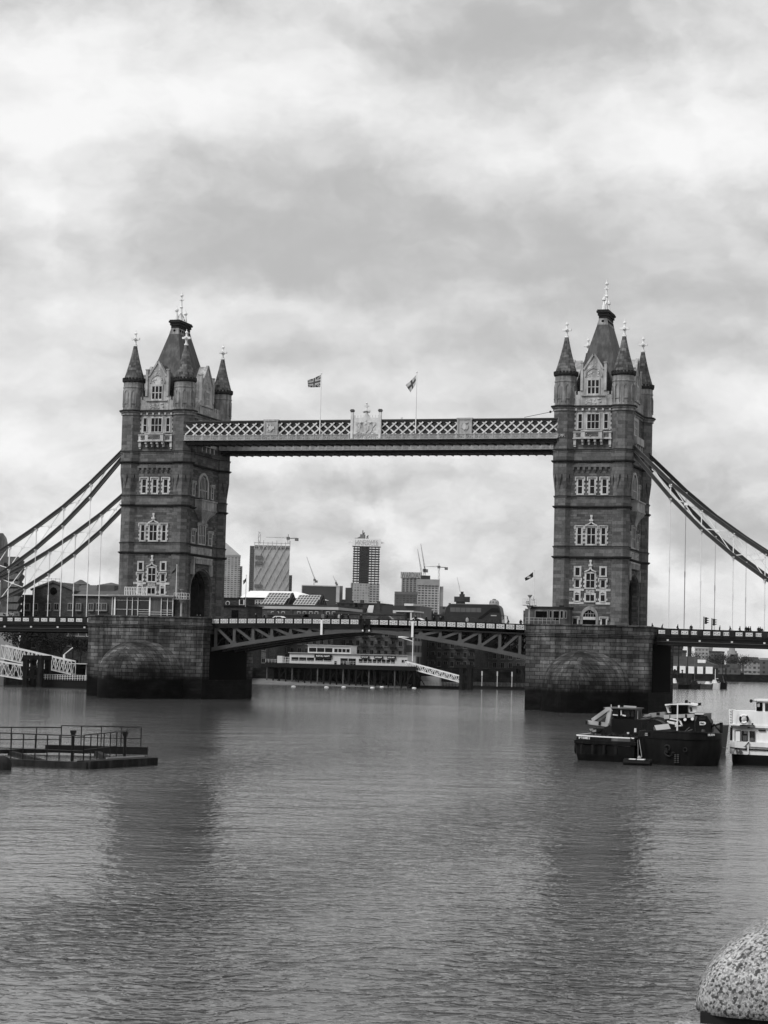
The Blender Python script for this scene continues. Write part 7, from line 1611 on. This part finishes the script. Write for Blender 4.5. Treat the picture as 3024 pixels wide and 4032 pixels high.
def railing(p, q, n, z0_, h, mid=True, t=.036):
    p, q = Vector((p[0], p[1], 0)), Vector((q[0], q[1], 0)); mb = MB()
    for k in range(n+1): a = p.lerp(q, k/n); mb.cyl((a.x, a.y, z0_), (a.x, a.y, z0_+h), t*1.15, t*1.15, 6)
    mb.cyl((p.x, p.y, z0_+h), (q.x, q.y, z0_+h), t*1.2, t*1.2, 6)
    if mid: mb.cyl((p.x, p.y, z0_+h*.42), (q.x, q.y, z0_+h*.42), t, t, 6)
    mb.build('railing', 'iron_black', r, off=O)
Yq = lambda x, y, Y_: at(*vP(x, y), Y_)
def rail_px(top, base, n, mid, Y_=(None, None)):
    pass
def rail3(pts, zs, n, t=.03):      # railing from photo survey: top points with depth
    mb = MB()
    return mb
d1 = (FR-FC).normalized()
railing((FC.x-.3, FC.y+.6), (FR.x-2.6, FR.y-.2), 5, .5, 1.72); 
railing((BL.x+1.2, BL.y+.1), (BR.x-.6, BR.y), 4, .7, 1.5)
railing((FC.x-.3, FC.y+.6), (LF.x, LF.y), 9, .4, 1.75)
railing((BL.x+1.2, BL.y+.1), (BL.x-6.5, BL.y-9.5), 6, .5, 1.55)
mb = MB(); mb.cyl((FR.x-2.6, FR.y-.2, 2.2), (BR.x-.6, BR.y, 2.2), .034, .034, 6); mb.build('end_rail', 'iron_black', r, off=O)
for x, yt, yb in ((716, 140, 420), (1232, 152, 400)):
    b = PX(x, yb, .3); b.y = max(b.y, -232) ; b = at(*vP(x, yb), b.y); t = at(*vP(x, yt), b.y)
    mb = MB(); mb.cyl((b.x, b.y, -.5), (b.x, b.y, t.z-.2), .11, .11, 10); mb.box(b.x-.17, b.x+.17, b.y-.17, b.y+.17, t.z-.2, t.z); mb.box(b.x-.13, b.x+.13, b.y-.13, b.y+.13, t.z-.34, t.z-.2); mb.build('guide_post', 'iron_black', r, off=O)
mb = MB(); b = at(*vP(1250, 170), -230); mb.bar((b.x, b.y, b.z), (b.x+.1, b.y, b.z+.5), .04); mb.build('aerial', 'iron_black', r, off=O)
p = PX(20, 535, 0); mb = MB(); mb.lathe([(-.3, .2), (0, .50), (.40, .54), (.66, .42), (.84, .22), (.9, .05)], (0, 0), 14)
single(mb, 'buoy', 'rust', 'round pale-topped mooring buoy touching the rusty landing stage', 'buoy', (p.x-.15, p.y+.5, 0), smooth=True)

# ------------------------------------------------------------------ left bank, gangways, hotel
def SX(x, y, Y_): return at(*vS(x, y), Y_)
gangway('upper white truss gangway sloping down to the pontoon, left of the left pier', SX(45, 1000, 66), SX(1195, 1265, 66), 2.9, 2.2, 'steel_pale', nseg=18)
gangway('lower heavier pale truss gangway running into the dark pile dolphin', SX(-140, 1255, 60), SX(465, 1355, 60), 3.0, 2.0, 'steel_pale', nseg=6)
a = SX(575, 1470, 59); dolphin('tall dark pile dolphin between the two left gangways', a.x, 59.5, 3.6, SX(575, 962, 58).z)
mb = MB(); rnd = random.Random(3)
a = SX(690, 1400, 60); b = SX(1420, 1400, 60); pontoon('pontoon', 'dark pontoon with white railing against the left pier', a.x, b.x, 60, 6, 1.6, True, 'steel_white', 18)
mb = MB(); mb.box(-2.2, 2.2, -1.2, 1.2, 3.6, 3.8); [mb.box(x-.08, x+.08, -.1, .1, 0, 3.6) for x in (-1.6, 1.6)]; a = SX(1260, 1400, 63); single(mb, 'pontoon_shelter', 'concrete', 'small flat-roofed shelter on the pontoon beside the left pier', 'shelter', (a.x, 64, 1.72))
Yg = 110.0
x0, x1 = at(*vC1(380, 1700), Yg).x, at(*vC1(865, 1740), Yg).x; ap = at(*vC1(625, 1600), Yg); ze = at(*vC1(380, 1700), Yg).z; xr_ = at(*vC1(1460, 1700), Yg).x
r = thing('brick_building', 'dark brick gabled building with round window, behind the white hangers', 'building', ((x0+x1)/2, Yg, 5.2)); O = r.location[:]
mb = MB(); mb.prism([(x0, 5.2), (x1, 5.2), (x1, ze), (ap.x, ap.z), (x0, ze)], lambda a, b, d: (a, d, b), Yg, Yg+30); mb.build('gable_wall', 'brick_mid', r, off=O)
zl = at(*vC1(1000, 1765), Yg).z; xl_ = at(*vC1(248, 1750), Yg).x
mb = MB(); mb.box(x1, xr_, Yg+.5, Yg+20, 5.2, zl); mb.build('side_wing', 'brick_mid', r, off=O); mb = MB(); mb.box(xl_, x0, Yg+.5, Yg+20, 5.2, at(*vC1(300, 1752), Yg).z); mb.build('side_wing', 'brick_mid', r, off=O)
mb = MB(); zq = at(*vC1(1000, 1640), Yg+12).z; mb.hexa([(x1-1, Yg, zl+.3), (xr_, Yg, zl+.3), (xr_, Yg+.4, zl+.3), (x1-1, Yg+.4, zl+.3), (ap.x+2, Yg+12, zq), (xr_, Yg+12, zq), (xr_, Yg+12.4, zq), (ap.x+2, Yg+12.4, zq)]); mb.bar((ap.x, Yg-.2, ap.z+.1), (x1+.4, Yg-.2, ze+.1), .5, .3, up=(0, 1, 0)); mb.bar((ap.x, Yg-.2, ap.z+.1), (x0-.4, Yg-.2, ze+.1), .5, .3, up=(0, 1, 0)); mb.build('roof', 'slate', r, off=O)
mb = MB(); mb.box(x1-.5, xr_, Yg-.1, Yg+.6, zl, zl+.3); mb.build('gutter', 'concrete', r, off=O)
p = at(*vC1(625, 1710), Yg); mb = MB(); mb.cyl((p.x, Yg-.15, p.z), (p.x, Yg+.1, p.z), .95, .95, 20); mb.build('round_window', 'black_void', r, off=O)
for x in (315, 412, 565, 660, 820, 915, 1060, 1150, 1215):
    p = at(*vC1(x, 1930), Yg); f = MB(); f.box(p.x-.75, p.x+.75, Yg-.2, Yg+.6, p.z-.3, p.z-.05); f.box(p.x-.7, p.x+.7, Yg-.12, Yg+.6, p.z, p.z+1.7); f = f.build('window', 'concrete_far', r, off=O); g = MB(); g.box(p.x-.55, p.x-.06, Yg-.16, Yg-.1, p.z+.1, p.z+1.55); g.box(p.x+.06, p.x+.55, Yg-.16, Yg-.1, p.z+.1, p.z+1.55); g.build('pane', 'glass', f, off=O)
for x in (540, 790, 905, 1000, 1130, 1260):
    p = SX(x if x != 540 else 550, 830 if x == 540 else 800, Yg); f = MB(); f.box(p.x-.7, p.x+.7, Yg-.2, Yg+.1, p.z-.2, p.z); f.box(p.x-.55, p.x+.55, Yg-.1, Yg+.1, p.z, p.z+1.5); f = f.build('window', 'concrete_far', r, off=O); g = MB(); g.box(p.x-.42, p.x+.42, Yg-.14, Yg-.08, p.z+.1, p.z+1.35); g.build('pane', 'glass', f, off=O)
a = at(*vC1(800, 1625), Yg+14); b = at(*vC1(1008, 1625), Yg+14); xm = (a.x+b.x)/2; zr_ = at(*vC1(900, 1575), Yg+14).z
mb = MB(); mb.lathe([(a.z-3, (b.x-a.x)*.42), (a.z-.4, (b.x-a.x)*.42), (a.z-.1, (b.x-a.x)*.5)], (xm, Yg+16), 8); tw_ = mb.build('roof_turret', 'slate_dark', r, off=O); mb = MB(); mb.lathe([(a.z-.1, (b.x-a.x)*.52), (zr_, .3)], (xm, Yg+16), 8); mb.build('turret_roof', 'slate', tw_, off=O)
a = at(*vC1(1190, 1645), Yg+8); b = at(*vC1(1390, 1645), Yg+8); zr_ = at(*vC1(1290, 1612), Yg+8).z; mb = MB(); mb.loft([[(a.x, Yg+5, a.z-2), (b.x, Yg+5, a.z-2), (b.x, Yg+12, a.z-2), (a.x, Yg+12, a.z-2)], [(a.x, Yg+5, a.z), (b.x, Yg+5, a.z), (b.x, Yg+12, a.z), (a.x, Yg+12, a.z)], [((a.x+b.x)/2-.2, Yg+8.4, zr_), ((a.x+b.x)/2+.2, Yg+8.4, zr_), ((a.x+b.x)/2+.2, Yg+8.6, zr_), ((a.x+b.x)/2-.2, Yg+8.6, zr_)]]); mb.build('hipped_roof', 'slate', r, off=O)
# scaffold on the roof ridge
a = at(*vC1(450, 1680), Yg+20); b = at(*vC1(700, 1560), Yg+20); mb = MB()
for k in range(6): x = (b.x-a.x)*k/5; mb.cyl((x, 0, -3), (x, 0, b.z-a.z-(0 if k > 1 else 1)), .05, .05, 5)
for q in (.45, .75, 1): mb.cyl((0, 0, (b.z-a.z)*q-.2), (b.x-a.x, 0, (b.z-a.z)*q-.2), .05, .05, 5)
single(mb, 'scaffold', 'concrete_far', 'faint scaffold behind the brick gable ridge', 'scaffold', (a.x, Yg+20, a.z))
# stepped hotel block
Yh = 96.0
r = thing('hotel_block', 'dark stepped concrete hotel with serrated corner, beside the gabled brick building', 'hotel', (at(*vC1(60, 1900), Yh).x, Yh, 5.2)); O = r.location[:]
a = at(*vC1(-250, 1030), Yh); b = at(*vC1(58, 1050), Yh); c = at(*vC1(36, 1034), Yh); mb = MB(); mb.prism([(a.x, 5.2), (b.x, 5.2), (b.x, at(*vC1(58, 1120), Yh).z), (c.x, c.z), (a.x, c.z)], lambda p, q, d: (p-.46*(d-Yh), d, q), Yh, Yh+20); mb.build('tower_slab', 'hull_grey', r, off=O)
a = at(*vC1(50, 1292), Yh); b = at(*vC1(222, 1310), Yh); mb = MB(); mb.prism([(a.x, 5.2), (b.x, 5.2), (b.x, b.z), (a.x, b.z)], lambda p, q, d: (p-.46*(d-Yh), d, q), Yh, Yh+18); mb.build('lower_wing', 'grid_estate', r, off=O)
for k in range(8):
    y0_ = 1330+k*88; p = at(*vC1(222, y0_), Yh); q = at(*vC1(222, y0_+70), Yh); w_ = .9+.15*(k % 3); mb = MB(); mb.hexa([(a.x+1.2, Yh-.8, q.z), (b.x+w_*.3, Yh-.8, q.z), (b.x+w_*.3-7.8, Yh+17, q.z), (a.x-6.6, Yh+17, q.z), (a.x+1.2, Yh-.5, p.z), (b.x+w_, Yh-.5, p.z), (b.x+w_-7.8, Yh+17, p.z), (a.x-6.6, Yh+17, p.z)]); mb.build('balcony_band', 'hull_grey', r, off=O)
mb = MB(); p = SX(15, 700, 90); mb.box(p.x-1.5, p.x+3.2, 90, 93, 5.2, 17); mb.build('porch_column', 'concrete_far', r, off=O)
# canopy and lamp under the left span
a = SX(865, 632, 100); b = SX(1240, 632, 100); mb = MB(); w_ = (b.x-a.x); mb.box(0, w_, -.5, 2.5, 0, .12); [mb.box(x, x+.08, -.4, -.3, 0, 1.6) for x in (.6, w_*.55, w_*.9)]; single(mb, 'terrace_canopy', 'concrete', 'pale terrace canopy on the brick building, under the left span', 'canopy', (a.x, 107.5, a.z))
a = SX(1048, 942, 75); b = SX(1188, 830, 75); mb = MB(); mb.cyl((0, 0, 0), tuple(b-a), .11, .14, 8); mb.box(-.2, .2, -.2, .2, 5.2-a.z, 0); single(mb, 'derrick_arm', 'steel_white', 'short slanting white derrick arm on the quay, under the left span', 'derrick', tuple(a))

# ------------------------------------------------------------------ trees
def make_tree(label, loc, H, Wd, seed, m='leaf_dark', dens=900, group='trees on the far bank', bare=False):
    rnd = random.Random(seed); r = thing('tree', label, 'tree', loc, group=group)
    mb = MB(); mb.cyl((0, 0, -.2), (0, 0, H*.45), H*.035, H*.02, 7); ends = []
    for k in range(9):
        q = 2*math.pi*k/9+rnd.uniform(-.3, .3); z0_ = H*rnd.uniform(.22, .45); L_ = Wd*rnd.uniform(.25, .48); e = Vector((L_*math.cos(q), L_*math.sin(q), z0_+H*rnd.uniform(.2, .45))); mb.cyl((0, 0, z0_), tuple(e), H*.014, H*.005, 5); ends.append(e)
        for _ in range(3): e2 = e+Vector((rnd.uniform(-1, 1)*Wd*.15, rnd.uniform(-1, 1)*Wd*.15, rnd.uniform(.02, .18)*H)); mb.cyl(tuple(e), tuple(e2), H*.006, H*.002, 4); ends.append(e2)
    mb.build('trunk', 'bark', r)
    mb = MB(); s0 = H*(.020 if not bare else .012)
    for _ in range(dens):
        e = rnd.choice(ends); c = e+Vector((rnd.gauss(0, Wd*.085), rnd.gauss(0, Wd*.085), rnd.gauss(0, H*.065)))
        if c.z < H*.15: continue
        a = Vector((rnd.uniform(-1, 1), rnd.uniform(-1, 1), rnd.uniform(-1, 1))).normalized(); b = a.orthogonal().normalized(); s_ = s0*rnd.uniform(.6, 1.7); mb.add([c-a*s_, c+b*s_*.7, c+a*s_, c-b*s_*.7], [(0, 1, 2, 3)])
    mb.build('crown', m, r, fix=False)
for i, (px, py, Y_, H, Wd, m, lab) in enumerate(((330, 860, 86, 11.5, 8.5, 'leaf_dark', 'large dark bushy tree under the left span beside the hotel'), (620, 860, 84, 9, 4.2, 'leaf_dark', 'thin dark tree above the left pile dolphin'), (760, 880, 90, 6.5, 5.5, 'leaf_dark', 'round dark tree right of the left pile dolphin'), (1000, 900, 88, 7.5, 5, 'leaf_dark', 'dark tree below the terrace canopy'), (1320, 900, 90, 6, 4, 'leaf_dark', 'small dark tree touching the left pier'))):
    p = SX(px, py, Y_); make_tree(lab, (p.x, Y_, 5.2), H, Wd, 20+i, m, 1300)

# ------------------------------------------------------------------ far reach at right, under the right span
TX2 = lambda x, y, Y_: at(*vS2(x, y), Y_)
def blk(name, label, cat, xa, xb, yt, Y_, m, dep=16, roof='slate_dark', rh=1.2, win=None):
    a, b = TX2(xa, yt, Y_), TX2(xb, yt, Y_); r = thing(name, label, cat, ((a.x+b.x)/2, Y_, 5.2)); O = r.location[:]
    mb = MB(); mb.box(a.x, b.x, Y_, Y_+dep, 5.2, a.z-rh); mb.build('wall', m, r, off=O); mb = MB(); mb.box(a.x-.3, b.x+.3, Y_-.4, Y_+dep, a.z-rh, a.z); mb.build('roof', roof, r, off=O); return r, O, a, b
r, O, a, b = blk('boat_house', 'long quay building with five bright white bays, right of the right pier', 'building', 180, 905, 812, 600, 'brick_dark', 16, 'slate', 1.6)
for i, (xa, xb, y0_, y1_) in enumerate(((330, 405, 850, 905), (445, 525, 850, 945), (563, 644, 855, 950), (685, 766, 858, 955), (802, 898, 860, 955))): mb = MB(); p, q = TX2(xa, y1_, 600), TX2(xb, y0_, 600); mb.box(p.x, q.x, 599.4, 600.2, p.z, q.z); mb.build('white_bay', 'steel_white', r, off=O)
mb = MB(); p, q = TX2(330, 808, 604), TX2(760, 720, 604); mb.hexa([(a.x, 600, a.z), (b.x, 600, a.z), (b.x, 616, a.z), (a.x, 616, a.z), (a.x, 606, q.z), (b.x-10, 606, q.z), (b.x-10, 612, q.z), (a.x, 612, q.z)]); mb.build('upper_roof', 'slate_dark', r, off=O)
mb = MB(); p = TX2(752, 782, 603); mb.box(p.x-1.8, p.x+1.8, 601, 603.6, p.z-.8, p.z+.7); mb.build('skylight', 'steel_white', r, off=O)
blk('brick_mill', 'dark brick mill block against the right pier, far bank', 'building', 345, 470, 625, 640, 'grid_brick', 14); r, O, a, b = blk('roof_tower', 'small square dark roof tower against the right pier, far bank', 'tower', 352, 445, 572, 660, 'brick_dark', 9)
a = TX2(579, 585, 640); mb = MB(); mb.cyl((0, 0, 0), (0, 0, a.z-5.2), 1.2, .9, 10); mb.cyl((0, 0, a.z-5.6), (0, 0, a.z-5.0), 1.05, 1.05, 10); single(mb, 'chimney_stack', 'brick_dark', 'dark chimney stack left of the pale flats tower', 'chimney', (a.x, 640, 5.2))
blk('flats_tower', 'pale grid-fronted flats tower under the right span', 'apartment building', 650, 842, 572, 1500, 'grid_flat', 24, 'concrete', 2)
blk('brick_terrace', 'mid-grey terrace with curved gable right of the pale flats tower', 'building', 850, 1010, 640, 1350, 'grid_estate', 20)
r, O, a, b = blk('church', 'dark church tower with pale corner and stepped spire, far right bank', 'church', 1112, 1208, 668, 1180, 'brick_mid', 14, 'concrete_far', 1.0)
p = TX2(1145, 660, 1180); t_ = TX2(1143, 585, 1180); mb = MB(); cxx = p.x; mb.lathe([(p.z-1, 3.6), (p.z+1.2, 3.4), (p.z+1.3, 2.2), (p.z+4.5, 2.0), (p.z+4.6, 1.2), (t_.z+3, .8), (t_.z+9, .1)], (cxx, 1187), 8); mb.build('spire', 'concrete_far', r, off=O)
mb = MB(); q = TX2(1119, 820, 1180); mb.box(q.x-.9, q.x+.9, 1179.2, 1181, 5.2, a.z-1); mb.build('corner_pier', 'concrete', r, off=O)
for yy, nm in ((725, 'belfry_opening'), (780, 'clock_face')): p = TX2(1162, yy, 1180); mb = MB(); mb.cyl((p.x, 1179.6, p.z), (p.x, 1180.2, p.z), 2.0, 2.0, 14); mb.build(nm, 'black_void' if yy < 750 else 'concrete_far', r, off=O)
blk('wharf_house', 'low brick wharf house in front of the church', 'building', 915, 1085, 830, 900, 'grid_estate', 14); blk('wharf_house', 'narrower brick house right of the church foot', 'building', 1085, 1240, 815, 950, 'grid_estate', 14, 'slate', 3)
blk('riverside_flats', 'pale mottled riverside flats at far right bank', 'apartment building', 1330, 1545, 740, 1060, 'grid_flat', 18, 'slate', 2.5); blk('riverside_flats', 'darker riverside flats with white balconies at the photo edge', 'apartment building', 1548, 1720, 735, 1040, 'grid_estate', 18, 'concrete_far', 1.5); blk('warehouse', 'long dark arched-roof warehouse behind the far right trees', 'warehouse', 1300, 1480, 722, 1300, 'brick_mid', 20)
p = TX2(1455, 735, 1290); 
for i, (x, y, Y_, H, Wd, m, lab) in enumerate(((820, 682, 1000, 17, 22, 'leaf_dark', 'broad dark tree between the pale flats and the church'), (900, 740, 980, 12, 14, 'leaf_dark', 'lower dark tree left of the church'), (1060, 660, 1120, 21, 13, 'leaf_mid', 'tall grey bare-looking tree just left of the church tower'), (1250, 695, 1100, 20, 15, 'leaf_mid', 'grey tree just right of the church tower'), (1290, 730, 1040, 17, 16, 'leaf_dark', 'dark round tree right of the church'), (1440, 915, 1020, 9, 9, 'leaf_dark', 'small dark tree in front of the pale riverside flats'))):
    p = TX2(x, y, Y_); make_tree(lab, (p.x, Y_, 5.2), (p.z-5.2)/.98, Wd, 60+i, m, 1500)
# moored barges and yachts
def small_boat(name, label, xa, xb, Y_, h, m, cabin=None, mast=None, group='boats moored below the far quay'):
    a, b = TX2(xa, 1155, Y_), TX2(xb, 1155, Y_); L_ = b.x-a.x; r = thing(name, label, 'boat', ((a.x+b.x)/2, Y_, 0), group=group)
    mb = MB(); mb.loft([[(-L_*.44, -1, -.4), (L_*.42, -1, -.4), (L_*.46, 0, -.4), (L_*.42, 1, -.4), (-L_*.44, 1, -.4)], [(-L_*.5, -1.8, h), (L_*.42, -1.8, h), (L_*.52, 0, h+.4), (L_*.42, 1.8, h), (-L_*.5, 1.8, h)]]); mb.build('hull', m, r)
    if cabin: c0, c1, ch, cm = cabin; mb = MB(); mb.hexa([(L_*c0, -1.2, h), (L_*c1, -1.2, h), (L_*c1, 1.2, h), (L_*c0, 1.2, h), (L_*c0+.4, -1.0, h+ch), (L_*c1-.6, -1.0, h+ch), (L_*c1-.6, 1.0, h+ch), (L_*c0+.4, 1.0, h+ch)]); mb.build('cabin', cm, r)
    if mast: mx, mh, mm = mast; mb = MB(); mb.cyl((L_*mx, 0, h), (L_*mx, 0, mh), .16, .1, 6); mb.bar((L_*mx, 0, h+1.6), (L_*mx+L_*.3, 0, h+1.9), .14); mb.build('mast', mm, r)
small_boat('moored_barge', 'dark heaped barge nearest the right pier', 318, 600, 455, 1.6, 'hull_black', (-.3, .4, 2.6, 'rust'), (.31, 17.0, 'timber_dark')); small_boat('moored_barge', 'dark barge with tall black mast, second from the right pier', 545, 730, 462, 2.0, 'rust', (-.2, .3, 1.2, 'hull_black'), (.05, 12.5, 'timber_mid'))
small_boat('sailing_boat', 'white-striped sailing boat in the moored row', 718, 900, 470, 2.0, 'hull_grey', (-.1, .3, 1.0, 'boat_white')); small_boat('motor_boat', 'white motor boat at the row middle', 860, 1000, 480, 2.4, 'boat_white', (-.3, .2, 1.3, 'steel_pale'), (.0, 8.0, 'steel_white')); small_boat('moored_barge', 'black blunt barge at the right end of the row', 985, 1098, 500, 2.6, 'hull_black', (-.4, .1, 2.8, 'iron_black'), (-.1, 14, 'timber_dark'))
small_boat('motor_boat', 'pale cluttered launch touching the right pier edge', 290, 420, 440, 2.2, 'hull_grey', (-.35, .35, 1.8, 'boat_white'))
for i, (x, y, Y_) in enumerate(((430, 565, 520), (478, 900, 500), (375, 890, 490), (1080, 880, 530))):
    p = TX2(x, y, Y_); mb = MB(); mb.cyl((0, 0, -1), (0, 0, p.z), .3 if i else .2, .25, 8); mb.box(-.35, .35, -.35, .35, p.z-.5, p.z-.1); single(mb, 'mooring_pile', 'timber_dark', ['tallest thin dark pile beside the right pier', 'stout dark pile before the second white bay', 'short dark pile next to the right pier, far quay', 'dark pile group at right end of the boat row'][i], 'mooring pile', (p.x, Y_, 0), group='mooring piles of the far quay')
# thin white signal mast on the jetty shore
a = at(*vB3(953, 400), 236); b = at(*vB3(953, 256), 236); r = thing('signal_mast', 'thin white mast with a slanting arm, seen under the opening span', 'mast', (a.x, 236, a.z-1)); h = b.z-a.z+1
mb = MB(); mb.cyl((0, 0, 0), (0, 0, h), .16, .12, 8); mb.build('pole', 'steel_white', r); q = at(*vB3(862, 262), 236); q2 = at(*vB3(950, 290), 236); mb = MB(); mb.bar((0, 0, q2.z-a.z+1), (q.x-a.x, 0, q.z-a.z+1), .2, .2); mb.bar((q.x-a.x, 0, q.z-a.z+1), (q.x-a.x+3.2, 0, q.z-a.z+1.1), .5, .4); mb.build('arm', 'steel_white', r)

# ------------------------------------------------------------------ near river wall: granite pier cap in the corner
def granite():
    m = bpy.data.materials.new('granite'); m.use_nodes = True; t = NT(m.node_tree); p = t.n['Principled BSDF']; tc_ = t.new('ShaderNodeTexCoord'); P = tc_.outputs['Object']
    def vor(sc): n = t.new('ShaderNodeTexVoronoi'); t.l.new(P, n.inputs['Vector']); n.inputs['Scale'].default_value = sc; b_ = t.new('ShaderNodeRGBToBW'); t.l.new(n.outputs['Color'], b_.inputs[0]); return b_.outputs[0]
    g1 = t.ramp(vor(280), .15, .85, .17, .42); sp = t.ramp(vor(185), .26, .33, 0, 1); sp2 = t.ramp(t.noise(P, 300, 3, .6), .34, .42, .45, 1)
    f = t.math('MULTIPLY', t.math('MULTIPLY', g1, t.mix(sp, .20, 1.0)), sp2); f = t.math('MULTIPLY', f, t.ramp(t.noise(P, 9, 6, .65), .3, .7, .62, 1.3))
    cx = t.new('ShaderNodeCombineColor'); [t.put(cx.inputs[i], f) for i in range(3)]; t.l.new(cx.outputs[0], p.inputs['Base Color']); p.inputs['Roughness'].default_value = .75; p.inputs['Specular IOR Level'].default_value = .25
    b = t.new('ShaderNodeBump'); b.inputs['Strength'].default_value = .5; b.inputs['Distance'].default_value = .002; t.put(b.inputs['Height'], t.noise(P, 160, 4, .7)); t.l.new(b.outputs[0], p.inputs['Normal']); M['granite'] = m
granite()
D_ = 4.0
Yp_ = CAM[1]+D_
L_ = .30; a = at(2714, 3940, Yp_+.03); zb_ = at(2800, 4004, Yp_).z
cxp = a.x+L_; cyp = Yp_+L_
r = thing('wall_pier_cap', 'speckled granite domed cap on the near river wall', 'stone cap', (cxp, cyp, zb_-.06)); zz0 = zb_-.06
h1 = .030; H = at(3380, 3566, Yp_+L_).z-zb_
mb = MB(); prof = [(0, L_), (h1*.6, L_), (h1, L_*.993)]
for k in range(1, 15): th = math.pi/2*k/14; prof.append((h1+(H-h1)*math.sin(th), max(.004, L_*.993*math.cos(th))))
def rr(q, n=4.0): c, s_ = abs(math.cos(q)), abs(math.sin(q)); return 1/((c**n+s_**n)**(1/n))
rings = []
for z, rad in prof:
    nn = 7.0-4.4*min(1, max(0, (z-h1)/(H-h1)))
    rings.append([(rad*rr(2*math.pi*i/48, nn)*math.cos(2*math.pi*i/48), rad*rr(2*math.pi*i/48, nn)*math.sin(2*math.pi*i/48), z+.06) for i in range(48)])
mb.loft(rings); mb.build('dome', 'granite', r, smooth='all')
mb = MB(); mb.box(-L_+.022, L_-.022, -L_+.022, L_-.022, .012, .064); mb.build('groove', 'groove_shade', r)  # recessed neck, its dark colour standing for the shadow under the dome
mb = MB(); e = L_+.03; mb.box(-e, e, -e, e, -.06, .043); mb.build('plinth', 'granite', r, bevel=.008)
mb = MB(); mb.box(-.27, .27, -.27, .27, -1.2, -.06); mb.build('shaft', 'granite', r)
mb = MB(); mb.box(cxp-.2, 400, CAM[1]+D_-.12, CAM[1]+D_+.35, -1, zz0-.55); mb.box(-400, cxp-.2, CAM[1]+D_-.12, CAM[1]+D_+.35, -1, 6.2); tag(mb.build('quay_wall', 'river_wall'), 'low granite river wall in front of the viewer', 'wall')
mb = MB(); mb.box(-400, 400, CAM[1]-60, CAM[1]+D_-.12, -1, 6.0); tag(mb.build('pavement', 'pavement'), kind='structure')
# odds and ends lying on the working decks
def clutter(boat_name, label_seed, X0, X1, Y0, Y1, z, n, big=.5):
    boat = [o for o in COL.objects if o.parent is None and o.name == boat_name][0]; O = boat.location; rnd = random.Random(label_seed)
    for k in range(n):
        x, y = rnd.uniform(X0, X1), rnd.uniform(Y0, Y1); s_ = rnd.uniform(.12, big); mb = MB(); kind = k % 4
        if kind == 0: mb.hexa([(x-s_, y-s_*.6, z), (x+s_, y-s_*.5, z), (x+s_*.9, y+s_*.6, z), (x-s_*.9, y+s_*.5, z), (x-s_*.9, y-s_*.6, z+s_), (x+s_*.8, y-s_*.5, z+s_*.8), (x+s_*.8, y+s_*.6, z+s_*.9), (x-s_*.8, y+s_*.5, z+s_)]); nm = 'deck_crate'
        elif kind == 1: mb.cyl((x, y, z), (x+rnd.uniform(-.1, .1), y, z+s_*2), s_*.5, s_*.5, 10); mb.torus((x, y, z+s_), s_*.5, .03, 'z', 10, 4); nm = 'oil_drum'
        elif kind == 2: mb.torus((x, y, z+.08), s_*.7, .07, 'z', 14, 6); mb.torus((x+.02, y, z+.2), s_*.62, .07, 'z', 14, 6); nm = 'rope_coil'
        else: mb.cyl((x-s_*2, y, z+.1), (x+s_*2, y+.3, z+.1+s_*1.6), .05, .05, 6); mb.cyl((x-s_, y, z+.1), (x+s_*1.2, y+.3, z+.1+s_*2.2), .04, .04, 6); nm = 'spar'
        mb.build(nm, rnd.choice(['rust', 'hull_grey', 'iron_black', 'concrete_far', 'timber_mid', 'rust']), boat, off=O[:])
clutter('work_boat', 5, bx(170, -199), bx(380, -199), -199.3, -196.5, 1.86, 10, .34)
clutter('work_boat', 6, bx(400, -199), bx(600, -199), -199.6, -196, 1.86, 8, .3)
clutter('barge', 7, bx(690, -200), bx(1220, -200), -200.2, -196.5, 2.25, 26, .42)
wbt = [o for o in COL.objects if o.name == 'work_boat'][0]; mb = MB()
for k, x in enumerate((150, 240, 330, 430, 520)): p = at(*vBO(x, 500), -200.6); mb.cyl((p.x, p.y-.15, 1.35), (p.x, p.y-.2, .62), .13, .13, 10); mb.cyl((p.x, p.y-.1, 1.95), (p.x, p.y-.15, 1.35), .02, .02, 4)
mb.build('fender', 'rubber', wbt, off=wbt.location[:])
# ------------------------------------------------------------------ thin river haze over the long view
hm = bpy.data.materials.new('haze'); hm.use_nodes = True; ht = NT(hm.node_tree); ht.n.remove(ht.n['Principled BSDF'])
pv = ht.new('ShaderNodeVolumePrincipled'); pv.inputs['Color'].default_value = (.9, .9, .9, 1); pv.inputs['Density'].default_value = 1.6e-5; pv.inputs['Anisotropy'].default_value = .2
ht.l.new(pv.outputs[0], ht.n['Material Output'].inputs['Volume']); M['haze'] = hm
mb = MB(); mb.box(-6100, 6100, -1600, 9100, -2, 330); hz = mb.build('haze', 'haze'); hz['kind'] = 'stuff'
